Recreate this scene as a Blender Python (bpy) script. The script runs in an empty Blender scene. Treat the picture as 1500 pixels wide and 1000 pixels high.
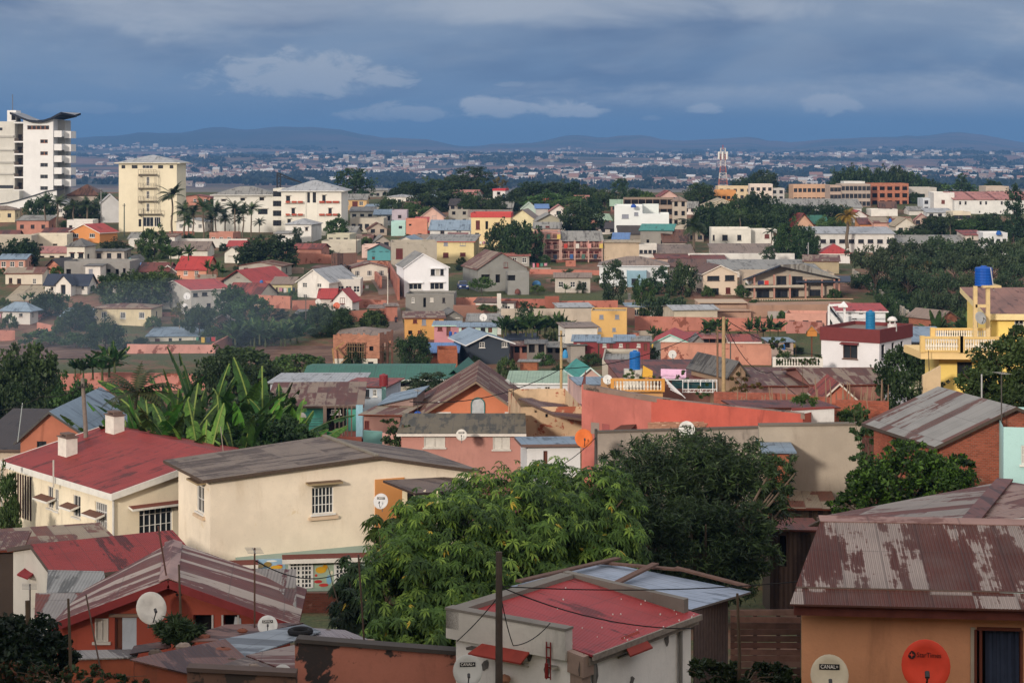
import bpy,math,random
import numpy as np
from mathutils import Vector
R = math.radians
SC = bpy.context.scene
# ---------------------------------------------------------------- camera,world,sun,exposure
F = 2900.0; HY = 215.0; CZ = 40.0
cd = bpy.data.cameras.new("camera"); cam = bpy.data.objects.new("camera",cd)
SC.collection.objects.link(cam); SC.camera = cam
cam.location = (0,0,CZ); cam.rotation_euler = (R(90),0,0)
cd.sensor_width = 36; cd.lens = F/1500*36; cd.shift_y = -(500-HY)/1500
cd.clip_start = 0.5; cd.clip_end = 60000
SUN_EL = 16.0; SUN_AZ = 27.0            # sun low behind the camera,to its left
s = Vector((-math.sin(R(SUN_AZ))*math.cos(R(SUN_EL)),-math.cos(R(SUN_AZ))*math.cos(R(SUN_EL)),math.sin(R(SUN_EL))))
sl = bpy.data.lights.new("sun",'SUN'); so = bpy.data.objects.new("sun",sl); SC.collection.objects.link(so)
so.rotation_euler = s.to_track_quat('Z','Y').to_euler(); so.location = (-60,-80,90)
sl.energy = 3.1; sl.angle = R(5); sl.color = (1.0,0.88,0.76)
SC.view_settings.view_transform = 'Standard'; SC.view_settings.look = 'None'
SC.view_settings.exposure = 0.0; SC.view_settings.gamma = 1.0
SC.render.engine = 'CYCLES'
W = bpy.data.worlds.new("World"); SC.world = W; W.use_nodes = True
nt = W.node_tree; nt.nodes.clear(); N = nt.nodes.new; L = nt.links.new
def mth(op,a,b=None,c=None,clamp=False,t=None):
 t = t or nt; n = t.nodes.new('ShaderNodeMath'); n.operation = op; n.use_clamp = clamp
 for i,q in enumerate((a,b,c)):
  if q is None: continue
  if isinstance(q,(int,float)): n.inputs[i].default_value = q
  else: t.links.new(q,n.inputs[i])
 return n.outputs[0]
def mixc(f,a,b,t=None,mode='MIX'):
 t = t or nt; n = t.nodes.new('ShaderNodeMix'); n.data_type = 'RGBA'; n.blend_type = mode
 for i,q in ((0,f),(6,a),(7,b)):
  if isinstance(q,(int,float)): n.inputs[i].default_value = q
  elif isinstance(q,tuple): n.inputs[i].default_value = q if len(q) == 4 else q+(1,)
  else: t.links.new(q,n.inputs[i])
 return n.outputs[2]
def rng(v,a,b,c=0.0,d=1.0,t=None,sm=True):
 t = t or nt; n = t.nodes.new('ShaderNodeMapRange'); n.interpolation_type = 'SMOOTHSTEP' if sm else 'LINEAR'
 t.links.new(v,n.inputs[0])
 for i,q in enumerate((a,b,c,d)): n.inputs[i+1].default_value = q
 return n.outputs[0]
def hexc(h):
 def f(c):
  c /= 255.0
  return c/12.92 if c <= .04045 else ((c+.055)/1.055)**2.4
 return tuple(f(int(h[i:i+2],16)) for i in (0,2,4))
def world():
 tc = N('ShaderNodeTexCoord'); sp = N('ShaderNodeSeparateXYZ'); L(tc.outputs['Generated'],sp.inputs[0])
 x,y,z = sp.outputs
 ys = mth('MAXIMUM',mth('ABSOLUTE',y),.05)
 u = mth('DIVIDE',x,ys); v = mth('DIVIDE',z,ys)      # angular coordinates of the clouds
 def noise(sx,sy,det,rough,dx=0.0,dist=0.0):
  cb = N('ShaderNodeCombineXYZ'); L(mth('MULTIPLY_ADD',u,sx,dx),cb.inputs[0]); L(mth('MULTIPLY',v,sy),cb.inputs[1])
  n = N('ShaderNodeTexNoise'); n.inputs['Scale'].default_value = 1; n.inputs['Detail'].default_value = det
  n.inputs['Roughness'].default_value = rough; n.inputs['Distortion'].default_value = dist
  L(cb.outputs[0],n.inputs['Vector']); return n.outputs['Fac']
 sky = N('ShaderNodeTexSky'); sky.sky_type = 'NISHITA'; sky.sun_disc = False
 sky.sun_elevation = R(SUN_EL); sky.sun_rotation = R(180+SUN_AZ)
 nis = mixc(1.0,sky.outputs[0],(.10,.10,.10),mode='MULTIPLY')
 low = hexc('56789e'); mid = hexc('728cae'); top = hexc('8896ae')
 g = mixc(rng(v,.006,.030),low,mid); g = mixc(rng(v,.035,.078),g,top)
 big = noise(5,20,4,.5,3.1,.3)
 g = mixc(mth('MULTIPLY',rng(big,.42,.64),.8),g,hexc('506890'))
 mas = noise(3.4,11,9,.58,21.7,.8); mas2 = noise(14,34,8,.6,2.2,.5)
 g = mixc(mth('MULTIPLY',mth('MULTIPLY',rng(mth('MULTIPLY_ADD',mas2,.3,mas),.62,.76),rng(v,.012,.028)),.75),g,hexc('98a4b8'))
 g = mixc(mth('MULTIPLY',mth('MULTIPLY',rng(mth('MULTIPLY_ADD',mas2,.5,mas),.80,.92),rng(v,.012,.03)),.5),g,hexc('b2b9c6'))
 wis = noise(10,34,6,.55,11.3,.4)
 g = mixc(mth('MULTIPLY',mth('MULTIPLY',rng(wis,.50,.72),rng(v,.012,.03)),.35),g,hexc('98a3b6'))
 # puffs: (px,py,half width,half height,strength)
 ed = noise(46,105,9,.66,5.0,.5); cloud = None
 for (px,py,w,h,st) in ((440,118,150,42,.6),(585,168,84,18,.6),(722,160,56,20,.95),(828,161,60,18,1.0),
         (1032,162,32,10,.85),(1218,158,46,22,.75),(300,12,300,40,.45),(830,12,330,44,.65),(955,174,22,6,.35),(130,160,90,12,.22),(745,124,24,5,.25)):
  cu = (px-750)/F; cv = (HY-py)/F
  du = mth('DIVIDE',mth('SUBTRACT',u,cu),w/F); dv = mth('DIVIDE',mth('SUBTRACT',v,cv),h/F)
  dv2 = mth('MULTIPLY',dv,mth('MULTIPLY_ADD',mth('LESS_THAN',dv,0.0),.6,1.0))
  r2 = mth('ADD',mth('MULTIPLY',du,du),mth('MULTIPLY',dv2,dv2))
  e = mth('MULTIPLY',rng(mth('ADD',r2,mth('MULTIPLY_ADD',ed,4.4,-2.2) if w < 200 else mth('MULTIPLY_ADD',mas2,3.6,-1.8)),1.5 if w > 200 else 1.2,-.1 if w > 200 else .3),st)
  cloud = e if cloud is None else mth('MAXIMUM',cloud,e)
 g = mixc(mth('MULTIPLY',cloud,rng(y,0,.1)),g,hexc('bcc1cb'))
 # overcast above,unseen warm glow added low behind the camera to brighten the foreground
 ov = noise(1.5,1.5,5,.55,7.0)
 g = mixc(rng(z,.10,.55),g,mixc(rng(ov,.35,.65),(.72,.76,.84),(1.08,1.06,1.06)))
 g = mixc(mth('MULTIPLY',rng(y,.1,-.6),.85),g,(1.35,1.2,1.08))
 g = mixc(.06,g,nis)
 g = mixc(rng(z,-.02,-.12),g,(.10,.09,.08))
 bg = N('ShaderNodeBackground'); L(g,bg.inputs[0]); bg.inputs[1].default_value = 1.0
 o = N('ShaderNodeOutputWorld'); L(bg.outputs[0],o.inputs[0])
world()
# ---------------------------------------------------------------- pixel <-> world
def kx(px): return (px-750)/F
def zz(py,D): return CZ+(HY-py)*D/F
def P(px,py,D): return Vector((kx(px)*D,D,zz(py,D)))
PR = [(-30000,95),(-500,82),(-90,72),(-50,64),(-26,54),(-10,39),(0,37),(12,33.5),(30,29.2),(38,28),(48,26),(60,23.5),(80,20.4),(100,17.4),(130,15.0),(160,13.4),(200,12.0),(250,10.8),(290,10.6),(312,12.2),  # negative distances: unseen hill behind the camera, shaped to shade the foreground
   (335,14.6),(370,15.8),(400,17.0),(450,19.4),(500,22.4),(560,24.8),(640,25.2),(760,10),(1000,-6),(1500,-14),(2600,-15),(3600,-13),(4700,-7),(6000,2),(7600,17),(30000,17)]
PX = np.array([p[0] for p in PR],float); PZ = np.array([p[1] for p in PR],float)
def G(D): return float(np.interp(D,PX,PZ))
_D = np.concatenate([np.arange(26,645,1.0)]); _Y = HY+(CZ-np.interp(_D,PX,PZ))*F/_D
def Dg(py):
 i = np.where(_Y <= py)[0]
 if len(i) == 0: return 640.0
 return float(_D[i[0]])
MT = [(-2500,200),(-600,205),(0,214),(100,206),(170,207),(250,200),(330,194),(400,192),(500,195),(560,206),(620,213),(700,219),(760,215),(850,207),(940,202),(1010,206),(1100,206),(1180,212),(1220,208),(1300,201),(1400,196),(1440,199),(1500,212),(1650,222),(2100,205),(4000,205)]
MX = np.array([m[0] for m in MT],float); MY = np.array([m[1] for m in MT],float)
def vnoise(x,y,s,seed=0):
 x = x/s; y = y/s; xi = np.floor(x); yi = np.floor(y); fx = x-xi; fy = y-yi
 fx = fx*fx*(3-2*fx); fy = fy*fy*(3-2*fy)
 def h(a,b):
  q = np.sin(a*127.1+b*311.7+seed*74.7)*43758.5453
  return q-np.floor(q)
 return (h(xi,yi)*(1-fx)+h(xi+1,yi)*fx)*(1-fy)+(h(xi,yi+1)*(1-fx)+h(xi+1,yi+1)*fx)*fy
def GH(X,Y):
 X = np.asarray(X,float); Y = np.asarray(Y,float)
 z = np.interp(Y,PX,PZ)
 near = np.clip((Y-20)/60,0,1)
 z = z+(vnoise(X,Y,14,3)-.5)*.5*near*(Y < 2000)
 Ys = np.maximum(Y,1000.0)
 px = X/Ys*F+750
 mt = CZ+(HY-np.interp(px,MX,MY)+vnoise(px,px*0,52,41)*8-3+vnoise(px,px*0,17,42)*2.4)*11000/F
 t = np.clip((Y-7600)/3400,0,1); t = t*t*(3-2*t)
 n = (vnoise(X,Y,900,5)-.5)*26+(vnoise(X,Y,380,6)-.5)*14+(vnoise(X,Y,150,7)-.5)*5
 far = np.clip((Y-2600)/2500,0,1)
 rdg = (vnoise(X*.6,Y,900,9)-.5)*30+(vnoise(X,Y,330,8)-.5)*12
 z = z*(1-t)+mt*t+n*t*.55*(1-.6*np.clip((Y-10000)/1000,0,1))+rdg*far*(1-t)
 z = z+t*np.clip((11000-Y)/1500,0,1)*(vnoise(X,Y,1500,15)*70-20+vnoise(X,Y,420,16)*26-13)+t*(vnoise(X,Y,260,17)-.5)*11
 z = z-np.clip((Y-11200)/3000,0,1)*60
 return z
def gz(x,y): return float(GH(x,y))
# ---------------------------------------------------------------- tagging and mesh building
def tag(o,label=None,cat=None,group=None,kind=None):
 if label: o['label'] = label
 if cat: o['category'] = cat
 if group: o['group'] = group
 if kind: o['kind'] = kind
 return o
def thing(name,label,cat,loc=(0,0,0),rz=0.0,group=None):
 o = bpy.data.objects.new(name,None); o.empty_display_size = .3; SC.collection.objects.link(o)
 o.location = loc; o.rotation_euler = (0,0,rz)
 return tag(o,label,cat,group)
class MB:
 def __init__(s): s.v = []; s.f = []; s.m = []
 def poly(s,pts,m=0):
  b = len(s.v); s.v += [tuple(p) for p in pts]; s.f.append(tuple(range(b,b+len(pts)))); s.m.append(m); return s
 def box(s,x0,y0,z0,x1,y1,z1,m=0):
  b = len(s.v)
  s.v += [(x0,y0,z0),(x1,y0,z0),(x1,y1,z0),(x0,y1,z0),(x0,y0,z1),(x1,y0,z1),(x1,y1,z1),(x0,y1,z1)]
  for f in ((0,3,2,1),(4,5,6,7),(0,1,5,4),(1,2,6,5),(2,3,7,6),(3,0,4,7)):
   s.f.append(tuple(b+i for i in f)); s.m.append(m)
  return s
 def slab(s,pts,t,m=0,ms=None,mb=None):
  n = len(pts); b = len(s.v); pts = [Vector(p) for p in pts]
  s.v += [tuple(p) for p in pts]+[(p.x,p.y,p.z-t) for p in pts]
  s.f.append(tuple(range(b,b+n))); s.m.append(m)
  s.f.append(tuple(range(b+2*n-1,b+n-1,-1))); s.m.append(m if mb is None else mb)
  for i in range(n):
   j = (i+1) % n; s.f.append((b+i,b+n+i,b+n+j,b+j)); s.m.append(m if ms is None else ms)
  return s
 def beam(s,p,q,w,h=None,m=0):
  p = Vector(p); q = Vector(q); d = (q-p).normalized(); h = h or w
  u = Vector((0,0,1)) if abs(d.z) < .95 else Vector((1,0,0))
  a = d.cross(u).normalized()*w/2; c = a.cross(d).normalized()*h/2; b = len(s.v)
  for e in (p,q): s.v += [tuple(e-a-c),tuple(e+a-c),tuple(e+a+c),tuple(e-a+c)]
  for f in ((0,3,2,1),(4,5,6,7),(0,1,5,4),(1,2,6,5),(2,3,7,6),(3,0,4,7)):
   s.f.append(tuple(b+i for i in f)); s.m.append(m)
  return s
 def tube(s,pts,r,n=6,m=0,cap=True):
  pts = [Vector(p) for p in pts]; rr = r if isinstance(r,(list,tuple)) else [r]*len(pts); b = len(s.v)
  for i,p in enumerate(pts):
   d = (pts[min(i+1,len(pts)-1)]-pts[max(i-1,0)]).normalized()
   u = Vector((0,0,1)) if abs(d.z) < .9 else Vector((1,0,0))
   a = d.cross(u).normalized(); c = a.cross(d)
   for j in range(n):
    t = 2*math.pi*j/n; s.v.append(tuple(p+(a*math.cos(t)+c*math.sin(t))*rr[i]))
  for i in range(len(pts)-1):
   for j in range(n):
    k = (j+1) % n; s.f.append((b+i*n+j,b+i*n+k,b+(i+1)*n+k,b+(i+1)*n+j)); s.m.append(m)
  if cap:
   s.f.append(tuple(b+j for j in range(n))[::-1]); s.m.append(m)
   e = b+(len(pts)-1)*n; s.f.append(tuple(e+j for j in range(n))); s.m.append(m)
  return s
 def lathe(s,prof,c=(0,0,0),n=16,m=0):
  b = len(s.v)
  for (r,z) in prof:
   for j in range(n):
    t = 2*math.pi*j/n; s.v.append((c[0]+r*math.cos(t),c[1]+r*math.sin(t),c[2]+z))
  for i in range(len(prof)-1):
   for j in range(n):
    k = (j+1) % n; s.f.append((b+i*n+j,b+i*n+k,b+(i+1)*n+k,b+(i+1)*n+j)); s.m.append(m)
  return s
 def build(s,name,mats,parent=None,smooth=False,off=None):
  me = bpy.data.meshes.new(name); v = s.v
  if off is not None: v = [(p[0]-off[0],p[1]-off[1],p[2]-off[2]) for p in v]
  me.from_pydata(v,[],s.f)
  if not isinstance(mats,(list,tuple)): mats = [mats]
  for q in mats: me.materials.append(q)
  me.polygons.foreach_set('material_index',s.m)
  if smooth: me.polygons.foreach_set('use_smooth',[True]*len(s.f))
  me.update()
  o = bpy.data.objects.new(name,me); SC.collection.objects.link(o)
  if parent: o.parent = parent
  elif off is not None: o.location = off
  return o
def npmesh(name,V,nper,mats,mi=None):
 """V: (n*nper,3) vertices, faces of nper vertices each"""
 V = np.asarray(V,np.float32).reshape(-1,3); nf = len(V)//nper
 me = bpy.data.meshes.new(name); me.vertices.add(len(V)); me.vertices.foreach_set('co',V.ravel())
 me.loops.add(len(V)); me.loops.foreach_set('vertex_index',np.arange(len(V),dtype=np.int32))
 me.polygons.add(nf); me.polygons.foreach_set('loop_start',np.arange(0,len(V),nper,dtype=np.int32))
 for q in mats: me.materials.append(q)
 if mi is not None: me.polygons.foreach_set('material_index',np.asarray(mi,np.int32))
 me.update(calc_edges=True); me.validate(); return me
# ---------------------------------------------------------------- materials
_M = {}
def newmat(key):
 m = bpy.data.materials.new(key); m.use_nodes = True; t = m.node_tree
 b = t.nodes['Principled BSDF']; b.inputs['Specular IOR Level'].default_value = .25
 return m,t,b
def objco(t,sc=(1,1,1),rot=0.0):
 tc = t.nodes.new('ShaderNodeTexCoord'); mp = t.nodes.new('ShaderNodeMapping')
 mp.inputs['Scale'].default_value = sc; mp.inputs['Rotation'].default_value = (0,0,rot)
 oi = t.nodes.new('ShaderNodeObjectInfo'); ad = t.nodes.new('ShaderNodeVectorMath'); ad.operation = 'ADD'
 t.links.new(tc.outputs['Object'],ad.inputs[0])
 ml = t.nodes.new('ShaderNodeMath'); ml.operation = 'MULTIPLY'; ml.inputs[1].default_value = 37.0
 t.links.new(oi.outputs['Random'],ml.inputs[0]); t.links.new(ml.outputs[0],ad.inputs[1])
 t.links.new(ad.outputs[0],mp.inputs['Vector']); return mp.outputs[0]
def nz(t,vec,scale,det=4,rough=.55,dist=0.0):
 n = t.nodes.new('ShaderNodeTexNoise'); n.inputs['Scale'].default_value = scale; n.inputs['Detail'].default_value = det
 n.inputs['Roughness'].default_value = rough; n.inputs['Distortion'].default_value = dist
 t.links.new(vec,n.inputs['Vector']); return n.outputs['Fac']
def bump(t,b,h,st,dist=.02):
 n = t.nodes.new('ShaderNodeBump'); n.inputs['Strength'].default_value = st; n.inputs['Distance'].default_value = dist
 t.links.new(h,n.inputs['Height']); t.links.new(n.outputs[0],b.inputs['Normal'])
def desat(c,k):
 g = .3*c[0]+.6*c[1]+.1*c[2]; return tuple(q*(1-k)+g*k for q in c)
def dk(c,f): return tuple(q*f for q in c)
def plain(h,rough=.7,met=0.0,var=.25,sc=3.0):
 key = 'paint_%s_%s_%s' % (h,rough,met)
 if key in _M: return _M[key]
 m,t,b = newmat(key); c = hexc(h); v = objco(t)
 t.links.new(mixc(mth('MULTIPLY',rng(nz(t,v,sc),.35,.7,t=t),var,t=t),c,dk(c,.55),t),b.inputs['Base Color'])
 b.inputs['Roughness'].default_value = rough; b.inputs['Metallic'].default_value = met
 _M[key] = m; return m
def wallm(h,dirt=.5,stain='5a4a3c',bare=None,bamt=.5):
 """painted render: mottled colour, vertical rain streaks, patches of bare render"""
 key = 'render_%s_%s_%s_%s' % (h,dirt,bare,bamt)
 if key in _M: return _M[key]
 m,t,b = newmat(key); c = desat(hexc(h),.16)
 v = objco(t); vs = objco(t,(1.0,1.0,.25))
 col = mixc(mth('MULTIPLY',rng(nz(t,v,.45,8,.65),.35,.65,t=t),.45*dirt+.1,t=t),c,dk(c,.58),t)
 col = mixc(mth('MULTIPLY',rng(nz(t,vs,1.1,8,.7,.3),.52,.78,t=t),dirt*.7,t=t),col,hexc(stain),t)
 if bare:
  e = mth('ADD',nz(t,v,.7,8,.62,.4),mth('MULTIPLY',nz(t,v,6,3,t and .5),.12,t=t),t=t)
  col = mixc(rng(e,1.08-bamt*.9,1.12-bamt*.9,t=t),col,hexc(bare),t)
 col = mixc(mth('MULTIPLY',rng(nz(t,v,9,3),.55,.8,t=t),.18,t=t),col,dk(c,.5),t)
 t.links.new(col,b.inputs['Base Color']); b.inputs['Roughness'].default_value = .92
 bump(t,b,nz(t,v,14,4),.35,.02)
 _M[key] = m; return m
def brickm(h='a85a3c',mort='8a6a56',sc=1.0,patch=None):
 key = 'brick_%s_%s_%s_%s' % (h,mort,sc,patch)
 if key in _M: return _M[key]
 m,t,b = newmat(key); c = hexc(h); v = objco(t)
 # courses by height,joints by distance along the wall
 tc = t.nodes.new('ShaderNodeTexCoord'); sp = t.nodes.new('ShaderNodeSeparateXYZ'); t.links.new(tc.outputs['Object'],sp.inputs[0])
 cb = t.nodes.new('ShaderNodeCombineXYZ'); t.links.new(mth('ADD',sp.outputs[0],sp.outputs[1],t=t),cb.inputs[0]); t.links.new(sp.outputs[2],cb.inputs[1])
 br = t.nodes.new('ShaderNodeTexBrick'); t.links.new(cb.outputs[0],br.inputs['Vector'])
 br.inputs['Scale'].default_value = 4/sc; br.inputs['Color1'].default_value = c+(1,); br.inputs['Color2'].default_value = dk(c,.62)+(1,)
 br.inputs['Mortar'].default_value = hexc(mort)+(1,); br.inputs['Mortar Size'].default_value = .035; br.inputs['Row Height'].default_value = .32; br.inputs['Brick Width'].default_value = .85
 col = mixc(mth('MULTIPLY',rng(nz(t,v,.6,6,.6),.4,.7,t=t),.45,t=t),br.outputs['Color'],dk(c,.45),t)
 col = mixc(mth('MULTIPLY',rng(nz(t,v,1.7,5,.6),.6,.75,t=t),.5,t=t),col,hexc(patch or 'c8a894'),t)
 t.links.new(col,b.inputs['Base Color']); b.inputs['Roughness'].default_value = .95
 bump(t,b,br.outputs['Fac'],.5,-.02)
 _M[key] = m; return m
def roofm(h,h2=None,amt=.4,rot=0.0,corr=.076,sheet=.8,stripe=.5,gl=.55,bmp=.8,row=2.4):
 """corrugated sheets: ribs across direction rot, sheets of differing age, rust in streaks and patches"""
 key = 'sheet_%s_%s_%s_%.2f_%s_%s_%s_%s' % (h,h2,amt,rot,corr,sheet,stripe,row)
 if key in _M: return _M[key]
 m,t,b = newmat(key); c = hexc(h); c2 = hexc(h2) if h2 else dk(c,.55)
 tc = t.nodes.new('ShaderNodeTexCoord'); mp = t.nodes.new('ShaderNodeMapping'); mp.inputs['Rotation'].default_value = (0,0,-rot)
 t.links.new(tc.outputs['Object'],mp.inputs['Vector']); v = mp.outputs[0]
 sp = t.nodes.new('ShaderNodeSeparateXYZ'); t.links.new(v,sp.inputs[0]); x = sp.outputs[0]
 oi = t.nodes.new('ShaderNodeObjectInfo'); r = oi.outputs['Random']
 # one random value per sheet
 fl = mth('FLOOR',mth('DIVIDE',x,sheet,t=t),t=t); rowi = mth('FLOOR',mth('DIVIDE',sp.outputs[1],row,t=t),t=t)
 cb = t.nodes.new('ShaderNodeCombineXYZ'); t.links.new(fl,cb.inputs[0]); t.links.new(rowi,cb.inputs[1]); t.links.new(mth('MULTIPLY',r,50,t=t),cb.inputs[2])
 wn = t.nodes.new('ShaderNodeTexWhiteNoise'); t.links.new(cb.outputs[0],wn.inputs['Vector']); pv = wn.outputs['Value']
 mp2 = t.nodes.new('ShaderNodeMapping'); mp2.inputs['Scale'].default_value = (2.0,.3,.3); t.links.new(v,mp2.inputs['Vector'])
 ad = t.nodes.new('ShaderNodeVectorMath'); ad.operation = 'ADD'; t.links.new(mp2.outputs[0],ad.inputs[0]); t.links.new(mth('MULTIPLY',r,29,t=t),ad.inputs[1])
 n1 = nz(t,ad.outputs[0],1.2,6,.62)
 e = mth('ADD',n1,mth('MULTIPLY_ADD',pv,stripe*.5,-stripe*.25,t=t),t=t)
 rib = mth('SINE',mth('MULTIPLY',x,2*math.pi/corr,t=t),t=t)
 hf = nz(t,v,3.5,5,.65)
 e = mth('ADD',e,mth('ADD',mth('MULTIPLY',rib,.018,t=t),mth('MULTIPLY_ADD',hf,.3,-.15,t=t),t=t),t=t)
 th = .78-amt*.55
 col = mixc(mth('MULTIPLY',pv,.25,t=t),c,dk(c,.7),t)
 col = mixc(rng(e,th-.02,th+.035,t=t),col,mixc(rng(n1,.3,.75,t=t),c2,dk(c2,.6),t),t)
 col = mixc(mth('MULTIPLY',rng(nz(t,v,.8,5),.42,.7,t=t),.3,t=t),col,dk(c,.4),t)
 t.links.new(col,b.inputs['Base Color']); b.inputs['Roughness'].default_value = gl
 lap = mth('LESS_THAN',mth('FRACT',mth('DIVIDE',sp.outputs[1],1.85,t=t),t=t),.022,t=t); lp2 = mth('LESS_THAN',mth('FRACT',mth('DIVIDE',x,sheet,t=t),t=t),.05,t=t)
 col = mixc(mth('MULTIPLY',mth('MAXIMUM',lap,lp2,t=t),.35,t=t),col,(.03,.02,.02),t)
 col = mixc(mth('MULTIPLY_ADD',rib,.09,.09,t=t),col,dk(c,.35),t); t.links.new(col,b.inputs['Base Color'])
 bump(t,b,rib,bmp,.012)
 _M[key] = m; return m
def glassm():
 if 'glass' in _M: return _M['glass']
 m,t,b = newmat('window_glass'); b.inputs['Base Color'].default_value = (.02,.024,.03,1)
 b.inputs['Roughness'].default_value = .12; b.inputs['Specular IOR Level'].default_value = .6; _M['glass'] = m; return m
def leafm(h1,h2,h3=None,sc=.45,yel=0.0,rough=.55):
 key = 'leaf_%s_%s_%s_%s' % (h1,h2,sc,yel)
 if key in _M: return _M[key]
 m,t,b = newmat(key); v = objco(t)
 e = nz(t,v,sc,3,.6)
 col = mixc(rng(e,.38,.64,t=t),hexc(h1),hexc(h2),t)
 f = nz(t,v,sc*9,2,.5)
 col = mixc(mth('MULTIPLY',rng(f,.45,.7,t=t),.5,t=t),col,hexc(h3 or h2),t)
 if yel: col = mixc(rng(nz(t,v,2.6,1,.3),1-yel-.02,1-yel,t=t),col,hexc('c8a828'),t)
 oi = t.nodes.new('ShaderNodeObjectInfo')
 hs = t.nodes.new('ShaderNodeHueSaturation'); t.links.new(col,hs.inputs['Color'])
 t.links.new(rng(oi.outputs['Random'],0,1,.475,.515,t=t,sm=False),hs.inputs['Hue'])
 wn = t.nodes.new('ShaderNodeTexWhiteNoise'); wn.noise_dimensions = '1D'; t.links.new(oi.outputs['Random'],wn.inputs['W'])
 t.links.new(rng(wn.outputs['Value'],0,1,.72,1.25,t=t,sm=False),hs.inputs['Value'])
 tr = t.nodes.new('ShaderNodeBsdfTranslucent'); t.links.new(hs.outputs[0],tr.inputs['Color'])
 mx = t.nodes.new('ShaderNodeMixShader'); mx.inputs[0].default_value = .25
 t.links.new(hs.outputs[0],b.inputs['Base Color']); b.inputs['Roughness'].default_value = rough
 t.links.new(b.outputs[0],mx.inputs[1]); t.links.new(tr.outputs[0],mx.inputs[2])
 t.links.new(mx.outputs[0],t.nodes['Material Output'].inputs['Surface'])
 _M[key] = m; return m
def groundm():
 m,t,b = newmat('red_earth_and_grass'); tc = t.nodes.new('ShaderNodeTexCoord'); v = tc.outputs['Object']
 a = nz(t,v,.05,6,.6); c = nz(t,v,.6,5,.6); f = nz(t,v,5,4,.6)
 col = mixc(rng(c,.35,.65,t=t),hexc('6a4838'),hexc('866452'),t)
 gr = mixc(rng(f,.3,.7,t=t),hexc('2c3a20'),hexc('5a5c38'),t)
 col = mixc(rng(mth('MULTIPLY_ADD',c,.5,a,t=t),.62,.80,t=t),col,gr,t)
 sp = t.nodes.new('ShaderNodeSeparateXYZ'); t.links.new(v,sp.inputs[0])
 # the plain and the far hills: fields,groves and dry grass
 a2 = nz(t,v,.0022,8,.6); a3 = nz(t,v,.009,6,.6)
 fc = mixc(rng(a3,.42,.6,t=t),hexc('4c4a3c'),hexc('1c261a'),t)
 fc = mixc(rng(a2,.42,.62,t=t),fc,hexc('7a5c4c'),t)
 pl = mixc(rng(a3,.4,.6,t=t),hexc('7a6c5c'),hexc('6a624c'),t)
 fc = mixc(rng(sp.outputs[1],2450,2750,t=t),pl,fc,t)
 hi = mixc(rng(a2,.4,.6,t=t),hexc('5a443c'),hexc('2a2c26'),t)
 hi = mixc(rng(sp.outputs[0],-1800,-300,t=t),hexc('141a16'),hi,t)
 fc = mixc(rng(sp.outputs[1],7600,8800,t=t),fc,hi,t)
 col = mixc(rng(sp.outputs[1],700,900,t=t),col,fc,t)
 t.links.new(col,b.inputs['Base Color']); b.inputs['Roughness'].default_value = .95
 bump(t,b,f,.6,.1); return m
# ---------------------------------------------------------------- terrain
def terrain():
 ys = np.concatenate([np.array([-30000,-2000,-500,-200,-120,-90,-70,-50,-38,-26,-18,-10,-5]),np.arange(0,700,5.0),np.geomspace(700,13500,150),[16000,30000]])
 sx = np.linspace(-1,1,161); V = []
 for y in ys:
  hw = max(y,0)*.42+120 if y > -130 else abs(y)*1.2+150
  X = sx*hw; Z = GH(X,np.full_like(X,y)); V.append(np.stack([X,np.full_like(X,y),Z],1))
 V = np.concatenate(V); n = 161; f = []
 for i in range(len(ys)-1):
  for j in range(n-1): f.append((i*n+j,i*n+j+1,(i+1)*n+j+1,(i+1)*n+j))
 me = bpy.data.meshes.new('ground'); me.from_pydata(V.tolist(),[],f); me.materials.append(groundm())
 me.polygons.foreach_set('use_smooth',[True]*len(f)); me.update()
 o = bpy.data.objects.new('ground',me); SC.collection.objects.link(o); tag(o,kind='structure')
terrain()
# ---------------------------------------------------------------- houses
RC = {  # roofs: base,second colour,amount,stripe
 'red': ('a83c38','7e2c28',.25,.3),'redold': ('8e4034','602c22',.45,.6),'maroon': ('6e3428','4c261e',.4,.6),'rust': ('8c7866','643020',.62,.8),
 'brown': ('644436','402a22',.4,.5),'dark': ('3e3634','2a2628',.3,.4),'grey': ('8e8c86','6a6660',.35,.4),'dgrey': ('6c6a66','4c4844',.4,.4),
 'lgrey': ('a6a8aa','80807e',.3,.4),'bgrey': ('8496a6','647484',.3,.4),'blue': ('5c80b4','46648e',.2,.3),'teal': ('3c8a80','2e6a62',.2,.3),
 'green': ('2e6654','24503f',.2,.2),'pgreen': ('94ab94','7c937c',.25,.3),'beige': ('a8987c','84745c',.3,.3),'taupe': ('857468','655448',.3,.4),
 'mixr': ('988872','743c28',.5,1.1),'mauve': ('946a5c','744c40',.3,.3),'moss': ('6e624a','4c4634',.45,.3),'rgrey': ('908e8a','6a4238',.4,1.3),'redn': ('8c302c','5c221e',.35,.3),
 'navy': ('343c4c','282c38',.2,.2),'white': ('c6c6c2','a0a09c',.2,.2),'salmonr': ('b0746a','8c564e',.3,.5)}
_near = 160
def roofmat(k,rot,D):
 a,b,am,st = RC[k]
 return roofm(a,b,am,rot,.076 if D < _near else .3,.8 if D < _near else 1.6,st,bmp=.8 if D < _near else .5)
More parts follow.
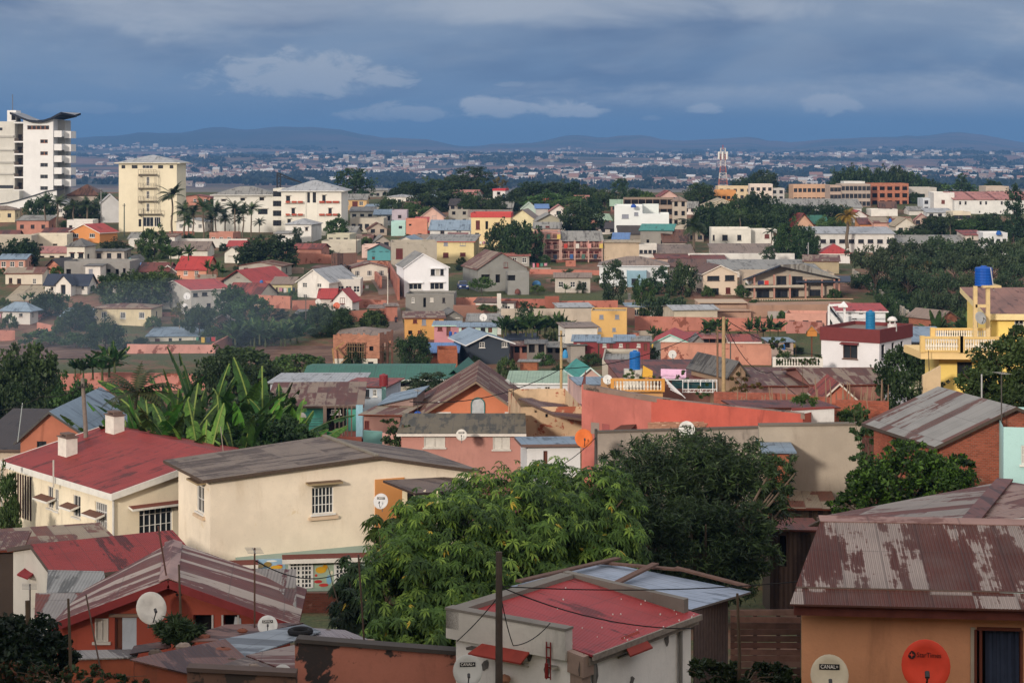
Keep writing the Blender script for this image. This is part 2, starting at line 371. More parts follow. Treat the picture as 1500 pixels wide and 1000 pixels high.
WS = {  # window styles: frame colour,filling,glazing bars (columns,rows),recess
 'w': ('d8d6d0','glass',2,2,.12),'W': ('d8d6d0','glass',3,1,.12),'b': ('5a3c2c','glass',2,1,.12),'d': ('9a9086','dark',1,1,.35),
 's': ('6a3a34','6a3a34',2,1,.05),'l': ('8a8e96','8a8e9a',2,1,.05),'o': ('5a342a','6a4030',1,1,.12),'g': ('dcdcd8','glass',6,3,.15),'k': ('3a3436','glass',2,1,.15),
 'm': ('6a3028','5c2a26',2,1,.06),'D': ('4a4440','dark',1,1,.5),'p': ('c8c4bc','c4c0b8',2,1,.05)}
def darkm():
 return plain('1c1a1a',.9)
def winobj(root,fm,s0,s1,z0,z1,st,D,lab=None):
 fh,fill,nc,nr,rec = WS[st]; door = st == 'o' or (st == 'D' and z1-z0 > 1.9)
 ft = .05 if D < 200 else .08; g = MB()
 def bx(mb,a,b,c,d,o0,o1,m=0):
  pts = [fm(p,o,q) for (p,o,q) in ((a,o0,c),(b,o0,c),(b,o1,c),(a,o1,c),(a,o0,d),(b,o0,d),(b,o1,d),(a,o1,d))]
  i = len(mb.v); mb.v += pts
  for f in ((0,3,2,1),(4,5,6,7),(0,1,5,4),(1,2,6,5),(2,3,7,6),(3,0,4,7)):
   mb.f.append(tuple(i+j for j in f)); mb.m.append(m)
 e = .004
 if st not in 'D':
  bx(g,s0+e,s0+ft,z0+e,z1-e,-rec,-rec+.08); bx(g,s1-ft,s1-e,z0+e,z1-e,-rec,-rec+.08)
  bx(g,s0+ft,s1-ft,z1-ft,z1-e,-rec,-rec+.08); bx(g,s0+ft,s1-ft,z0+e,z0+ft,-rec,-rec+.08)
  for i in range(1,nc):
   c = s0+(s1-s0)*i/nc; bx(g,c-ft*.4,c+ft*.4,z0+ft,z1-ft,-rec+.01,-rec+.06)
  for i in range(1,nr):
   c = z0+(z1-z0)*i/nr; bx(g,s0+ft,s1-ft,c-ft*.35,c+ft*.35,-rec+.012,-rec+.055)
  if D < 450 and not door: bx(g,s0-.08,s1+.08,z0-.09,z0-.005,-.02,.1)
 fr = g.build('door' if door else 'window',plain(fh,.6),root) if g.f else None
 if lab and fr: fr['label'] = lab
 h = MB(); h.poly([fm(s0,-rec+.005,z0),fm(s1,-rec+.005,z0),fm(s1,-rec+.005,z1),fm(s0,-rec+.005,z1)])
 h.build('panel' if door else 'pane',glassm() if fill == 'glass' else darkm() if fill == 'dark' else plain(fill,.6),fr or root)  # dark filling: near-black sheet painted in for the shade inside unglazed openings
def wallface(mb,fm,s0,s1,z0,z1,holes,m=0,mr=None):
 """a wall plane with rectangular openings and their reveals"""
 hs = [(max(a,s0+.02),min(b,s1-.02),max(c,z0+.02),min(d,z1-.02),r) for a,b,c,d,r in holes]
 hs = [q for q in hs if q[1]-q[0] > .05 and q[3]-q[2] > .05]
 xs = sorted({s0,s1,*[q[0] for q in hs],*[q[1] for q in hs]}); zs = sorted({z0,z1,*[q[2] for q in hs],*[q[3] for q in hs]})
 for i in range(len(xs)-1):
  for j in range(len(zs)-1):
   cx = (xs[i]+xs[i+1])/2; cz = (zs[j]+zs[j+1])/2
   if any(q[0] < cx < q[1] and q[2] < cz < q[3] for q in hs): continue
   mb.poly([fm(xs[i],0,zs[j]),fm(xs[i+1],0,zs[j]),fm(xs[i+1],0,zs[j+1]),fm(xs[i],0,zs[j+1])],m)
 for a,b,c,d,r in hs:
  r = r+.02; mr_ = m if mr is None else mr
  for (p,q) in (((a,c),(a,d)),((a,d),(b,d)),((b,d),(b,c)),((b,c),(a,c))):
   mb.poly([fm(p[0],0,p[1]),fm(q[0],0,q[1]),fm(q[0],-r,q[1]),fm(p[0],-r,p[1])],mr_)
 return hs
HOUSES = {}
def fixD(py,D):
 while D > 60 and zz(py,D) < G(D)-.8: D -= 1
 return D
def house(name,label,xa,xb,ye,yb,roof=None,wall='d8d0c0',a=0.0,d=8.0,xs=None,D=None,win=(),side=(),grp=None,cat='house',oh=None,
    fa=None,dirt=.5,wm=None,below=2.5,yeb=None,auto=None,sauto=None,hood=None,rf=.5,par=.45,ind=True,chim=(),bare=None,bamt=.45,stilt=False,th=None):
 """xa..xb front face in photo pixels, ye eave row, yb ground row, a yaw (degrees, + = right end farther)"""
 if D is None: D = Dg(yb)
 D = fixD(yb,D)
 ar = R(a); ca,sa = math.cos(ar),math.sin(ar); Ax = kx(xa)*D; kb = kx(xb)
 w = (kb*D-Ax)/(ca-kb*sa); u = Vector((ca,sa,0)); vv = Vector((-sa,ca,0))
 if xs is not None:
  ks = kx(xs)
  if xs < xa: d = (Ax-ks*D)/(sa+ks*ca)
  else:
   B = Vector((Ax,D,0))+u*w; d = (ks*B.y-B.x)/(-sa-ks*ca)
  d = min(max(d,.6),60)
 zb = zz(yb,D); root = thing(name,label,cat,(Ax,D,zb),ar,grp); below = max(below,zb-G(D)+1.5)
 h = zz(ye,D)-zb; HOUSES[label] = (root,D,w,d,h)
 far = D > 440; wallmat = wm or wallm(wall,dirt,bare=bare,bamt=bamt)
 fF = lambda s,o,z: (s,-o,z)
 rs = xs is not None and xs > xb or (xs is None and kb < 0)
 fS = (lambda s,o,z: (w+o,s,z)) if rs else (lambda s,o,z: (-o,s,z))
 def lf(px,py):        # pixel to front-face coordinates
  k = kx(px); t = (-Ax*sa+D*ca)/(ca-k*sa)   # ray against the plane of the front
  X = k*t-Ax; Y = t-D; return X*ca+Y*sa,zz(py,t)-zb
 def ls(px,py):
  k = kx(px); B = Vector((Ax,D,0))+(u*w if rs else Vector((0,0,0)))
  t = (B.x*ca+B.y*sa)/(k*ca+sa)
  return (k*t-B.x)*-sa+(t-B.y)*ca,zz(py,t)-zb
 W1 = []; W2 = []
 for q in win:
  s0,z1 = lf(q[0],q[1]); s1,z0 = lf(q[2],q[3]); z1 = (z1+lf(q[2],q[1])[1])/2; z0 = (z0+lf(q[0],q[3])[1])/2; W1.append([s0,s1,z0,z1,q[4],q[5] if len(q) > 5 else None])
 for q in side:
  s0,z1 = ls(q[0],q[1]); s1,z0 = ls(q[2],q[3])
  if s0 > s1: s0,s1 = s1,s0
  W2.append([max(s0,.1),min(s1,d-.1),z0,z1,q[4],None])
 def grid(spec,L_,H_):
  st,nc,nr = spec[:3]; ww = spec[3] if len(spec) > 3 else 1.0; wh = spec[4] if len(spec) > 4 else 1.15; out = []
  fhh = H_/nr
  for i in range(nc):
   for j in range(nr):
    c = L_*(i+.5)/nc; z0 = j*fhh+fhh*.36
    out.append([c-ww/2,c+ww/2,z0,min(z0+wh,(j+1)*fhh-.1),st,None])
  return out
 if auto: W1 += grid(auto,w,h)
 if sauto: W2 += grid(sauto,d,h)
 for q in W1: q[2] = max(q[2],-2.0)
 mb = MB(); holes = lambda WW: [(q[0],q[1],q[2],q[3],WS[q[4]][4]) for q in WW if q[3] < h-.02]
 hb = h
 kind = roof[0] if roof else 'none'
 if kind == 'sf': hb = zz(roof[1],D+d*ca)-zb
 wallface(mb,fF,0,w,-below,h,holes(W1))
 hl = hr = h
 if kind == 'sl': hr = zz(roof[1],D+w*sa)-zb
 if kind == 'sr': hr = zz(roof[1],D+w*sa)-zb
 hh = min(h,hb)
 if rs:
  wallface(mb,lambda s,o,z: (w+o,s,z),0,d,-below,hh,holes(W2)); mb.poly([(0,0,-below),(0,0,hh),(0,d,hh),(0,d,-below)])
 else:
  wallface(mb,lambda s,o,z: (-o,s,z),0,d,-below,hh,holes(W2)); mb.poly([(w,0,-below),(w,0,hh),(w,d,hh),(w,d,-below)])
 mb.poly([(0,d,-below),(w,d,-below),(w,d,hh),(0,d,hh)])
 oh = .35 if oh is None else oh; th = th or (.16 if fa else .09)
 rb = MB(); rm = None
 if kind == 'gx':
  Yc = D+w/2*sa+d/2*ca; H = max(zz(roof[1],Yc)-zb,h+.15); sl = (H-h)/(d/2); e = h-sl*oh
  rb.slab([(-oh,-oh,e),(w+oh,-oh,e),(w+oh,d/2,H),(-oh,d/2,H)],th,0,1)
  rb.slab([(-oh,d/2,H),(w+oh,d/2,H),(w+oh,d+oh,e),(-oh,d+oh,e)],th,0,1)
  for x in (0,w): mb.poly([(x,0,h),(x,d/2,H-th),(x,d,h)])
  rot = 0
 elif kind == 'gy':
  xr = w*rf; Yc = D+xr*sa; H = max(zz(roof[1],Yc)-zb,h+.15)
  s1 = (H-h)/xr; s2 = (H-h)/(w-xr)
  rb.slab([(-oh,-oh,h-s1*oh),(xr,-oh,H),(xr,d+oh,H),(-oh,d+oh,h-s1*oh)],th,0,1)
  rb.slab([(xr,-oh,H),(w+oh,-oh,h-s2*oh),(w+oh,d+oh,h-s2*oh),(xr,d+oh,H)],th,0,1)
  for y in (0,d): mb.poly([(0,y,h),(w,y,h),(xr,y,H-th)])
  rot = R(90)
 elif kind == 'hip':
  Yc = D+w/2*sa+d/2*ca; H = max(zz(roof[1],Yc)-zb,h+.15)
  ii = min(d/2,w/2*.98) if w >= d else w/2; e = h-.08
  if w >= d:
   r0 = (ii,d/2,H); r1 = (w-ii,d/2,H)
   rb.slab([(-oh,-oh,e),(w+oh,-oh,e),r1,r0],th,0,1); rb.slab([(w+oh,d+oh,e),(-oh,d+oh,e),r0,r1],th,0,1)
   rb.slab([(w+oh,-oh,e),(w+oh,d+oh,e),r1],th,2,1); rb.slab([(-oh,d+oh,e),(-oh,-oh,e),r0],th,2,1)
  else:
   r0 = (w/2,w/2,H); r1 = (w/2,d-w/2,H)
   rb.slab([(-oh,-oh,e),(w+oh,-oh,e),r0],th,0,1); rb.slab([(w+oh,d+oh,e),(-oh,d+oh,e),r1],th,0,1)
   rb.slab([(w+oh,-oh,e),(w+oh,d+oh,e),r1,r0],th,2,1); rb.slab([(-oh,d+oh,e),(-oh,-oh,e),r0,r1],th,2,1)
  rot = 0
 elif kind == 'sf':
  sl = (hb-h)/d; rb.slab([(-oh,-oh,h-sl*oh),(w+oh,-oh,h-sl*oh),(w+oh,d+oh,hb+sl*oh),(-oh,d+oh,hb+sl*oh)],th,0,1)
  for x in (0,w): mb.poly([(x,0,h),(x,d,hb),(x,d,hh),(x,0,hh)])
  mb.poly([(0,d,hh),(w,d,hh),(w,d,hb),(0,d,hb)]); rot = 0
 elif kind == 'sl':
  sl = (hr-h)/w; rb.slab([(-oh,-oh,h-sl*oh),(w+oh,-oh,hr+sl*oh),(w+oh,d+oh,hr+sl*oh),(-oh,d+oh,h-sl*oh)],th,0,1)
  if hr > h:
   for y in (0,d): mb.poly([(0,y,h),(w,y,h),(w,y,hr)])
   mb.poly([(w,0,h),(w,d,h),(w,d,hr),(w,0,hr)])
  rot = R(90)
 elif kind == 'flat':
  zt_ = h-.12 if par < 1 else h+par-.3; rb.box(.12,.12,zt_-.13,w-.12,d-.12,zt_,0); rot = 0
  pm = plain(fa,.85) if fa else wallmat
  pb = MB(); g = .0 if not fa else .1
  for q in ((-g,-g,w+g,.12),(-g,d-.12,w+g,d+g),(-g,.12,.12,d-.12),(w-.12,.12,w+g,d-.12)):
   pb.box(q[0],q[1],h-.004 if not fa else h-.1,q[2],q[3],h+par)
  pb.build('parapet',pm,root)
 mb.build('wall',wallmat,root)
 if rb.f:
  rk = roof[2]; m0 = roofmat(rk,rot,D); m2 = roofmat(rk,rot+R(90),D) if kind == 'hip' else m0
  rf_ = rb.build('roof',[m0,plain(fa,.7) if fa else plain(RC[rk][1],.8),m2],root)
 for q in W1:
  winobj(root,fF,q[0],q[1],q[2],q[3],q[4],D,q[5])
  if hood and q[3]-q[2] < 2.2:
   hm = MB(); hm.slab([(q[0]-.15,-.45,q[3]+.12),(q[1]+.15,-.45,q[3]+.12),(q[1]+.15,0,q[3]+.22),(q[0]-.15,0,q[3]+.22)],.08); hm.build('canopy',plain(hood,.8),root)
 for q in W2: winobj(root,fS,q[0],q[1],q[2],q[3],q[4],D)
 for (cx,cy,cw,ch,top) in chim:
  c = MB(); c.box(cx-cw/2,cy-cw/2,h,cx+cw/2,cy+cw/2,h+ch); c.box(cx-cw/2-.06,cy-cw/2-.06,h+ch,cx+cw/2+.06,cy+cw/2+.06,h+ch+.1); c.build('chimney',plain(top,.8),root)
 root['_'] = 0; del root['_']
 return root
def wallrun(label,pts,h='b4715c',t=.25,name='boundary_wall',cat='wall',mat=None,D=None,below=1.6,cap=None,grp=None):
 """pts: (px, row of the foot, row of the top) along a free-standing wall"""
 w = [(Vector((kx(p[0])*d_,d_,0)),zz(p[1],d_),zz(p[2],d_)) for p in pts for d_ in [(p[3] if len(p) > 3 else fixD(p[1],D or Dg(p[1])))]]
 o0 = Vector((w[0][0].x,w[0][0].y,w[0][1])); root = None; mb = MB(); cb = MB()
 for i in range(len(w)-1):
  (a,az,at),(b,bz,bt) = w[i],w[i+1]; dr = (b-a).normalized(); n = Vector((-dr.y,dr.x,0))*t
  if n.y < 0: n = -n
  q = [a,b,b+n,a+n]; z0 = [az-below,bz-below,bz-below,az-below]; z1 = [at,bt,bt,at]; k = len(mb.v)
  mb.v += [(p.x,p.y,z) for p,z in zip(q,z0)]+[(p.x,p.y,z) for p,z in zip(q,z1)]
  for f in ((0,3,2,1),(4,5,6,7),(0,1,5,4),(1,2,6,5),(2,3,7,6),(3,0,4,7)):
   mb.f.append(tuple(k+j for j in f)); mb.m.append(0)
  if cap:
   e = n*.25; ex = dr*.0
   cb.slab([(a-e).to_tuple()[:2]+(at+.1,),(b-e).to_tuple()[:2]+(bt+.1,),(b+n+e).to_tuple()[:2]+(bt+.1,),(a+n+e).to_tuple()[:2]+(at+.1,)],.1)
 m = mat or wallm(h,.7,bare='7c4a3c' if name == 'boundary_wall' and h[:2] > 'a' and h[2:4] < 'a0' else None,bamt=.5)
 if cap:
  root = thing(name,label,cat,o0,0,grp); mb.build('wall_body',m,off=o0).parent = root
  root.children[0].location = (0,0,0); c = cb.build('coping',plain(cap,.9),off=o0); c.parent = root; c.location = (0,0,0); return root
 o = mb.build(name,m,off=o0); return tag(o,label,cat,grp)
def part(mb,name,mats,root,smooth=False,label=None):
 """mesh given in world coordinates, parented to an unrotated or rotated thing"""
 o = mb.build(name,mats,None,smooth); M = root.matrix_world.copy()
 M = __import__('mathutils').Matrix.Translation(root.location) @ root.rotation_euler.to_matrix().to_4x4()
 o.data.transform(M.inverted()); o.parent = root
 if label: o['label'] = label
 return o
# ---------------------------------------------------------------- small fittings
def dish(label,px,py,D,dia,face='e0dcd2',name='satellite_dish',logo=None,tx=None,yaw=0,tilt=22,grp=None,back=1.0,txt='222222',rust=False):
 """shallow bowl on a bent arm with a feed horn in front; aims up and towards the viewer's side"""
 c = P(px,py,D); root = thing(name,label,'satellite dish',c,R(yaw),grp)
 r = dia/2; bm = MB(); T = R(tilt); nn = 24
 def tf(p):      # local bowl frame (x,y out of bowl,z) tilted up
  x,y,z = p; return (x,-(y*math.cos(T))+z*math.sin(T)*1.0,z*math.cos(T)+y*math.sin(T))
 prof = [(0.0,0.0),(.35,.02),(.7,.075),(1.0,.15)]; rings = []
 for q,dp in prof:
  rings.append([tf((q*r*math.cos(2*math.pi*j/nn),dp*r,q*r*math.sin(2*math.pi*j/nn)*1.06)) for j in range(nn)])
 rings.append([tf((1.02*r*math.cos(2*math.pi*j/nn),.13*r,1.02*r*math.sin(2*math.pi*j/nn)*1.06)) for j in range(nn)])
 for q,dp in prof[::-1]:
  rings.append([tf((q*r*math.cos(2*math.pi*j/nn),dp*r-.02,q*r*math.sin(2*math.pi*j/nn)*1.06)) for j in range(nn)])
 for g in rings: bm.v += g
 for i in range(len(rings)-1):
  for j in range(nn):
   k = (j+1) % nn; bm.f.append((i*nn+j,i*nn+k,(i+1)*nn+k,(i+1)*nn+j)); bm.m.append(0)
 bm.build('reflector',plain(face,.55,var=.55 if rust else .35,sc=2.6),root,True)
 a = MB(); f0 = tf((0,.0,-r*.98)); f1 = tf((0,r*1.0,-r*.45)); a.tube([f0,f1],.012*dia/.7+.004,6)
 a.tube([f1,tf((0,r*.86,-r*.22))],.035*dia/.7,8); a.build('feed_arm',plain('3a3a3c',.5),root)
 p = MB(); p.tube([tf((0,-.03,0)),(0,.22*back+.06,-.06),(0,.22*back+.06,-.5*dia-.2)],.022,8); p.build('mount',plain('6a6a6a',.5),root)
 if tx:
  cu = bpy.data.curves.new('lettering','FONT'); cu.body = tx; cu.align_x = 'CENTER'; cu.align_y = 'CENTER'; cu.size = 1; cu.extrude = .004
  tmp = bpy.data.objects.new('t',cu); SC.collection.objects.link(tmp); bpy.context.view_layer.update()
  me = bpy.data.meshes.new_from_object(tmp.evaluated_get(bpy.context.evaluated_depsgraph_get())); bpy.data.objects.remove(tmp)
  co = np.empty(len(me.vertices)*3,np.float32); me.vertices.foreach_get('co',co); co = co.reshape(-1,3)
  wdt = co[:,0].max()-co[:,0].min(); boxed = logo == 'box'
  sc = dia*(.46 if boxed else .5)/wdt; ox = 0 if boxed else dia*.07; zc = r*.42
  out = []
  for x,y,z in co:
   X = x*sc+ox; Z = zc+y*sc*1.15; q = math.hypot(X,Z)/r; dp = np.interp(q,[p_[0] for p_ in prof],[p_[1] for p_ in prof])*r
   out.append(tf((X,dp+.010+(z > 0)*.003,Z)))
  me.vertices.foreach_set('co',np.array(out,np.float32).ravel()); me.materials.clear(); me.materials.append(plain('f0ece4' if boxed else txt,.6))
  o = bpy.data.objects.new('lettering',me); SC.collection.objects.link(o); o.parent = root
  lb = MB()
  if boxed:
   hw,hh = dia*.27,dia*.075
   pts = [(-hw+2*hw*i/6,sgn*hh) for sgn in (1,) for i in range(7)]; up = []; dn = []
   for i in range(7):
    X = -hw+2*hw*i/6
    for lst,Z in ((up,zc+hh),(dn,zc-hh)):
     q = math.hypot(X,Z)/r; dp = np.interp(q,[p_[0] for p_ in prof],[p_[1] for p_ in prof])*r
     lst.append(tf((X,dp+.006,Z)))
   for i in range(6): lb.poly([dn[i],dn[i+1],up[i+1],up[i]])
  else:
   cx = -dia*.29; n = 12; q = math.hypot(cx,zc)/r; dp = np.interp(q,[p_[0] for p_ in prof],[p_[1] for p_ in prof])*r
   lb.poly([tf((cx+dia*.085*math.cos(2*math.pi*i/n),dp+.012,zc+dia*.085*math.sin(2*math.pi*i/n))) for i in range(n)])
   lb.poly([tf((cx+dia*(.06 if i % 2 == 0 else .018)*math.cos(2*math.pi*i/8),dp+.016,zc+dia*(.06 if i % 2 == 0 else .018)*math.sin(2*math.pi*i/8))) for i in range(8)],1)
  lb.build('emblem',[plain(txt,.6),plain(face,.6)],root)
 return root
def tank(label,px,pyb,pyt,D,wpx,col='2a62a8',grp=None,smooth=True):
 c = P(px,pyb,D); h = (pyb-pyt)*D/F; r = wpx*D/F/2; root = thing('water_tank',label,'water tank',c,0,grp)
 b = MB(); pr = [(0,0),(r,0)]; n = 6
 for i in range(n):
  z0 = h*.84*i/n; z1 = h*.84*(i+1)/n; dz = (z1-z0)
  pr += [(r,z0+dz*.1),(r,z1-dz*.25),(r*.95,z1-dz*.2),(r*.95,z1-dz*.02)]
 pr += [(r,h*.85),(r*.9,h*.91),(r*.35,h*.95)]
 b.lathe(pr,n=20); b.build('tank_body',plain(col,.45,var=.15),root,False)
 l = MB(); l.lathe([(0,h*1.0),(r*.33,h*.995),(r*.36,h*.95)],n=14); l.build('lid',plain(col,.45),root)
 return root
def pole(label,px,pyb,pyt,D,wpx,col='5a4c40',arm=0,name='utility_pole',lean=0,grp=None):
 c = P(px,pyb,D); h = zz(pyt,D)-c.z; r = wpx*D/F/2; root = thing(name,label,'pole',c,0,grp)
 b = MB(); b.tube([(0,0,-1),(lean*.3,0,h*.3),(lean*.62,0,h*.6),(lean,0,h)],[r*1.12,r*1.05,r,r*.88],10); b.build('shaft',plain(col,.9,var=.5,sc=5),root)
 if arm:
  q = MB(); q.beam((lean-.35,-r-.04,h-.5),(lean+.35,-r-.04,h-.5),.07)
  for x in (-.3,0,.3): q.tube([(lean+x,-r-.04,h-.46),(lean+x,-r-.04,h-.3)],.035,6)
  q.build('crossarm',plain('2c2a28',.8),root)
 return root
def cable(label,pts,r=.012,sag=0.0,name='power_cable',grp=None):
 """pts: (px, py, D) hung points"""
 Q = [P(*p) for p in pts]; out = []
 for i in range(len(Q)-1):
  for j in range(13):
   t = j/12
   if i and j == 0: continue
   p = Q[i].lerp(Q[i+1],t); p.z -= sag*4*t*(1-t); out.append(p)
 b = MB(); b.tube(out,r,5); o = b.build(name,plain('181818',.7),off=tuple(Q[0])); return tag(o,label,'cable',grp)
def antenna(label,px,pyb,pyt,D,r=.02,yagi=True,col='4a4440',lean=0,grp=None,name='aerial_mast'):
 c = P(px,pyb,D); h = zz(pyt,D)-c.z; root = thing(name,label,'antenna',c,0,grp)
 b = MB(); b.tube([(0,0,-.3),(lean,0,h)],r,6); b.build('mast',plain(col,.6),root)
 if yagi:
  q = MB(); q.beam((lean-.1,.3,h-.08),(lean+.1,-.5,h-.08),.02)
  for i in range(5): y = .3-.2*i; x = lean-.1+.05*i; q.beam((x-.25,y,h-.06),(x+.25,y,h-.06),.014)
  q.build('elements',plain('8a8a88',.4),root)
 return root
def balusters(root,p0,p1,h,n,cols=('d8d4c8','d8d4c8'),fat=.07,name='balustrade',post=True):
 """rail, plinth and turned balusters between two points in the thing's frame"""
 p0 = Vector(p0); p1 = Vector(p1); r = MB(); up = Vector((0,0,1))
 r.beam(p0+up*(h-.06),p1+up*(h-.06),.22,.12); r.beam(p0+up*.06,p1+up*.06,.2,.12)
 if post:
  for q in (p0,p1): r.box(q.x-.13,q.y-.13,q.z-.02,q.x+.13,q.y+.13,q.z+h+.03)
 rl = r.build(name,plain(cols[0],.8),root); b = MB(); H = h-.24
 for i in range(n):
  q = p0.lerp(p1,(i+.5)/n)
  b.lathe([(fat*.7,.12),(fat*.45,.12+H*.1),(fat,.12+H*.3),(fat*.45,.12+H*.6),(fat*.8,.12+H*.85),(fat*.7,.12+H)],tuple(q),7)
 b.build('balusters',plain(cols[1],.8),rl); return rl
# ---------------------------------------------------------------- vegetation
rs_ = np.random.RandomState
def leaves(C,size,rs,flat=0.0,aspect=1.0,up=None):
 """one quad per centre, random orientation"""
 n = len(C); a = rs.normal(size=(n,3)); a[:,2] *= (1-flat); a /= np.linalg.norm(a,axis=1)[:,None]+1e-9
 b = rs.normal(size=(n,3)); b[:,2] *= (1-flat); b -= a*(a*b).sum(1)[:,None]; b /= np.linalg.norm(b,axis=1)[:,None]+1e-9
 s = size*(.6+.8*rs.rand(n))[:,None]; a = a*s*.5; b = b*s*.5*aspect
 return np.stack([C-a,C-b*.8,C+a,C+b*.8],1)
def clumpcloud(rs,nc,R3,cr,nl,low=-.3,shell=.55,jit=.12):
 """leaf centres gathered in clumps over an uneven ellipsoid"""
 d = rs.normal(size=(nc,3)); d /= np.linalg.norm(d,axis=1)[:,None]
 d = d[d[:,2] > low]; nc = len(d); rad = shell+(1-shell)*rs.rand(nc)**.5
 rad *= 1+.22*np.sin(d[:,0]*3.1+rs.rand()*6)*np.cos(d[:,1]*2.7+rs.rand()*6)+jit*rs.normal(size=nc)
 cc = d*rad[:,None]*np.array(R3); r = cr*(.6+.7*rs.rand(nc)); out = []
 for i in range(nc):
  q = rs.normal(size=(nl,3)); q /= np.linalg.norm(q,axis=1)[:,None]; q *= (rs.rand(nl)**.45)[:,None]; q[:,2] *= .75
  out.append(cc[i]+q*r[i])
 return np.concatenate(out),cc
PROTO = {}
def crown_proto(key,seed,R3,nc,nl,cr,leaf,mat,low=-.35,trunk=.12,shell=.55,flat=0.0,th=None,tcol='4a3e34',zc=None):
 rs = rs_(seed); C,cc = clumpcloud(rs,nc,R3,cr,nl,low,shell); zc = R3[2]*.75 if zc is None else zc; C[:,2] += zc; cc[:,2] += zc
 me = npmesh('crown',leaves(C,leaf,rs,flat),4,[mat]); t = MB(); th = th or zc
 t.tube([(0,0,-1.2),(.1,0,th*.3),(0,.1,th*.8),(.1,0,th*1.2)],[trunk*1.3,trunk,trunk*.75,trunk*.4],7)
 for i in range(0,min(len(cc),60),max(1,len(cc)//9)):
  q = Vector(cc[i])*.92; b0 = Vector((0,0,th*(.35+.5*rs.rand()))); t.tube([b0,b0.lerp(q,.5)+Vector((0,0,.15)),q],[trunk*.5,trunk*.3,trunk*.12],5)
 to = t.build('trunk',plain(tcol,.95),None); tm = to.data; bpy.data.objects.remove(to)
 PROTO[key] = (me,tm,R3[0]*2,zc+R3[2])
def tree(key,label,px,pyb,pyt,wpx,D=None,name='tree',cat='tree',grp=None,rot=None,dz=0.0):
 me,tm,w0,h0 = PROTO[key]; D = fixD(pyb,D or Dg(pyb))
 X = kx(px)*D; gr = zz(pyb,D); h = zz(pyt,D)-gr; w = wpx*D/F; o = thing(name,label,cat,(X,D,gr+dz),0 if rot is None else rot,grp)
 if rot is None: o.rotation_euler.z = random.Random(int(px*7+pyt)).random()*6.28
 o.scale = (w/w0,w/w0,h/h0)
 for n,m in (('crown',me),('trunk',tm)):
  c = bpy.data.objects.new(n,m); SC.collection.objects.link(c); c.parent = o
 return o
def palm_meshes(seed,n=22,L=3.2,H=6.0,hang=.9,leafw=.5,mat=None,tr=.14,ring=0):
 rs = rs_(seed); V = []
 for i in range(n):
  az = rs.rand()*6.28; el = R(75-95*(i/n)+rs.normal()*8); ln = L*(.8+.35*rs.rand()); p = np.array([0,0,H]); st = 14
  d = np.array([math.cos(az)*math.cos(el),math.sin(az)*math.cos(el),math.sin(el)]); side = np.array([-math.sin(az),math.cos(az),0])
  for j in range(st):
   q = p+d*ln/st; t = (j+.5)/st; lw = leafw*math.sin(math.pi*min(1,.12+t*.93))+.05
   for sg in (-1,1):
    tip = (p+q)/2+side*sg*lw+d*lw*.45+np.array([0,0,-lw*.45])
    V.append([p,q,tip+d*.05,tip]); 
   V.append([p-side*.025,p+side*.025,q+side*.02,q-side*.02])
   p = q; d = d+np.array([0,0,-hang*1.7/st*(.5+t)]); d /= np.linalg.norm(d)
 me = npmesh('fronds',V,4,[mat]); t = MB(); pts = [(0.12*math.sin(i*.7),.08*math.cos(i*.9),-1+(H+1)*i/10) for i in range(11)]; pts[-1] = (0,0,H)
 t.tube(pts,[tr*(1.35-.45*i/10) for i in range(11)],8); to = t.build('trunk',plain('6a5e50',.95),None); tm = to.data; bpy.data.objects.remove(to)
 return me,tm
def banana_mesh(seed,n=9,L=2.4,Wd=.55,H=2.2,mat=None,spread=1.0,torn=.35,dead=None):
 rs = rs_(seed); V = []; MI = []
 for i in range(n):
  az = 6.28*i/n*1.0+rs.normal()*.5; el = R(rs.uniform(28,84) if H < 2 else rs.uniform(34,82)); ln = L*(.75+.4*rs.rand()); hang = rs.uniform(.3,1.0)*spread; w0 = Wd*(.8+.4*rs.rand())
  p = np.array([0,0,H*(.75+.25*rs.rand())]); d = np.array([math.cos(az)*math.cos(el),math.sin(az)*math.cos(el),math.sin(el)]); side = np.array([-math.sin(az),math.cos(az),0])
  roll = rs.normal()*.5; st = 18; pw = .02; ff = rs.uniform(.15,.5); dd = 1 if dead and rs.rand() < .05 else 0; gp = {-1: 0.0,1: 0.0}
  for j in range(st):
   t = (j+1)/st; q = p+d*ln/st; nrm = np.cross(d,side); sd = side*math.cos(roll)+nrm*math.sin(roll)
   prof = lambda s: (.0 if s < .16 else math.sin(math.pi*min(1,(s-.16)/.84*.96+.04))**.5)*w0/2+.025
   wq = prof(t)
   for sg in (-1,1):
    if t > .3 and rs.rand() < torn*.16: continue
    if rs.rand() < torn: gp[sg] = rs.normal()*.22
    drop = np.array([0,0,-1])*(ff+gp[sg]*.6)
    g = 1-(.16 if rs.rand() < torn and t > .3 else 0); pe = sd*sg*pw+drop*pw; qe = (sd*sg*wq+drop*wq)*g
    V.append([p,q,q+qe,p+pe]); MI.append(dd)
   V.append([p-sd*.03+nrm*.015,p+sd*.03+nrm*.015,q+sd*.024+nrm*.015,q-sd*.024+nrm*.015]); MI.append(2)
   pw = wq; p = q; d = d+np.array([0,0,-hang*1.9/st*(.3+t)]); d /= np.linalg.norm(d)
 me = npmesh('leaves',V,4,[mat,plain('7a5630',.8),plain('6a7c38',.6)],MI); t = MB(); t.tube([(0,0,-.6),(.03,0,H*.5),(0,0,H*1.02)],[.17,.13,.07],9)
 to = t.build('stem',plain('4a5030',.8,var=.5),None); tm = to.data; bpy.data.objects.remove(to); return me,tm
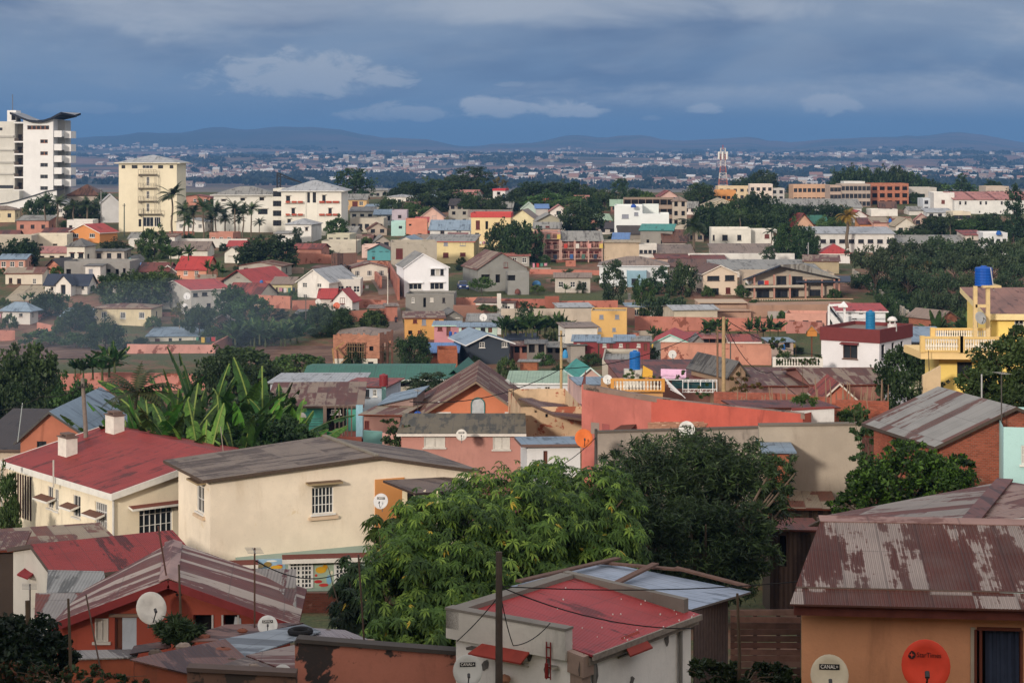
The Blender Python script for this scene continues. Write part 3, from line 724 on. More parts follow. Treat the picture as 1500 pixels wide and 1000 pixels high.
def place(me,tm,names,label,cat,loc,sc,rz,name,grp=None):
 o = thing(name,label,cat,loc,rz,grp); o.scale = (sc,sc,sc) if not isinstance(sc,tuple) else sc
 for n,m in zip(names,(me,tm)):
  c = bpy.data.objects.new(n,m); SC.collection.objects.link(c); c.parent = o
 return o
# ================================================================ the houses of the valley,far rows first
h = house
# ---- left hill,upper rows
h('house','white house with brown-red hipped roof between the curved-roof tower and the cream tower',98,146,286,318,('hip',270,'brown'),'b0a496',0,10,D=560,auto=('k',3,1))
h('house','small white gabled house with pale roof beside the cream tower block',148,174,296,330,('gy',284,'lgrey'),'c8c8c8',12,9,D=545,fa='d8d8d8')
h('house','little white flat-roofed block behind the orange house',98,136,325,352,('flat',0,'lgrey'),'dcd8d0',0,6,D=485,win=[(101,330,106,334,'d')])
h('house','bright orange house with red gable roof and white trim',101,146,339,357,('gy',328,'red'),'d8893a',-28,8,xs=172,D=440,fa='e4ddd2',win=[(106,342,115,348,'W'),(131,342,139,348,'W')],dirt=.2)
h('house','low pink house with red roof at the left edge below the curved-roof tower',-20,26,345,362,('gx',337,'maroon'),'d09888',8,9,D=455,auto=('k',3,1,1.2,.9))
h('shed','long dark red roofed shed behind the cream boundary building',56,99,346,362,('sf',334,'maroon'),'a08c80',0,8,D=452,cat='shed')
h('building','long grey-beige low building at the left edge above the round dark tree',-30,46,348,372,('flat',0,'grey'),'b4aa98',0,6,D=436,auto=('d',4,1,1,.6))
h('building','long cream low building with three slit windows below the orange house',46,98,346,368,('flat',0,'grey'),'d6ccb4',0,6,D=432,win=[(49,358,53,361,'d'),(57,357,63,360,'d'),(77,357,84,360,'d')])
h('house','low cream house with long salmon tiled roof strip',54,98,370,384,('sf',361,'salmonr'),'d0c4b0',0,6,D=418,auto=('d',3,1,1,.6))
h('house','small salmon house with steep dark brown gable roof',64,96,394,410,('gy',379,'dark'),'d08468',-10,7,D=404,win=[(73,388,78,394,'m'),(80,388,85,394,'m')],oh=.8,rf=.45)
h('house','narrow white three-storey house with small grey hipped roof',98,124,360,392,('hip',349,'dgrey'),'dcd6c4',-14,6,xs=140,D=408,win=[(103,371,109,378,'k'),(115,371,122,378,'k')],side=[(128,372,131,378,'k')],hood='5c3a34')
h('building','raw grey concrete block with dark window holes below the white three-storey house',94,190,386,412,('flat',0,'grey'),'8c8a86',-3,8,D=400,win=[(97,394,104,402,'D'),(156,394,162,402,'D'),(169,394,174,402,'D'),(180,393,184,401,'D')])
h('house','small white annexe with grey panel set against the raw concrete block',125,147,389,416,('sf',386,'dgrey'),'d8d4cc',-3,4,D=394,win=[(130,394,136,401,'l')])
h('shed','low shed with bright blue metal roof',191,224,392,404,('sf',385,'blue'),'9a928a',2,8,D=400,cat='shed')
h('house','low house with long dark maroon roof beside the blue roofed shed',204,246,397,410,('gx',384,'maroon'),'a8988c',0,9,D=393,auto=('k',3,1,1,.8))
h('house','little white gable front with maroon roof left of the red roofed salmon house',234,258,397,408,('gy',388,'maroon'),'d8d4ce',0,6,D=386,fa='d8d4ce')
h('house','salmon house with wide bright red hipped roof above the grey-white three-storey house',259,302,393,414,('gx',375,'red'),'d08c6c',-12,9,xs=319,D=392,win=[(269,397,275,403,'w'),(285,397,291,403,'w')])
h('house','cream bungalow with rust and grey roof at the left edge',8,62,400,422,('gx',391,'mixr'),'d8cdb8',6,10,D=380,win=[(13,407,18,415,'b'),(25,408,31,416,'b'),(48,408,53,416,'w')])
h('house','white cottage with steep near-black slate roof and central gable',66,128,416,436,('gx',401,'navy'),'d8d2c8',-6,9,xs=141,D=352,win=[(74,420,78,426,'d'),(108,420,112,425,'d'),(119,419,123,424,'d')],side=[(133,419,137,425,'d')])
h('house_porch','white pointed gable front projecting from the black slate roofed cottage',82,104,415,438,('gy',403,'navy'),'e0dad0',-6,3,D=345,win=[(89,417,96,432,'d')],cat='house',oh=.3)
h('shed','low shed with wide beige tarpaulin roof at the left',8,62,440,446,('sf',418,'beige'),'8a7c6c',4,16,D=342,cat='shed')
h('house','white two-storey house with blue-grey hipped roof and pink laundry side at the left edge',4,44,454,482,('hip',442,'bgrey'),'ccc8c0',-14,7,xs=56,D=311,win=[(28,459,33,464,'d'),(14,458,18,463,'d')],side=[(47,458,49,463,'d')],oh=.6)
h('house','low pinkish house with pale grey sheet roof in the smoke',91,140,462,480,('gx',451,'bgrey'),'b89484',-8,9,xs=160,D=313,auto=('d',3,1,.9,.8))
h('house','grey-white three-storey house with bright red roof, dormers and arched side openings',280,336,424,468,('gx',409,'red'),'b8b6b0',36,9,xs=233,D=318,fa='c8c4bc',
  win=[(283,429,290,434,'k'),(296,428,304,433,'k'),(287,447,293,453,'k'),(303,444,309,452,'k')],side=[(235,427,239,441,'D'),(241,427,246,441,'D'),(235,444,239,452,'D')],dirt=.6)
h('house','low white house with flat pale blue roof behind the pink boundary wall',216,290,492,506,('sf',479,'bgrey'),'ccc6b6',4,12,D=300,win=[(227,496,234,503,'o'),(247,495,252,501,'k'),(262,495,266,501,'k')])
h('house','small brick house with pale gable roof among the banana plants',306,344,474,490,('gy',461,'taupe'),'9c7a68',8,7,D=304,win=[(313,477,318,482,'d')])
h('house','white bungalow with long brown roof below the palms',248,304,366,382,('gx',353,'taupe'),'d0cabc',0,9,D=402,win=[(262,369,267,375,'d'),(276,370,281,376,'d')])
h('house','low house with small dark pink roof above the white gable cottage',334,358,360,372,('gx',352,'red'),'b8a498',0,7,D=412)
h('house','tiny white gable cottage left of the big round tree',329,350,369,384,('gy',361,'taupe'),'d8d4c8',-12,7,xs=358,D=394,win=[(335,368,341,375,'b')])
h('house','grey gabled house with large bright red roof and blue tank beside it',328,372,410,424,('gy',395,'red'),'a09c90',-22,12,D=352,oh=.9,win=[(347,401,351,406,'k')])
h('house','cream annexe with faded red gable roof below the big red roof',330,378,431,446,('gx',414,'redold'),'d0c4b0',-20,7,D=336)
h('house','small yellow house with grey-brown roof left of the white villa',398,428,415,434,('gx',405,'taupe'),'d6c890',-8,7,D=349,win=[(404,421,407,427,'b'),(413,422,418,428,'b')])
h('house','large white gabled villa with pale grey roof above the terraces',436,482,411,440,('gy',394,'lgrey'),'e0dcd4',-18,12,D=340,win=[(443,414,450,421,'w'),(464,415,471,421,'w'),(444,431,450,437,'w')],fa='d8d4cc')
h('house','flat-roofed white annexe with railing right of the white villa',482,528,414,436,('flat',0,'lgrey'),'c8c4bc',0,6,D=338,auto=('w',4,1,1.1,1.1),par=.6)
h('house','white gable-fronted house with dark red roof and grey side wall',488,516,438,458,('gy',423,'red'),'dedad4',-12,8,xs=526,D=318,win=[(498,436,505,445,'s')],rf=.48,oh=.4)
h('house','low white wing with red roof running left from the gable-fronted house',467,490,436,456,('gx',422,'red'),'c8beb4',0,7,D=321)
h('hut','grey hut of patched sheets on the slope below the terrace walls',434,454,459,474,('sf',453,'dgrey'),'9c7c6c',0,6,D=312,cat='hut',win=[(435,464,442,473,'p')])
h('hut','brick hut with low tin roof between the bananas and the alley',540,562,451,466,('sf',446,'taupe'),'b0705a',0,6,D=318,cat='hut')
# ---- around the hotel and centre left
h('house','small white house with pale hipped roof in front of the white hotel',418,456,328,352,('hip',320,'lgrey'),'dcdad4',-10,9,xs=471,D=440,win=[(447,333,451,338,'d'),(430,333,433,337,'d')],hood='b8b4ac')
h('house','white low annexe with grey roof left of the small white hipped house',404,430,342,358,('sf',338,'grey'),'d4d2cc',0,6,D=428,win=[(411,345,418,349,'D')])
h('building','beige flat-roofed block with slit windows above the brown sheet fence',479,512,346,358,('flat',0,'beige'),'b8b49c',-8,7,D=424,auto=('k',3,1,.9,.8))
h('building','weathered beige concrete block standing above the salmon wall',471,522,356,372,('flat',0,'beige'),'bcb6a4',-3,8,D=414,bare='8f8c80')
h('house','teal gabled cottage at the head of the alley',538,572,366,384,('gy',358,'brown'),'4e9aa0',0,7,D=402,win=[(545,364,549,368,'k'),(556,364,560,368,'k'),(545,376,549,380,'o'),(565,364,569,368,'k')],dirt=.3)
h('house','narrow pale pink house with pitched roof behind the teal cottage',530,556,359,382,('sr',353,'brown'),'d8b8ac',0,6,D=410,win=[(535,359,539,363,'b')])
h('kiosk','small turquoise kiosk on the dirt yard where people stand',510,519,379,389,('sf',376,'bgrey'),'6a9ea0',0,3,D=396,cat='kiosk')
h('building','three-storey raw beige block behind the white gabled house',573,640,358,408,('flat',0,'beige'),'a8a090',4,9,D=372,win=[(580,364,590,379,'m')],bare='8c877a')
h('building','grey-white three-storey building with balconies below the tree line',513,562,322,342,('flat',0,'grey'),'b8b0a0',-3,8,D=462,auto=('k',5,1,1,1.1))
h('house','white storey with grey lean-to roof left of the lilac house',513,548,309,326,('sf',303,'dgrey'),'c8c4b8',0,7,D=484,auto=('k',3,1,1,1.1))
h('building','long yellow house with grey roof beside the hotel',501,537,292,312,('gx',284,'grey'),'d0a868',0,8,D=540,win=[(506,295,511,301,'w'),(516,295,524,304,'m'),(526,295,532,301,'w')])
h('building','small grey two-storey building right of the big tree by the hotel',540,567,279,292,('sf',276,'grey'),'9c9a94',4,8,D=590,auto=('k',3,1,.9,.9))
h('house','long grey low roofed building behind the lilac house',536,588,302,316,('sf',299,'bgrey'),'a8a298',0,7,D=515,auto=('k',5,1,.9,.8))
h('house','pale green-white house with pitched roof left of the lilac house',548,576,314,328,('sf',307,'bgrey'),'c4ccc8',0,6,D=478,auto=('k',2,1,1,1.1))
h('house','lilac-grey house wall with single window',574,596,308,330,('sr',311,'grey'),'b4a8b4',0,7,D=472,win=[(583,315,588,320,'b')])
h('house','bright mint house below the lilac wall',573,594,327,348,('flat',0,'lgrey'),'a2cfc8',0,6,D=455,win=[(584,331,589,335,'k')],dirt=.2)
h('house','salmon orange house with roof terrace and red annexe',595,626,324,350,('flat',0,'salmonr'),'cf8468',4,7,D=452,win=[(599,328,603,331,'d'),(612,342,618,346,'d')])
h('house','small olive house with bright red roof on top of the salmon house',609,626,325,340,('sf',318,'red'),'a8a884',0,5,D=459,auto=('k',2,1,.8,.9))
h('house','peach gable-fronted house with brown roof',616,650,317,336,('gy',304,'brown'),'d8ae9c',0,9,D=482,win=[(633,316,639,324,'l')],fa='c4a89c')
h('building','rough grey concrete house with orange dish right of the peach gable',657,688,308,330,('sr',305,'grey'),'a09c90',0,7,D=490,auto=('d',2,2,.9,.9))
h('house','white low house with long blue-grey roof in front of the red topped yellow house',630,689,336,352,('gx',322,'bgrey'),'ccccc8',-4,9,D=440,win=[(645,338,651,343,'b'),(668,337,676,341,'w')])
h('house','long two-storey pale yellow house with grey roof and red band',624,694,353,392,('sf',343,'grey'),'d8c488',-6,9,xs=702,D=402,fa='b06050',win=[(650,354,656,360,'l'),(674,353,682,360,'l'),(649,370,657,377,'m'),(674,370,682,375,'m'),(630,354,634,357,'b')],dirt=.3)
h('building','tall yellow three-storey house with red parapet band',690,748,318,366,('flat',0,'red'),'dcc48c',-3,9,D=430,fa='b84c48',par=.9,win=[(697,323,703,336,'m'),(711,324,715,336,'D'),(726,326,732,330,'b'),(710,341,715,350,'m'),(696,341,702,346,'k')],dirt=.3)
h('house','small white gable cottage with grey sheet roof above the white two-storey house',582,606,352,362,('gy',346,'bgrey'),'d4ccc0',-10,8,D=418)
h('house','red-roofed narrow annexe behind the blue-grey roofed white house',657,683,346,352,('sf',341,'redold'),'9a8c84',0,6,D=428)
h('building','white tower-like house with two red bands and blue tank on the ridge',722,740,279,310,('flat',0,'red'),'d4d0cc',-8,6,D=520,fa='b04048',win=[(728,281,733,286,'d'),(731,292,737,296,'k'),(728,287,732,291,'m')])
h('building','ribbed pink-brown building with flat roof left of the red banded tower house',696,722,294,310,('flat',0,'grey'),'b8989c',0,7,D=528,auto=('k',6,1,.7,1.6))
h('house','grey roofed terrace with white dormer gable',687,748,316,326,('gx',307,'taupe'),'b8b0a4',0,9,D=470)
h('house','cream gable-fronted house with grey roof',746,784,321,340,('gy',307,'taupe'),'d8cc9c',-8,10,D=462,win=[(771,320,776,325,'k')])
h('house','small mint gable house with pale roof near the ridge',764,786,305,318,('gy',296,'pgreen'),'b4c8bc',0,8,D=505,win=[(772,304,778,309,'w')],fa='c8d4cc')
h('house','low house with clear blue roof right of the mint gable',785,803,305,318,('sf',299,'blue'),'b0aca8',0,6,D=498)
h('building','long orange-red low building below the dark trees of the ridge',772,808,292,304,('flat',0,'brown'),'a8503c',0,7,D=545,auto=('k',5,1,1,.8))
h('house','white gable cottage with salmon roof left of the round ridge tree',806,831,308,322,('gy',300,'salmonr'),'d8d0c8',0,8,D=492,win=[(815,309,822,315,'k')],oh=.5)
h('house','beige gabled house with sagging grey roof behind the pink apartments',788,822,322,342,('gy',313,'grey'),'a8a48c',4,9,D=455,win=[(796,320,802,328,'w')],oh=.7)
h('house','slim grey and white leaning-roof house at the shoulder of the round tree',822,838,322,340,('sl',314,'lgrey'),'b4b0a8',0,8,D=450)
h('building','rooftop house with two dormers on the pink apartment block',782,820,334,345,('gx',325,'grey'),'c4a090',-3,8,D=425,win=[(788,331,794,335,'k'),(799,331,805,335,'m')])
h('building','four-storey salmon pink apartment block with open galleries',781,820,341,388,('flat',0,'grey'),'b88478',-3,8,D=408,par=.15,
  win=[(x,y,x+6,y+8,'m') for y in (342,355,369) for x in (784,792,801,810)],dirt=.6)
h('building','long pink apartment block with laundry galleries and grey sloping roof',822,882,352,388,('gx',338,'grey'),'b88074',3,9,D=403,
  win=[(x,y,x+6,y+8,'m') for y in (353,368) for x in (826,834,844,853,862,871)]+[(827,383,833,388,'D'),(845,383,851,388,'D')],dirt=.6)
# ---- centre
h('house','clean white two-storey gabled house with round attic vent',592,657,391,431,('gy',371,'grey'),'e2e3e6',11,9.5,xs=581,D=335,fa='e2e2e4',dirt=.08,rf=.42,oh=.25,
  win=[(631,394,637,403,'k'),(638,394,644,403,'p'),(645,394,650,403,'k'),(599,415,618,424,'W'),(630,414,650,424,'W')],hood='e0e0e0')
h('building','unplastered grey block storey under the clean white house',594,665,433,457,('flat',0,'grey'),'84827c',-2,7,D=319,par=.3,win=[(603,436,607,443,'w'),(620,436,624,450,'D'),(630,436,635,442,'p'),(648,436,652,443,'k')])
h('house','unfinished grey block house with bare roof beams and gable',700,772,393,421,('gy',370,'rust'),'8a8a84',14,10,xs=678,D=343,rf=.47,oh=.35,
  win=[(726,384,733,396,'D'),(738,384,744,392,'m'),(705,402,718,412,'D'),(726,402,733,414,'D'),(742,403,754,411,'D')])
h('house','grey terrace block with balustrade projecting from the unfinished house',744,775,401,421,('flat',0,'grey'),'8c8c88',6,4,D=338,par=.3,win=[(743,403,755,411,'D')])
h('house','orange-yellow two-storey house with rusty roof at the foot of the alley',593,650,465,496,('sf',456,'rust'),'cf9640',4,8,D=297,fa='6a4438',win=[(605,468,611,473,'m'),(618,467,624,476,'l'),(637,468,643,473,'m'),(598,484,604,490,'D'),(612,484,618,490,'o')])
h('house','grey gable-ended house right of the orange-yellow house',650,678,464,492,('gy',455,'dgrey'),'86847e',8,7,D=303,win=[(668,460,673,465,'w')])
h('house','low white house with plain grey roof and small dish behind the mint shops',685,734,470,486,('sf',459,'grey'),'c8c8c0',0,8,D=302)
h('shop','mint and pink shop with three open doors and white columns',636,672,476,496,('sf',470,'bgrey'),'c08088',0,6,D=288,cat='shop',fa='a8c8bc',win=[(641,479,648,484,'m'),(654,478,660,492,'o')])
h('shop','low mint green shop with red shutters beside the pink shop',672,728,478,496,('sf',472,'bgrey'),'b4cfc2',0,6,D=286,cat='shop',win=[(676,480,683,488,'m'),(689,480,696,488,'m'),(704,480,711,486,'k'),(715,480,721,487,'o')])
h('house','dark navy gabled house with white bargeboards and blue-grey roof',688,746,501,519,('gy',489,'bgrey'),'3a424c',14,10,D=266,fa='dcdcda',rf=.42,oh=.7,win=[(702,501,710,509,'w'),(735,501,743,508,'w')],dirt=.15)
h('shed','lean-to with slate blue roof tucked behind the navy house',742,786,497,510,('sf',488,'navy'),'4c5058',0,8,D=281,cat='shed')
h('shed','low brick shed with flat light blue roof in front of the navy house',626,669,516,532,('sf',502,'blue'),'b4745a',0,9,D=263,cat='shed',wm=brickm())
h('shed','square brick outhouse with blue barrel roof below the light blue roofed shed',641,670,517,531,('flat',0,'salmonr'),'b8785c',3,5,D=258,cat='shed',wm=brickm())
h('hut','tiny orange brick hut with flat grey sheet on open ground',762,787,529,541,('sf',526,'grey'),'b8704c',-3,4,D=253,cat='hut',wm=brickm('b86e4a'))
h('hut','shanty of weathered grey planks and mixed sheets',772,800,503,524,('sf',497,'dgrey'),'7c746c',0,6,D=268,cat='hut',auto=('D',2,1,.8,1.2),bare='5c544c')
h('hut','low shanty of red brick and tin beside the plank shanty',752,774,506,523,('sf',500,'rust'),'9a6454',5,5,D=270,cat='hut',auto=('D',2,1,.7,1.2))
h('hut','pale rendered shanty cube near the blue barrel',836,857,505,527,('sf',503,'dgrey'),'9c948a',6,4,D=266,cat='hut',bare='7a6a5c')
h('hut','scrap sheet shanty with leaning roof between the plank shanty and the wooden pole',800,834,508,522,('sf',500,'grey'),'8a8078',-4,7,D=272,cat='hut',auto=('D',3,1,.7,1),bare='6c5c50')
h('house','white block house with weathered grey roof next to the banana grove',828,875,479,502,('sf',472,'taupe'),'d2cec2',8,6,xs=818,D=276,dirt=.2)
h('house','mustard yellow block with four small grey shutters',866,918,456,490,('flat',0,'beige'),'d6a854',-4,6,D=296,par=.1,win=[(878,461,884,467,'l'),(901,461,907,467,'l'),(876,480,881,485,'l'),(897,480,902,485,'l')],dirt=.25)
for i,(x0,x1,lab,yt,rr) in enumerate(((840,876,'deep red row house at the left end of the row below the yellow block',499,'bgrey'),(878,902,'deep red row house with porch and blue lean-to roof in the middle of the row',501,'bgrey'),
  (902,928,'deep red row house with pale door and solar panel on its roof',499,'bgrey'),(928,952,'deep red row house at the right end of the row beside the mint gable',499,'grey'))):
 h('house',lab,x0,x1,yt,516,('sf',yt-9+i % 2*2,rr),'8c3638',-3,7,D=268-i,grp='deep red row houses',win=[(x0+5,503,x0+10,508,'w'),(x0+15,503,x0+20,514,'o')])
h('house','white gable house with mint bargeboards and crimson roof',957,1012,501,516,('gy',489,'red'),'cfe0da',-8,10,D=272,fa='8cc4b4',rf=.45)
h('house','crimson roofed low house behind the mint bargeboard gable',988,1026,494,506,('sf',486,'red'),'c0a49c',0,7,D=284)
h('hut','small grey stone gatehouse with dark door in the salmon wall',1015,1031,499,518,('gy',491,'dgrey'),'8a8078',0,4,D=268,cat='hut',win=[(1023,503,1030,517,'o')])
h('house','low house with red sheet roof and solar panel behind the salmon wall',1070,1112,500,512,('gx',489,'redold'),'d0b4a4',0,8,D=278,fa='e0dcd4')
h('house','pinkish bungalow row with flat roof and dark window gaps right of the stone gatehouse',1030,1068,495,508,('sf',488,'salmonr'),'c08c78',0,7,D=283,auto=('D',4,1,1,.8))
h('house','blue-grey roofed shed house at the right end of the salmon wall',1128,1162,500,516,('sf',494,'bgrey'),'a89488',0,7,D=274,auto=('d',2,1,.9,.8))
h('building','white modern stepped villa with blue roof tanks',900,941,304,350,('flat',0,'white'),'d8dedd',-4,10,D=430,dirt=.1,win=[(911,314,921,320,'l'),(929,311,935,316,'l')])
h('building','lower right wing of the white modern stepped villa',941,980,316,344,('flat',0,'white'),'d8dedd',-4,9,D=428,dirt=.1)
h('building','recessed upper block of the white modern villa',941,965,303,330,('flat',0,'white'),'ccd4d0',-4,8,D=436,dirt=.1)
h('building','unfinished tan concrete building with open storeys behind the white villa',914,988,291,334,('flat',0,'taupe'),'988474',-2,9,D=470,auto=('D',7,3,1.6,1.5),par=.1)
h('building','stained stair tower at the right end of the unfinished building',985,1006,294,334,('hip',287,'taupe'),'b4a898',-3,6,D=466,auto=('D',2,3,.8,1.1))
h('house','brown roofed shed in front of the white modern villa',907,942,342,352,('gx',330,'dark'),'8c8478',0,9,D=424)
h('house','grey block house with flat teal roof and laundry',938,985,337,360,('sf',328,'teal'),'8e8a82',-8,8,D=412,win=[(947,351,951,356,'D'),(968,336,972,339,'D'),(968,352,972,357,'D')])
h('house','long brown roofed house behind the drooping palm',972,1004,354,366,('gx',336,'brown'),'c4bcb0',0,10,D=408)
h('house','small blue roofed house with wavy fence left of the teal roof',898,920,350,360,('sf',341,'blue'),'98a09c',-5,7,D=411)
h('building','long low beige and cream building with terrace',884,936,355,376,('sf',351,'beige'),'bca88c',-4,7,D=398,bare='8f7f68')
h('building','cream boundary block right of the long beige building',936,962,361,377,('flat',0,'white'),'c8c4bc',-4,5,D=397,auto=('k',4,1,.7,.7))
h('villa','white villa with crenellated parapet and two pilastered bays',1042,1100,338,360,('flat',0,'white'),'d6d2c6',-3,9,D=418,par=.5,win=[(1058,344,1066,352,'k'),(1080,344,1086,352,'k'),(1044,344,1047,352,'k')],cat='villa')
h('villa','right wing of the white villa with sloping pediment and red shutters',1100,1138,340,362,('flat',0,'white'),'d2cec4',-3,8,D=420,par=.5,win=[(1120,343,1127,349,'s'),(1133,341,1138,349,'s')],cat='villa')
h('shed','long shed with upright grey sheet roof left of the white boundary wall',963,1016,371,378,('sf',358,'taupe'),'b8aea0',0,9,D=396,cat='shed')
h('shed','longest grey ribbed sheet roof in front of the white villa',1045,1136,371,378,('sf',357,'taupe'),'b8aea0',0,9,D=398,cat='shed')
h('shed','low shed with dark red roof strip left of the white boundary wall',962,1010,378,384,('sf',371,'maroon'),'b89c8c',0,7,D=390,cat='shed')
h('shed','low shed with dark red roof strip against the white boundary wall',1017,1063,380,384,('sf',373,'maroon'),'b89c8c',0,6,D=388,cat='shed')
h('house','big white and pale blue two-storey house with grey hipped roof behind the white-barked tree',878,978,388,424,('hip',375,'taupe'),'d0d6d8',-4,10,D=360,win=[(935,388,941,398,'k'),(965,391,972,398,'l'),(951,408,956,413,'k')],fa='c8ccd0')
h('house','pale blue ground-floor porch block of the grey hipped house',918,947,400,426,('flat',0,'bgrey'),'7fa6b8',-4,3,D=354,win=[(925,408,935,416,'k')])
h('house','white house wing with rust-red striped roof behind the cream gable house',980,1032,390,420,('gx',379,'brown'),'cfc8bc',-6,10,D=362,win=[(981,389,984,395,'D')])
h('house','cream two-storey gable-fronted house with red-brown roof and white bargeboards',1030,1080,400,438,('gy',388,'brown'),'d4c0a8',10,10,xs=1014,D=338,fa='dcd4c8',rf=.5,dirt=.15,
  win=[(1036,404,1054,411,'k'),(1062,403,1076,411,'k'),(1037,422,1053,437,'k'),(1063,421,1070,430,'m')],side=[(1019,403,1028,411,'k'),(1020,421,1028,429,'k')])
h('building','long low white building with broad pale grey roof behind the cream gable house',1042,1200,395,414,('sf',380,'grey'),'c4beb4',0,14,D=376)
h('building','beige block building with rusty lean-to roof above the modern balcony house',1178,1229,382,406,('sf',373,'rust'),'a89878',-8,8,D=388,win=[(1206,381,1215,386,'D')])
# ---- upper right
h('building','orange low block under the mast',1050,1078,281,298,('flat',0,'salmonr'),'cf8a3c',0,8,D=600,auto=('k',4,1,1,.9))
h('building','cream long block with blue tanks behind the orange block',1052,1102,275,294,('flat',0,'beige'),'d0b890',0,8,D=615,auto=('k',5,2,1,.9))
h('building','pinkish cream three-storey house with roof terrace near the mast',1098,1132,272,296,('flat',0,'white'),'d4c4b8',-4,8,D=605,auto=('k',4,2,1,1))
h('building','grey block right of the roof terrace house',1130,1149,278,296,('flat',0,'grey'),'b8b4b0',0,7,D=610,auto=('k',2,2,1,1))
h('warehouse','beige gable-ended warehouse left of the grove',1031,1085,302,318,('gy',291,'beige'),'c0b49c',0,12,D=510,fa='c8beaa',cat='warehouse')
h('warehouse','very long grey shed roof with white walls across the upper right',1126,1262,304,320,('gx',291,'grey'),'c8c8c4',0,16,D=520,auto=('k',12,1,1.2,1),cat='warehouse')
h('house','pink A-frame gable with dark red steep roof in the grove',1160,1192,331,340,('gy',312,'redold'),'d8a888',12,10,D=452,oh=.8)
h('house','low house with dark green roof right of the pink A-frame',1182,1212,327,338,('gx',315,'green'),'c0a080',0,9,D=458)
h('building','long low white building with grey roof behind the palm tree',1185,1310,342,364,('sf',332,'lgrey'),'d0cec8',-2,12,D=416,auto=('k',9,1,1.2,.8))
h('building','grey and pink six-bay apartment block left of the salmon block',1232,1275,272,306,('flat',0,'grey'),'a8988c',0,9,D=590,auto=('k',7,3,1,1.3))
h('building','white top storey on the grey and pink apartment block',1236,1267,268,280,('flat',0,'white'),'d4d4d0',0,6,D=592,auto=('k',4,1,1.3,.9))
h('building','grey-pink apartment block end left of the six-bay block',1216,1233,274,306,('flat',0,'grey'),'b49c8c',0,9,D=593,auto=('k',3,3,1,1.3))
h('building','orange and pale strip building behind the grove left of the apartment blocks',1162,1216,273,300,('flat',0,'beige'),'c09878',0,9,D=610,auto=('k',8,2,1,1.1))
h('building','bare salmon brick apartment block with three rows of dark windows',1276,1331,272,304,('flat',0,'salmonr'),'b87860',0,9,D=575,par=.6,auto=('D',5,3,1.4,1.6),wm=brickm('b87860','9a6a56',2))
h('building','pale grey block with dark opening right of the salmon brick block',1331,1372,277,300,('flat',0,'grey'),'b8b4ac',0,9,D=590,win=[(1347,284,1355,289,'D')])
h('building','pale pink long block on the far right ridge',1444,1478,275,290,('flat',0,'beige'),'b8a898',0,9,D=612,auto=('k',5,1,1,1))
h('building','white stepped-gable terrace end with small red hood',1368,1398,284,316,('flat',0,'white'),'d6d4ce',-6,14,D=520,par=.3,win=[(1379,293,1384,299,'s')])
for i,(x0,x1,lab) in enumerate(((1398,1428,'white terrace house with faded red roof, first right of the stepped gable'),(1428,1459,'white terrace house with faded red roof, second right of the stepped gable'),(1459,1500,'white terrace house with faded red roof beside the tall conifer'),(1500,1545,'white terrace house with faded red roof at the right edge'))):
 h('house',lab,x0,x1,292,317,('sf',281,'salmonr'),'d4d4d0',0,12,D=520-i,grp='white terrace with faded red roofs',win=[(x0+7,295,x0+10,300,'k'),(x0+15,295,x0+18,300,'k'),(x0+6,309,x0+8,312,'k')])
h('house','small white house with dark red hipped roof in front of the grey shed roof',1202,1245,371,384,('hip',357,'red'),'d4d0cc',-6,9,D=395,fa='dcd8d0')
h('building','long grey low roof running behind the flat-topped trees',1258,1392,356,372,('gx',344,'grey'),'b0aaa2',0,14,D=420)
h('building','right half of the grey roof with white chimney, behind the flat-topped trees',1392,1442,355,372,('gx',344,'grey'),'b4b0a8',0,14,D=416)
h('house','white flat house with red lean-to and blue tank at the right',1440,1476,344,362,('flat',0,'white'),'d0d2d4',-4,8,D=412,auto=('k',4,1,.8,.8))
h('house','low house with muted red roof left of the white house with blue tank',1414,1442,344,360,('sf',337,'redold'),'c0b4a8',0,8,D=418)
h('house','small white gable house with balcony among palms',1312,1342,330,346,('gy',319,'beige'),'ccc4b4',0,8,D=440,auto=('k',2,1,1,1))
h('house','little orange wall house under maroon roof left of the palms',1260,1282,328,338,('sf',319,'maroon'),'cf8848',0,7,D=455)
h('house','pale pink house with mixed tin roof right of the orange wall house',1280,1304,326,338,('sf',318,'mixr'),'cf9c88',0,7,D=452)
h('house','small white house with crimson roof tip above the orange wall house',1246,1270,316,326,('gy',308,'red'),'d4d0cc',0,8,D=485)
h('house','white house with flat roof and blue drum in the dense cluster right of centre',1276,1315,309,320,('flat',0,'white'),'d8d4cc',0,7,D=500)
h('house','grey-roofed white cottage left of the cream flat building',1332,1352,308,320,('gx',302,'grey'),'d0ccc4',0,7,D=505)
h('house','cream flat building below the white terrace',1396,1422,313,326,('flat',0,'beige'),'cfc4ac',0,8,D=485,auto=('k',3,1,1.6,1))
h('house','low grey and white house left of the cream flat building under the terrace',1358,1396,311,322,('sf',305,'lgrey'),'c8c8c8',0,7,D=498,auto=('k',3,1,1,.9))
h('house','pale blue-white house between the small round tree and the stepped gable',1352,1372,293,312,('flat',0,'lgrey'),'c0c8d0',0,7,D=535,auto=('k',2,2,1,1))
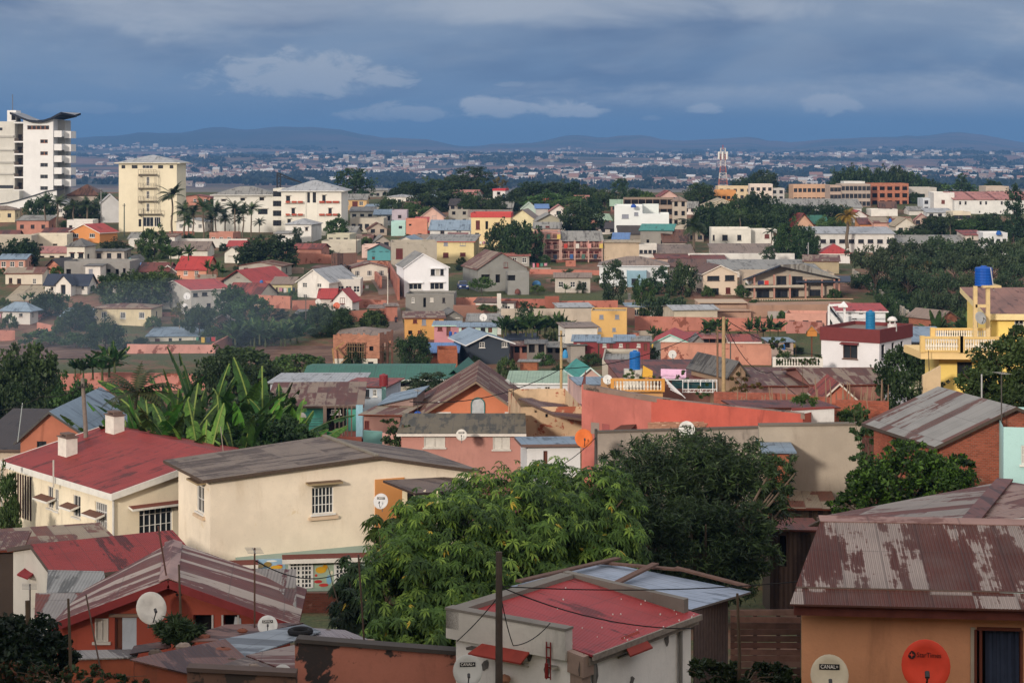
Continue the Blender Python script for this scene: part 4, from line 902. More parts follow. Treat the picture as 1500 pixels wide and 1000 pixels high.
# small infill roofs of the dense slope
rnd = random.Random(4)
fillr = [(905,297,'mint roofed cottage behind the round tree left of the white villa','pgreen','a87868'),(852,291,'low white and red tiled cottage under the ridge trees','salmonr','cfc8c0'),(980,284,'small pink cottage with white gable beyond the unfinished building','redold','d0a89c'),
 (740,300,'low grey cottage right of the red banded tower house','grey','a8a49c'),(668,296,'small dark roofed cottage among trees left of the ribbed building','dark','9c948a'),(553,331,'small rust roofed house between the balcony building and mint house','rust','b0a090'),
 (530,348,'tin roofed low shack above the teal cottage','rust','988878'),(560,350,'grey tin roofed low shack above the teal cottage','grey','a89c90'),(620,348,'low roof with pale wall left of the long yellow house','taupe','b8a898'),(508,336,'grey sheet roof by the dark tree right of the hotel','grey','b0a89c'),
 (884,318,'narrow brick cottage right of the round ridge tree','pgreen','b87864'),(890,330,'white gabled cottage with dark roof left of the white modern villa','dark','c8c0b8'),(1232,306,'low white sheds beside the long grey shed roof','lgrey','d0ccc8'),(1322,322,'low tin roof left of the white gable house with balcony','mixr','a89888'),
 (1300,300,'long low white roofs at the foot of the salmon block','brown','ccc4bc'),(1350,318,'low salmon tin roof above the palms','salmonr','b89c90'),(190,380,'small teal-walled hut beside the round tree below the orange house','dgrey','6ca8ac'),(200,345,'white gatehouse below the cream tower','grey','d0ccc4'),(40,462,'pink lean-to under the blue-grey hipped roof','redold','c89088'),
 (150,300,'grey low roof between palms and cream tower','bgrey','a8a8a8'),(1020,340,'low shed roof under the drooping palm','brown','9c8c7c'),(860,352,'grey roof patch behind the long pink block','grey','a8a098'),(765,344,'grey hipped cottage beside the two big mango trees','taupe','b8aca0'),(600,300,'small cream cottage with brown roof below the dark wood','brown','d0b090'),(1010,300,'white cottage below the round tree right of the unfinished building','grey','d4ccc4')]
for (x,y,lab,rr,wc) in fillr:
 w_ = rnd.uniform(9,14); h('house',lab,x-w_,x+w_,y+4,y+14,('gx' if rnd.random() < .6 else 'gy',y-5,rr),wc,rnd.uniform(-12,12),7,D=min(600,Dg(y+16)+4),auto=('k',2,1,1,1))
# ---- the many small houses and terrace walls packed between the named ones
def infill():
 from mathutils import Vector as V_
 occ = []
 for rt,D,w,d,hh in HOUSES.values():
  c,s0 = math.cos(rt.rotation_euler.z),math.sin(rt.rotation_euler.z); x0,y0,z0 = rt.location
  px = [ (x0+w*c*i)/(y0+w*s0*i)*F+750 for i in (0,1)]; occ.append((min(px),max(px),HY+(CZ-z0-hh)*F/y0-4,HY+(CZ-z0)*F/y0))
 free = [(200,500,500,550),(478,592,500,546),(592,700,518,546),(1000,1262,436,480),(1030,1155,470,500),(330,430,466,510),(725,832,450,508),(184,346,486,526),(445,570,384,400),(345,488,500,545),(-20,184,500,545),(555,592,400,500),(665,760,398,436),(1240,1520,350,560),(330,440,348,400),(700,800,320,386),(188,318,500,524),(1010,1260,440,460)]
 rn = random.Random(12); n = 0; wc = ['d0c8b8','c4a894','b8b0a4','c8907c','d8d4cc','a8a094','c0b49c','b87c68','d4c49c','9c9890']
 rr = ['rust','taupe','grey','brown','redold','maroon','bgrey','mixr','dgrey','lgrey','salmonr']
 for k in range(4000):
  yb = rn.choice([rn.uniform(300,345),rn.uniform(330,400),rn.uniform(395,480),rn.uniform(480,545)]); D = Dg(yb); w_ = rn.uniform(5,9.5)*F/D*.5; x = rn.uniform(-10,1330); h_ = rn.uniform(2.2,3.6)*F/D
  b = (x-w_,x+w_,yb-h_-8,yb)
  if any(f[0] < x < f[1] and f[2] < yb < f[3] for f in free): continue
  if any(min(b[1],o[1])-max(b[0],o[0]) > 2 and min(b[3],o[3])-max(b[2],o[2]) > (6 if yb < 420 else 4) for o in occ): continue
  occ.append(b); n += 1; ty = rn.choice(['gx','gx','gy','sf','flat','hip'])
  house('house','small plain house packed among the roofs of the middle slope',b[0],b[1],yb-h_,yb,(ty,yb-h_-rn.uniform(3,8),rn.choice(rr)),rn.choice(wc),rn.uniform(-14,14),rn.uniform(5,8),grp='small houses packed on the middle slope',auto=(rn.choice('wkbwW'),2 if w_ < 16 else 3,1,.9,1.0),sauto=('k',1,1,.8,.9),dirt=.6)
  if n >= 115: break
 for k in range(110):
  x = rn.uniform(180,1230); yb = rn.uniform(345,500); l = rn.uniform(14,40); h_ = rn.uniform(4,10)
  if any(f[0] < x+l and x < f[1] and f[2] < yb < f[3] for f in free): continue
  wallrun('low brick terrace wall stepping between the packed houses',[(x,yb,yb-h_),(x+l,yb+rn.uniform(-3,3),yb-h_)],rn.choice(['b06c56','a86450','bc7c66','9c8474','a89c8c']),.3,grp='low terrace walls between the packed houses')
# ================================================================ special buildings,upper left and ridge
def curved_tower():
 D = 505; B = P(34,335,D); rt = thing('tower_block','tall white apartment tower with upswept curved black-edged roof','tower block',B,0)
 Z = lambda y: zz(y,D); X = lambda x: kx(x)*D; white = wallm('dcdcda',.15); cr = wallm('c8c6bc',.3)
 m = MB()
 fm = lambda s_,o,z: (s_,D-o,z)
 hs = [(X(40),X(72),Z(190),Z(184),.3)]+[(X(59),X(70),Z(y+5.5),Z(y),.3) for y in (204.5,222,239,256,273)]
 wallface(m,fm,X(34),X(78),Z(300),Z(176),hs)
 m.poly([(X(78),D,Z(300)),(X(78),D+12,Z(300)),(X(78),D+12,Z(172)),(X(78),D,Z(172))]); m.poly([(X(34),D,Z(300)),(X(34),D+3,Z(300)),(X(34),D+3,Z(172)),(X(34),D,Z(172))])
 pr = [(34,172.5),(40,174.5),(48,176.2),(55,176.6),(64,176),(72,174.2),(78,172.5)]
 for i in range(6): m.poly([(X(pr[i][0]),D,Z(176)),(X(pr[i+1][0]),D,Z(176)),(X(pr[i+1][0]),D,Z(pr[i+1][1])),(X(pr[i][0]),D,Z(pr[i][1]))]) if min(pr[i][1],pr[i+1][1]) < 176 else None
 part(m,'wall',white,rt)
 for q in hs:
  g = MB(); g.box(q[0],D+.28,q[2],q[1],D+.34,q[3]); w = part(g,'window',plain('8a5a44' if q[3] > Z(235) else '4a4a4c',.5),rt)
  g = MB(); n = 5 if q[1]-q[0] > 3 else 2
  for i in range(n):
   a = q[0]+(q[1]-q[0])*(i+.12)/n; b = q[0]+(q[1]-q[0])*(i+.88)/n; g.poly([(a,D+.275,q[2]+.12),(b,D+.275,q[2]+.12),(b,D+.275,q[3]-.12),(a,D+.275,q[3]-.12)])
  part(g,'pane',glassm(),rt).parent = w
 # left wing with floor bands,recessed stair bay
 l = MB(); l.box(X(-60),D+1,Z(335),X(20),D+13,Z(178))
 part(l,'side_wing',cr,rt)
 for y in (201,221,239,256):
  b = MB(); b.box(X(-60),D+.55,Z(y),X(19),D+1,Z(y-2.5)); part(b,'floor_band',wallm('b4b2aa',.3),rt)
 b = MB(); b.box(X(-30),D+.9,Z(276),X(18),D+.98,Z(271.5)); b.box(X(-6),D+.9,Z(191),X(2),D+.98,Z(187)); part(b,'window',glassm(),rt)
 b = MB(); b.box(X(20),D+4,Z(335),X(34),D+12,Z(181)); part(b,'stair_bay',wallm('b0a898',.4),rt)
 for y in (181,209,227,244,261,280):
  b = MB(); b.box(X(20),D+.2,Z(y),X(34.5),D+4,Z(y-2.2)); part(b,'balcony_slab',white,rt)
  if y > 190:
   b = MB(); b.box(X(20.5),D+.3,Z(y-2),X(27),D+.4,Z(y-6.5)); b.box(X(28),D+2.6,Z(y-2),X(33),D+3.6,Z(y-9)); b.box(X(21),D+3.9,Z(y-3),X(27),D+3.98,Z(y-12)); part(b,'balcony_rail',plain('4a4038',.7),rt)
 # right hand balconies
 for i,y in enumerate((191.5,211,228,245.5,262.5)):
  b = MB(); b.box(X(78)+.01,D+.3,Z(y+9.5),X(90),D+.5,Z(y)); b.box(X(78)+.01,D+.5,Z(y+9.5),X(90),D+9,Z(y+8.7)); b.box(X(90)-.2,D+.5,Z(y+9.5),X(90),D+9,Z(y))
  b.box(X(90)+.02,D+3,Z(y+11),X(100),D+9,Z(y+.5)) if i < 5 else 0
  part(b,'balcony',white,rt)
 b = MB(); b.box(X(78)+.02,D+5,Z(300),X(89),D+11.5,Z(176)); part(b,'balcony_wall',wallm('a8a8a4',.2),rt)
 b = MB(); b.box(X(7.5),D+2,Z(178),X(20.5),D+7,Z(161.5)); part(b,'stair_head',white,rt)
 b = MB(); b.box(X(14),D+1.9,Z(176),X(20),D+1.98,Z(165)); part(b,'stair_head_opening',darkm(),rt)  # dark sheet standing in for the shade inside the open doorway
 # upswept roof
 c = [(16,165),(24,168),(34,172.5),(44,176),(55,177),(66,176),(76,172.8),(86,168),(92,165),(104,168.5)]
 r = MB(); n = len(c)
 for i in range(n-1):
  (x0,y0),(x1,y1) = c[i],c[i+1]; f = lambda x: 1.2 if x < 80 else 2.2
  if i == n-2: continue
  a,b2 = Z(y0)+.1,Z(y1)+.1
  r.slab([(X(x0),D-f(x0),a),(X(x1),D-f(x1),b2),(X(x1)+(2 if x1 > 80 else 0),D+12,b2),(X(x0),D+12,a)],.55,0,1,1)
 r.slab([(X(92),D-2.2,Z(165)+.1),(X(104.5),D+4,Z(168)),(X(100),D+12,Z(166)),(X(92)+2,D+12,Z(165)+.1)],.5,0,1,1)
 part(r,'roof',[plain('8a8c90',.6),plain('1e222c',.7)],rt)
 # flared plinth canopy and glazed lower floors
 b = MB(); cv = [(-40,312),(0,300),(20,297),(40,292),(60,286),(76,280.5),(91,278)]
 for i in range(len(cv)-1):
  (x0,y0),(x1,y1) = cv[i],cv[i+1]; b.poly([(X(x0),D-6,Z(303)),(X(x1),D-6,Z(303)),(X(x1),D-6,Z(y1)),(X(x0),D-6,Z(y0))])
  b.slab([(X(x0),D-6.3,Z(y0)+.3),(X(x1),D-6.3,Z(y1)+.3),(X(x1),D+2,Z(y1)+.3),(X(x0),D+2,Z(y0)+.3)],.3,1)
 b.poly([(X(-40),D-6,Z(303)),(X(91),D-6,Z(303)),(X(70),D-5.5,Z(327)),(X(-40),D-5.5,Z(327))],2)
 part(b,'flared_canopy',[white,plain('3a3e44',.6),plain('2c2e30',.7)],rt)
 b = MB(); b.box(X(-40),D-8,Z(327),X(60),D-5.6,Z(319)); b.box(X(33),D-6.1,Z(319),X(38),D-5.7,Z(303)); b.box(X(-40),D-8,Z(340),X(60),D-5,Z(334)); part(b,'terrace',white,rt)
 b = MB(); b.box(X(-20),D-6.05,Z(318.5),X(32),D-6.0,Z(304)); b.box(X(38.5),D-6.05,Z(318.5),X(70),D-6.0,Z(304)); part(b,'glazing',plain('6a5c4c',.2),rt)
 b = MB(); b.box(X(-90),D-5,Z(303),X(-40),D+1,Z(278)); b.box(X(-40),D-4,Z(300),X(34),D+1,Z(279)); part(b,'podium',cr,rt)
 b = MB(); b.tube([(X(14),D+3,Z(162)),(X(14),D+3,Z(138))],.1,5); part(b,'mast',plain('6a6c70'),rt)
curved_tower()
h('tower_block','free-standing cream tower block with low hipped roof and exterior balconies',174,259,238,342,('hip',227,'lgrey'),'dfd4b4',0,13,D=462,fa='e4dcc4',dirt=.12,oh=.9,cat='tower block',
  win=[(178,242,183.5,247,'k'),(193,242,201.5,247,'k'),(208.5,242,224,247,'W'),(231.5,242,239,247,'k'),(248.5,242,254,247,'k'),(214.5,259,219,272,'w'),(214.5,280,219,291,'w'),(214.5,298,219,310,'w'),(203,321,207,332,'k'),(209,318,225,332,'W'),(226,318,235,332,'W')])
def tower_balconies():
 rt,D,w,d,hh = HOUSES['free-standing cream tower block with low hipped roof and exterior balconies']; Dp = D
 for i,y in enumerate((255,275,294,313)):
  b = MB(); X0 = kx(204)*Dp; X1 = kx(230 if i < 3 else 237)*Dp; z = zz(y,Dp)
  b.box(X0,Dp-1.3,z-.12,X1,Dp-.003,z+.05)
  for k in range(8): x = X0+(X1-X0)*k/7; b.box(x-.04,Dp-1.28,z+.05,x+.04,Dp-1.2,z+1.0)
  b.box(X0,Dp-1.28,z+1.0,X1,Dp-1.2,z+1.08)
  for x in (X0,X1-.1): b.box(x,Dp-1.25,z-.5,x+.08,Dp-.003,z-.12)
  part(b,'balcony',plain('8c8474',.7),rt)
 for x in (204.5,228.5):
  b = MB(); 
  for k in range(3): xx = kx(x+k*1.6-1)*Dp; b.box(xx,Dp-1.32,zz(313,Dp),xx+.06,Dp-1.26,zz(257,Dp))
  part(b,'railing',plain('8c8474',.7),rt)
tower_balconies()
h('hotel','long white two-storey hotel wing with low grey hipped roof',313,402,285,332,('hip',273,'grey'),'d8d6cc',2,11,D=462,fa='dedcd4',dirt=.12,oh=.8,cat='hotel',hood='c8c4ba',
  win=[(324,292,331,295,'d'),(352,290,359,294,'d'),(380,289,387,294,'d'),(320,306,332,312,'k'),(378,306,392,314,'k'),(340,306,350,314,'d')])
h('hotel','three-storey white hotel block with hipped roof and red window boxes',412,500,279,340,('hip',264,'lgrey'),'dedacc',-2,13,D=455,fa='e2e0d8',dirt=.1,oh=.8,cat='hotel',hood='c4beb2',
  win=[(450,282,454,297,'k'),(458,282,463,297,'k'),(419,287,425,297,'k'),(472,286,477,297,'k'),(427,305,432,315,'k'),(481,305,486,316,'k'),(421,321,426,331,'k')])
def hotel_bits():
 rt,D,w,d,hh = HOUSES['three-storey white hotel block with hipped roof and red window boxes']
 for y in (294.5,313):
  for x0,x1 in ((419,425),(428,435),(437,444),(468,476),(478,486),(488,497)):
   b = MB(); b.box(kx(x0)*D,D-.95,zz(y+2.6,D),kx(x1)*D,D-.6,zz(y-.2,D)); part(b,'window_box',plain('a8503c',.8),rt)
  for x0,x1 in ((417,446),(467,498)):
   b = MB(); b.box(kx(x0)*D,D-.58,zz(y+3.6,D),kx(x1)*D,D-.1,zz(y+2.8,D)); part(b,'balcony',plain('d8d4c8',.8),rt)
 for x in (447,464.5): b = MB(); b.box(kx(x)*D,D-.35,zz(330,D),kx(x+1.6)*D,D-.1,zz(280,D)); part(b,'pilaster',plain('d8d6cc',.8),rt)
hotel_bits()
b_ = h('stair_wing','white curved stair wing between the two hotel blocks',400,413,279,336,('flat',0,'white'),'d4d0c4',0,9,D=459,auto=('k',3,4,.8,1.3),cat='hotel')
def crane():
 D = 500; rt = thing('crane','black steel crane mast with arm slanting down over the white hotel','crane',P(408,280,D)); m = MB()
 a = P(406,280,D); b = P(406,253,D); c = P(442,268,D)
 m.beam(a,b,.35); m.beam(a+Vector((.8,0,0)),b+Vector((.8,0,-.4)),.3); 
 for i in range(6): m.beam(a.lerp(b,i/6),a.lerp(b,(i+1)/6)+Vector((.8,0,0)),.14)
 part(m,'mast',plain('20242c',.6),rt); m = MB(); m.beam(b,c,.3,.3); m.beam(b+Vector((0,0,-.7)),c,.2,.2); part(m,'boom',plain('20242c',.6),rt)
crane()
def mast():
 D = 640; c = P(1059,280,D); rt = thing('telecom_mast','tall red and white lattice telecom mast with panel antennas','mast',c); H = zz(217,D)-c.z
 def w(z): return 2.1 - 1.1*min(1,z/(H*.62))
 n = 14
 for i in range(n):
  z0,z1 = H*i/n,H*(i+1)/n; m = MB(); a,b = w(z0)/2*1.5,w(z1)/2*1.5
  for sx,sy in ((1,1),(1,-1),(-1,-1),(-1,1)):
   m.beam((sx*a,sy*a,z0),(sx*b,sy*b,z1),.16); tx,ty = (sx,-sy) if sx*sy > 0 else (-sx,sy)
   m.beam((sx*a,sy*a,z0),(tx*b,ty*b,z1),.07); m.beam((sx*b,sy*b,z1),(tx*b,ty*b,z1),.07)
  m.build('lattice',plain('b8b6b4' if (i//2) % 2 == 0 else '98605a',.6),rt)
 for i in range(6):
  t = i*math.pi/3+.3; m = MB(); x,y = 1.5*math.cos(t),1.5*math.sin(t); m.box(x-.22,y-.15,H-3.6,x+.22,y+.15,H-1.2); m.beam((0,0,H-2.4),(x,y,H-2.4),.08); m.build('panel_antenna',plain('d8d8d4',.5),rt)
 m = MB(); m.tube([(0,0,H-.5),(0,0,H+1)],.12,5); m.build('lightning_rod',plain('a04038'),rt)
mast()
# balcony house with navy roof,right of centre
h('house','modern two-storey balcony house with navy sloping roof and salmon posts',1090,1222,400,440,('none',),'b0a08c',-2,10,D=340,dirt=.3,
  win=[(1108,424,1127,437,'k'),(1135,424,1154,437,'k'),(1158,424,1170,437,'k'),(1137,404,1152,417,'k'),(1160,404,1176,417,'k'),(1186,424,1202,437,'k'),(1214,424,1221,437,'k')])
def balcony_house():
 rt,D,w,d,hh = HOUSES['modern two-storey balcony house with navy sloping roof and salmon posts']; q = lambda x,y,dd=0: P(x,y,D+dd)
 m = MB(); m.slab([q(1088,409,-3),q(1142,388,-3),q(1166,386,9),q(1112,402,9)],.25); m.slab([q(1166,412,-3),q(1246,412,-3),q(1246,404,6),q(1166,404,6)],.2)
 part(m,'roof',roofmat('navy',0,D),rt)
 m = MB(); m.poly([q(1095,402),q(1222,402),q(1190,394),q(1142,390)]); m.poly([q(1150,404,-.5),q(1228,407,-.5),q(1176,388,-.5)]); part(m,'gable',wallm('aaa090',.3),rt)
 m = MB(); m.slab([q(1140,388,-2.5),q(1176,386,-2.5),q(1230,407,-2.5),q(1232,407,6),q(1180,385,6),q(1150,386,6)],.15); part(m,'side_roof',roofmat('grey',0,D),rt)
 for x in (1105,1134,1157,1180,1204,1222,1229): m = MB(); m.beam(q(x,440,-2.2),q(x,402 if x < 1170 else 409,-2.2),.28); part(m,'post',plain('a87c6e',.8),rt)
 m = MB(); a = q(1092,420,-2.6); b = q(1178,418.5,-2.6); m.beam(a,b,.3,.35); m.box(a.x,D-2.6,a.z-.15,b.x,D,a.z+.1); part(m,'balcony',plain('aca496',.8),rt)
 for x0,x1,c in ((1110,1119,'30304c'),(1120,1126,'c83c34')): m = MB(); A = q(x0,411,-2.7); B = q(x1,417,-2.7); m.box(A.x,A.y,B.z,B.x,A.y+.05,A.z); part(m,'laundry',plain(c),rt)
 a = rt.matrix_world; o = Vector(rt.location)
 A = q(1102,445,-3.4); B = q(1250,445,-3.4); r = balusters(rt,(0,0,0),(B.x-A.x,0,0),.95,60,('b89a80','cfc4b0'),.09,post=False); r.location = A-o
balcony_house()
wallrun('tan terraced retaining wall with weep holes under the balcony house',[(1098,471,447),(1252,470,445)],'a58068',6,name='retaining_wall',D=334)
wallrun('grey and cream lower retaining wall right of the cream terraces',[(1125,474,456),(1230,472,456)],'a8a098',.4,name='retaining_wall',D=326)
wallrun('upper cream terrace wall with flower pots under the cream gable house',[(1022,466,443),(1094,466,443)],'b89880',5,name='retaining_wall',D=329,cap='b8a48e')
wallrun('lower tan terrace wall above the long salmon wall',[(1012,474,455),(1100,473,455)],'b48c74',3,name='retaining_wall',D=323,cap='a88c78')
# ---- walls
wallrun('long pink boundary wall in front of the pale blue roof',[(186,520,504),(315,520,505)],'cf8e7e',.3)
wallrun('ramped salmon wall rising behind the pink boundary wall',[(313,520,503),(343,508,488)],'b0705c',.3)
wallrun('salmon wall stub at the left edge above the dirt field',[(-20,502,483),(22,500,484)],'c07c68',.4)
wallrun('short salmon wall beside magenta bougainvillea',[(54,486,472),(78,491,477)],'c07c68',.3)
wallrun('far salmon wall behind the banana grove at the left',[(88,580,548),(170,574,545),(300,572,548)],'c07a6c',.3,D=236)
wallrun('long white wall under the palms',[(190,358,349),(362,357,350)],'cfccc4',.3,D=428)
wallrun('salmon retaining wall below the beige concrete block',[(430,390,370),(463,387,371),(486,388,374)],'b8745c',.5)
wallrun('tall brown corrugated sheet fence by the kiosk',[(485,390,371),(523,390,370)],'x',.15,name='fence',cat='fence',mat=roofm('7c5a4c','4c342c',.5,0,.4,1.2,.8))
wallrun('salmon garden wall along the dirt yard by the teal cottage',[(523,391,381),(569,390,383)],'c08064',.3)
wallrun('left wall of the alley, salmon brick stepping down',[(547,408,396),(556,424,405)],'b06c56',.4)
wallrun('steep brick side wall of the alley below the white house',[(568,400,384),(582,440,408)],'a86450',.4)
wallrun('upper salmon terrace wall right of the red gable cottage',[(525,452,438),(566,450,440)],'b87460',.5)
wallrun('lower salmon terrace wall beside the alley',[(512,472,456),(568,468,452)],'b06e58',.5)
wallrun('salmon terrace wall below the yellow cottage',[(376,448,432),(425,452,434)],'bc7860',.5)
wallrun('brick terrace wall below the white villa',[(428,454,440),(466,454,440)],'ac6c58',.5)
wallrun('broad salmon retaining wall right of the grey block storey',[(664,452,436),(730,452,435)],'bc7862',.5,D=324)
wallrun('brown lower course under the broad salmon retaining wall',[(664,460,447),(730,460,447)],'8e6452',.5,D=316)
wallrun('red-brown retaining wall under the garden terrace',[(734,456,438),(798,456,438)],'a8604e',.5,D=318)
wallrun('red-brown buttress section between two garden walls',[(798,456,434),(819,456,434)],'98543f',.6,D=317)
wallrun('long salmon retaining wall left of the white-barked tree',[(819,458,441),(905,456,440)],'b86a54',.5,D=318)
wallrun('pale cement wall behind the banana grove',[(734,470,452),(868,470,452)],'b8aa98',.3,D=308)
wallrun('white gate pillar and wall end at the corner of the garden terrace',[(728,462,430),(734,462,430)],'cfc8bc',.5,D=315,name='gate_pillar')
wallrun('upper salmon wall of the garden beside the pink apartments',[(776,402,394),(880,404,396)],'b8705c',.3)
wallrun('very long salmon wall below the cream terraces',[(930,484,463),(1152,484,467)],'b8705c',.4,D=304)
wallrun('salmon garden wall with blind arches by the stone gatehouse',[(968,522,502),(1130,522,505)],'c8866c',.3,D=266,cap='a87c68')
wallrun('low plum wall at the far right of the salmon walls',[(1152,486,470),(1205,486,472)],'b07468',.4,D=302)
wallrun('long white boundary wall in front of the grey ribbed roofs',[(1008,386,371),(1164,386,371)],'d0cec8',.3,D=394)
wallrun('white pillar beside the hedge',[(920,446,430),(924,446,430)],'d4cec4',.6,name='gate_pillar')
wallrun('dark brown wall below the white-barked tree',[(905,470,446),(930,478,452)],'7c5c4c',.4,D=309)
for i in range(13):
 x = 1238+i*8.2; y0 = 412+i*5.2 if i > 1 else 404+i*6
 d_ = 372-i*6.6
 wallrun('step %s of the grey stepped concrete wall down the wooded slope' % ('one two three four five six seven eight nine ten eleven twelve thirteen'.split()[i]),[(x,y0+2,y0-17),(x+8.4,y0+2,y0-17)],'8f8a82',.25,D=d_,name='wall_panel',grp='stepped concrete wall panels') if False else None
def stepped_wall():
 rt = thing('boundary_wall','grey concrete panel wall stepping down the wooded slope','wall',P(1262,420,366)); 
 for i in range(14):
  x0 = 1250+i*6.6; x1 = x0+6.6; yt = 396+i*5.0; D = 368-i*5.6; D2 = D-5.6; m = MB(); a = P(x0,yt,D); b = P(x1,yt,D2); z = a.z; n = Vector((.2,.1,0))
  m.v += [tuple(Vector((a.x,a.y,z-4.5))),tuple(Vector((b.x,b.y,z-4.5))),tuple(Vector((b.x,b.y,z))),tuple(Vector((a.x,a.y,z)))]; m.f.append((0,1,2,3)); m.m.append(0)
  m.v += [(p[0]+.25,p[1]+.1,p[2]) for p in m.v[:4]]; m.f += [(7,6,5,4),(0,4,5,1),(1,5,6,2),(2,6,7,3),(3,7,4,0)]; m.m += [0]*5
  m.box(a.x-.2,a.y-.2,z-4.5,a.x+.2,a.y+.2,z+.25); part(m,'wall_panel',wallm('9c9488',.6),rt)
stepped_wall()
# ---- gallery fronts on the pink apartment blocks
for lab,xs_,ys_ in (('four-storey salmon pink apartment block with open galleries',(781,797,820),(349.5,365,379)),('long pink apartment block with laundry galleries and grey sloping roof',(822,842,862,882),(363,378.5))):
 rt,D,w,d,hh = HOUSES[lab]
 for y in ys_:
  b = MB(); A = P(xs_[0],y,D-1.6); B = P(xs_[-1],y,D-1.6); b.box(A.x,D-1.6,A.z-.18,B.x,D-.4,A.z)
  for k in range(24): x = A.x+(B.x-A.x)*k/23; b.box(x-.03,D-1.58,A.z,x+.03,D-1.52,A.z+.85)
  b.box(A.x,D-1.6,A.z+.85,B.x,D-1.5,A.z+.93); part(b,'gallery',plain('9c8478',.8),rt)
 for x in xs_: b = MB(); b.beam(P(x,389,D-1.5),P(x,341 if len(xs_) == 3 else 352,D-1.5),.25); part(b,'post',plain('b49488',.8),rt)
 for k in range(7):
  x = xs_[0]+4+k*(xs_[-1]-xs_[0]-8)/6; y = ys_[k % len(ys_)]; b = MB(); A = P(x,y-6,D-1.75); b.box(A.x,A.y,A.z-.9,A.x+.7,A.y+.04,A.z); part(b,'laundry',plain(['b04038','3c5c90','c8c4bc','48685c','c89088','303848','c8b060'][k],.9),rt)
# unfinished brick house on site,centre left
def site_house():
 D = 260; rt = thing('unfinished_house','unfinished orange brick house with jagged wall tops and wooden scaffolding','building site',P(488,535,D)); bm = brickm('bc8268','a07a68',2)
 q = lambda x,y,dd=0: P(x,y,D+dd); rn = random.Random(3); fm = lambda s_,o,z: (s_,D-o,z)
 m = MB(); X = lambda x: kx(x)*D; Z = lambda y: zz(y,D)
 hs = [(X(508),X(534),Z(524),Z(503),2.5),(X(541),X(547),Z(514),Z(507),.4)]
 wallface(m,fm,X(488),X(556),Z(525),Z(494),hs)
 x = 488.0
 while x < 556: w_ = rn.uniform(2,5); t = rn.uniform(487.5,492.5); m.poly([(X(x),D,Z(494)),(X(min(556,x+w_)),D,Z(494)),(X(min(556,x+w_)),D,Z(t)),(X(x),D,Z(t))]); x += w_
 B = Vector((X(556),D,0)); Cc = Vector((kx(576)*(D+6),D+6,0)); n = 6
 for i in range(n):
  a = B.lerp(Cc,i/n); b = B.lerp(Cc,(i+1)/n); t = Z(rn.uniform(487,492)); m.poly([(a.x,a.y,Z(504)),(b.x,b.y,Z(504)),(b.x,b.y,t),(a.x,a.y,t)])
  if i in (0,n-1,3): m.poly([(a.x,a.y,Z(545)),(b.x,b.y,Z(545)),(b.x,b.y,Z(504)),(a.x,a.y,Z(504))])
 for i in range(12): a = 488+i*6.8; t = rn.uniform(488,493); m.box(X(a),D+7,Z(510),X(a+6.8),D+7.2,zz(t-1,D+7))
 m.poly([(X(488),D,Z(494)),(X(488),D+7,Z(494)),(X(488),D+7,Z(535)),(X(488),D,Z(535))]); m.poly([(X(500),D+3.5,Z(545)),(X(560),D+3.5,Z(545)),(X(560),D+3.5,Z(500)),(X(500),D+3.5,Z(500))])
 m.box(X(507),D-.2,Z(503.5),X(536),D-.01,Z(501)); part(m,'wall',bm,rt); m = MB(); m.box(X(507.5),D+1.6,Z(524),X(534.5),D+1.7,Z(502.5)); part(m,'shade_sheet',darkm(),rt); m = MB(); m.box(X(540.5),D+.42,Z(514.5),X(547.5),D+.5,Z(506.5)); part(m,'shade_sheet',darkm(),rt)  # dark sheets set behind the openings imitate the shade indoors
 m = MB(); hs = [(X(510),X(517),Z(534),Z(526.5),.3),(X(525),X(530),Z(536),Z(526.5),.3),(X(539),X(547),Z(534),Z(529.5),.3)]
 wallface(m,lambda s_,o,z: (s_,D-.05-o,z),X(488),X(553),Z(545),Z(525),hs); part(m,'plastered_wall',wallm('cfc8ba',.3),rt)
 m = MB(); m.box(X(510),D+.3,Z(536),X(548),D+.35,Z(526)); part(m,'window',darkm(),rt)
 for k,xx in enumerate((509,512,515.5,519,523,526.5,530,533,558,561.5,565,569)):
  m = MB(); dd = -.4 if xx < 540 else (xx-556)*.3; m.beam(q(xx,546 if xx > 540 else 525,dd),q(xx+rn.uniform(-.6,.6),501,dd),.09); part(m,'scaffold_pole',plain('7a644c',.9),rt)
 for y in (507,515): m = MB(); m.beam(q(507,y,-.5),q(535,y+.5,-.5),.08); m.beam(q(556,y,-.1),q(574,y+2,4),.08); part(m,'scaffold_ledger',plain('7a644c',.9),rt)
 for (a,b,c,e) in ((487,510,490,536),(491,511,504,501)): m = MB(); m.beam(q(a,b,-1),q(c,e,-1),.16); part(m,'timber',plain('9a7a50',.9),rt)
 m = MB(); m.beam(q(492,508,-.7),q(505,523,-.7),.5,.12); m.beam(q(497,534,-.7),q(509,523,-.7),.5,.12); part(m,'stair',plain('8c7250',.9),rt)
site_house()
h('house','grey barn-roofed house just behind the unfinished brick house',494,566,490,502,('hip',479,'taupe'),'8c7468',0,9,D=290)
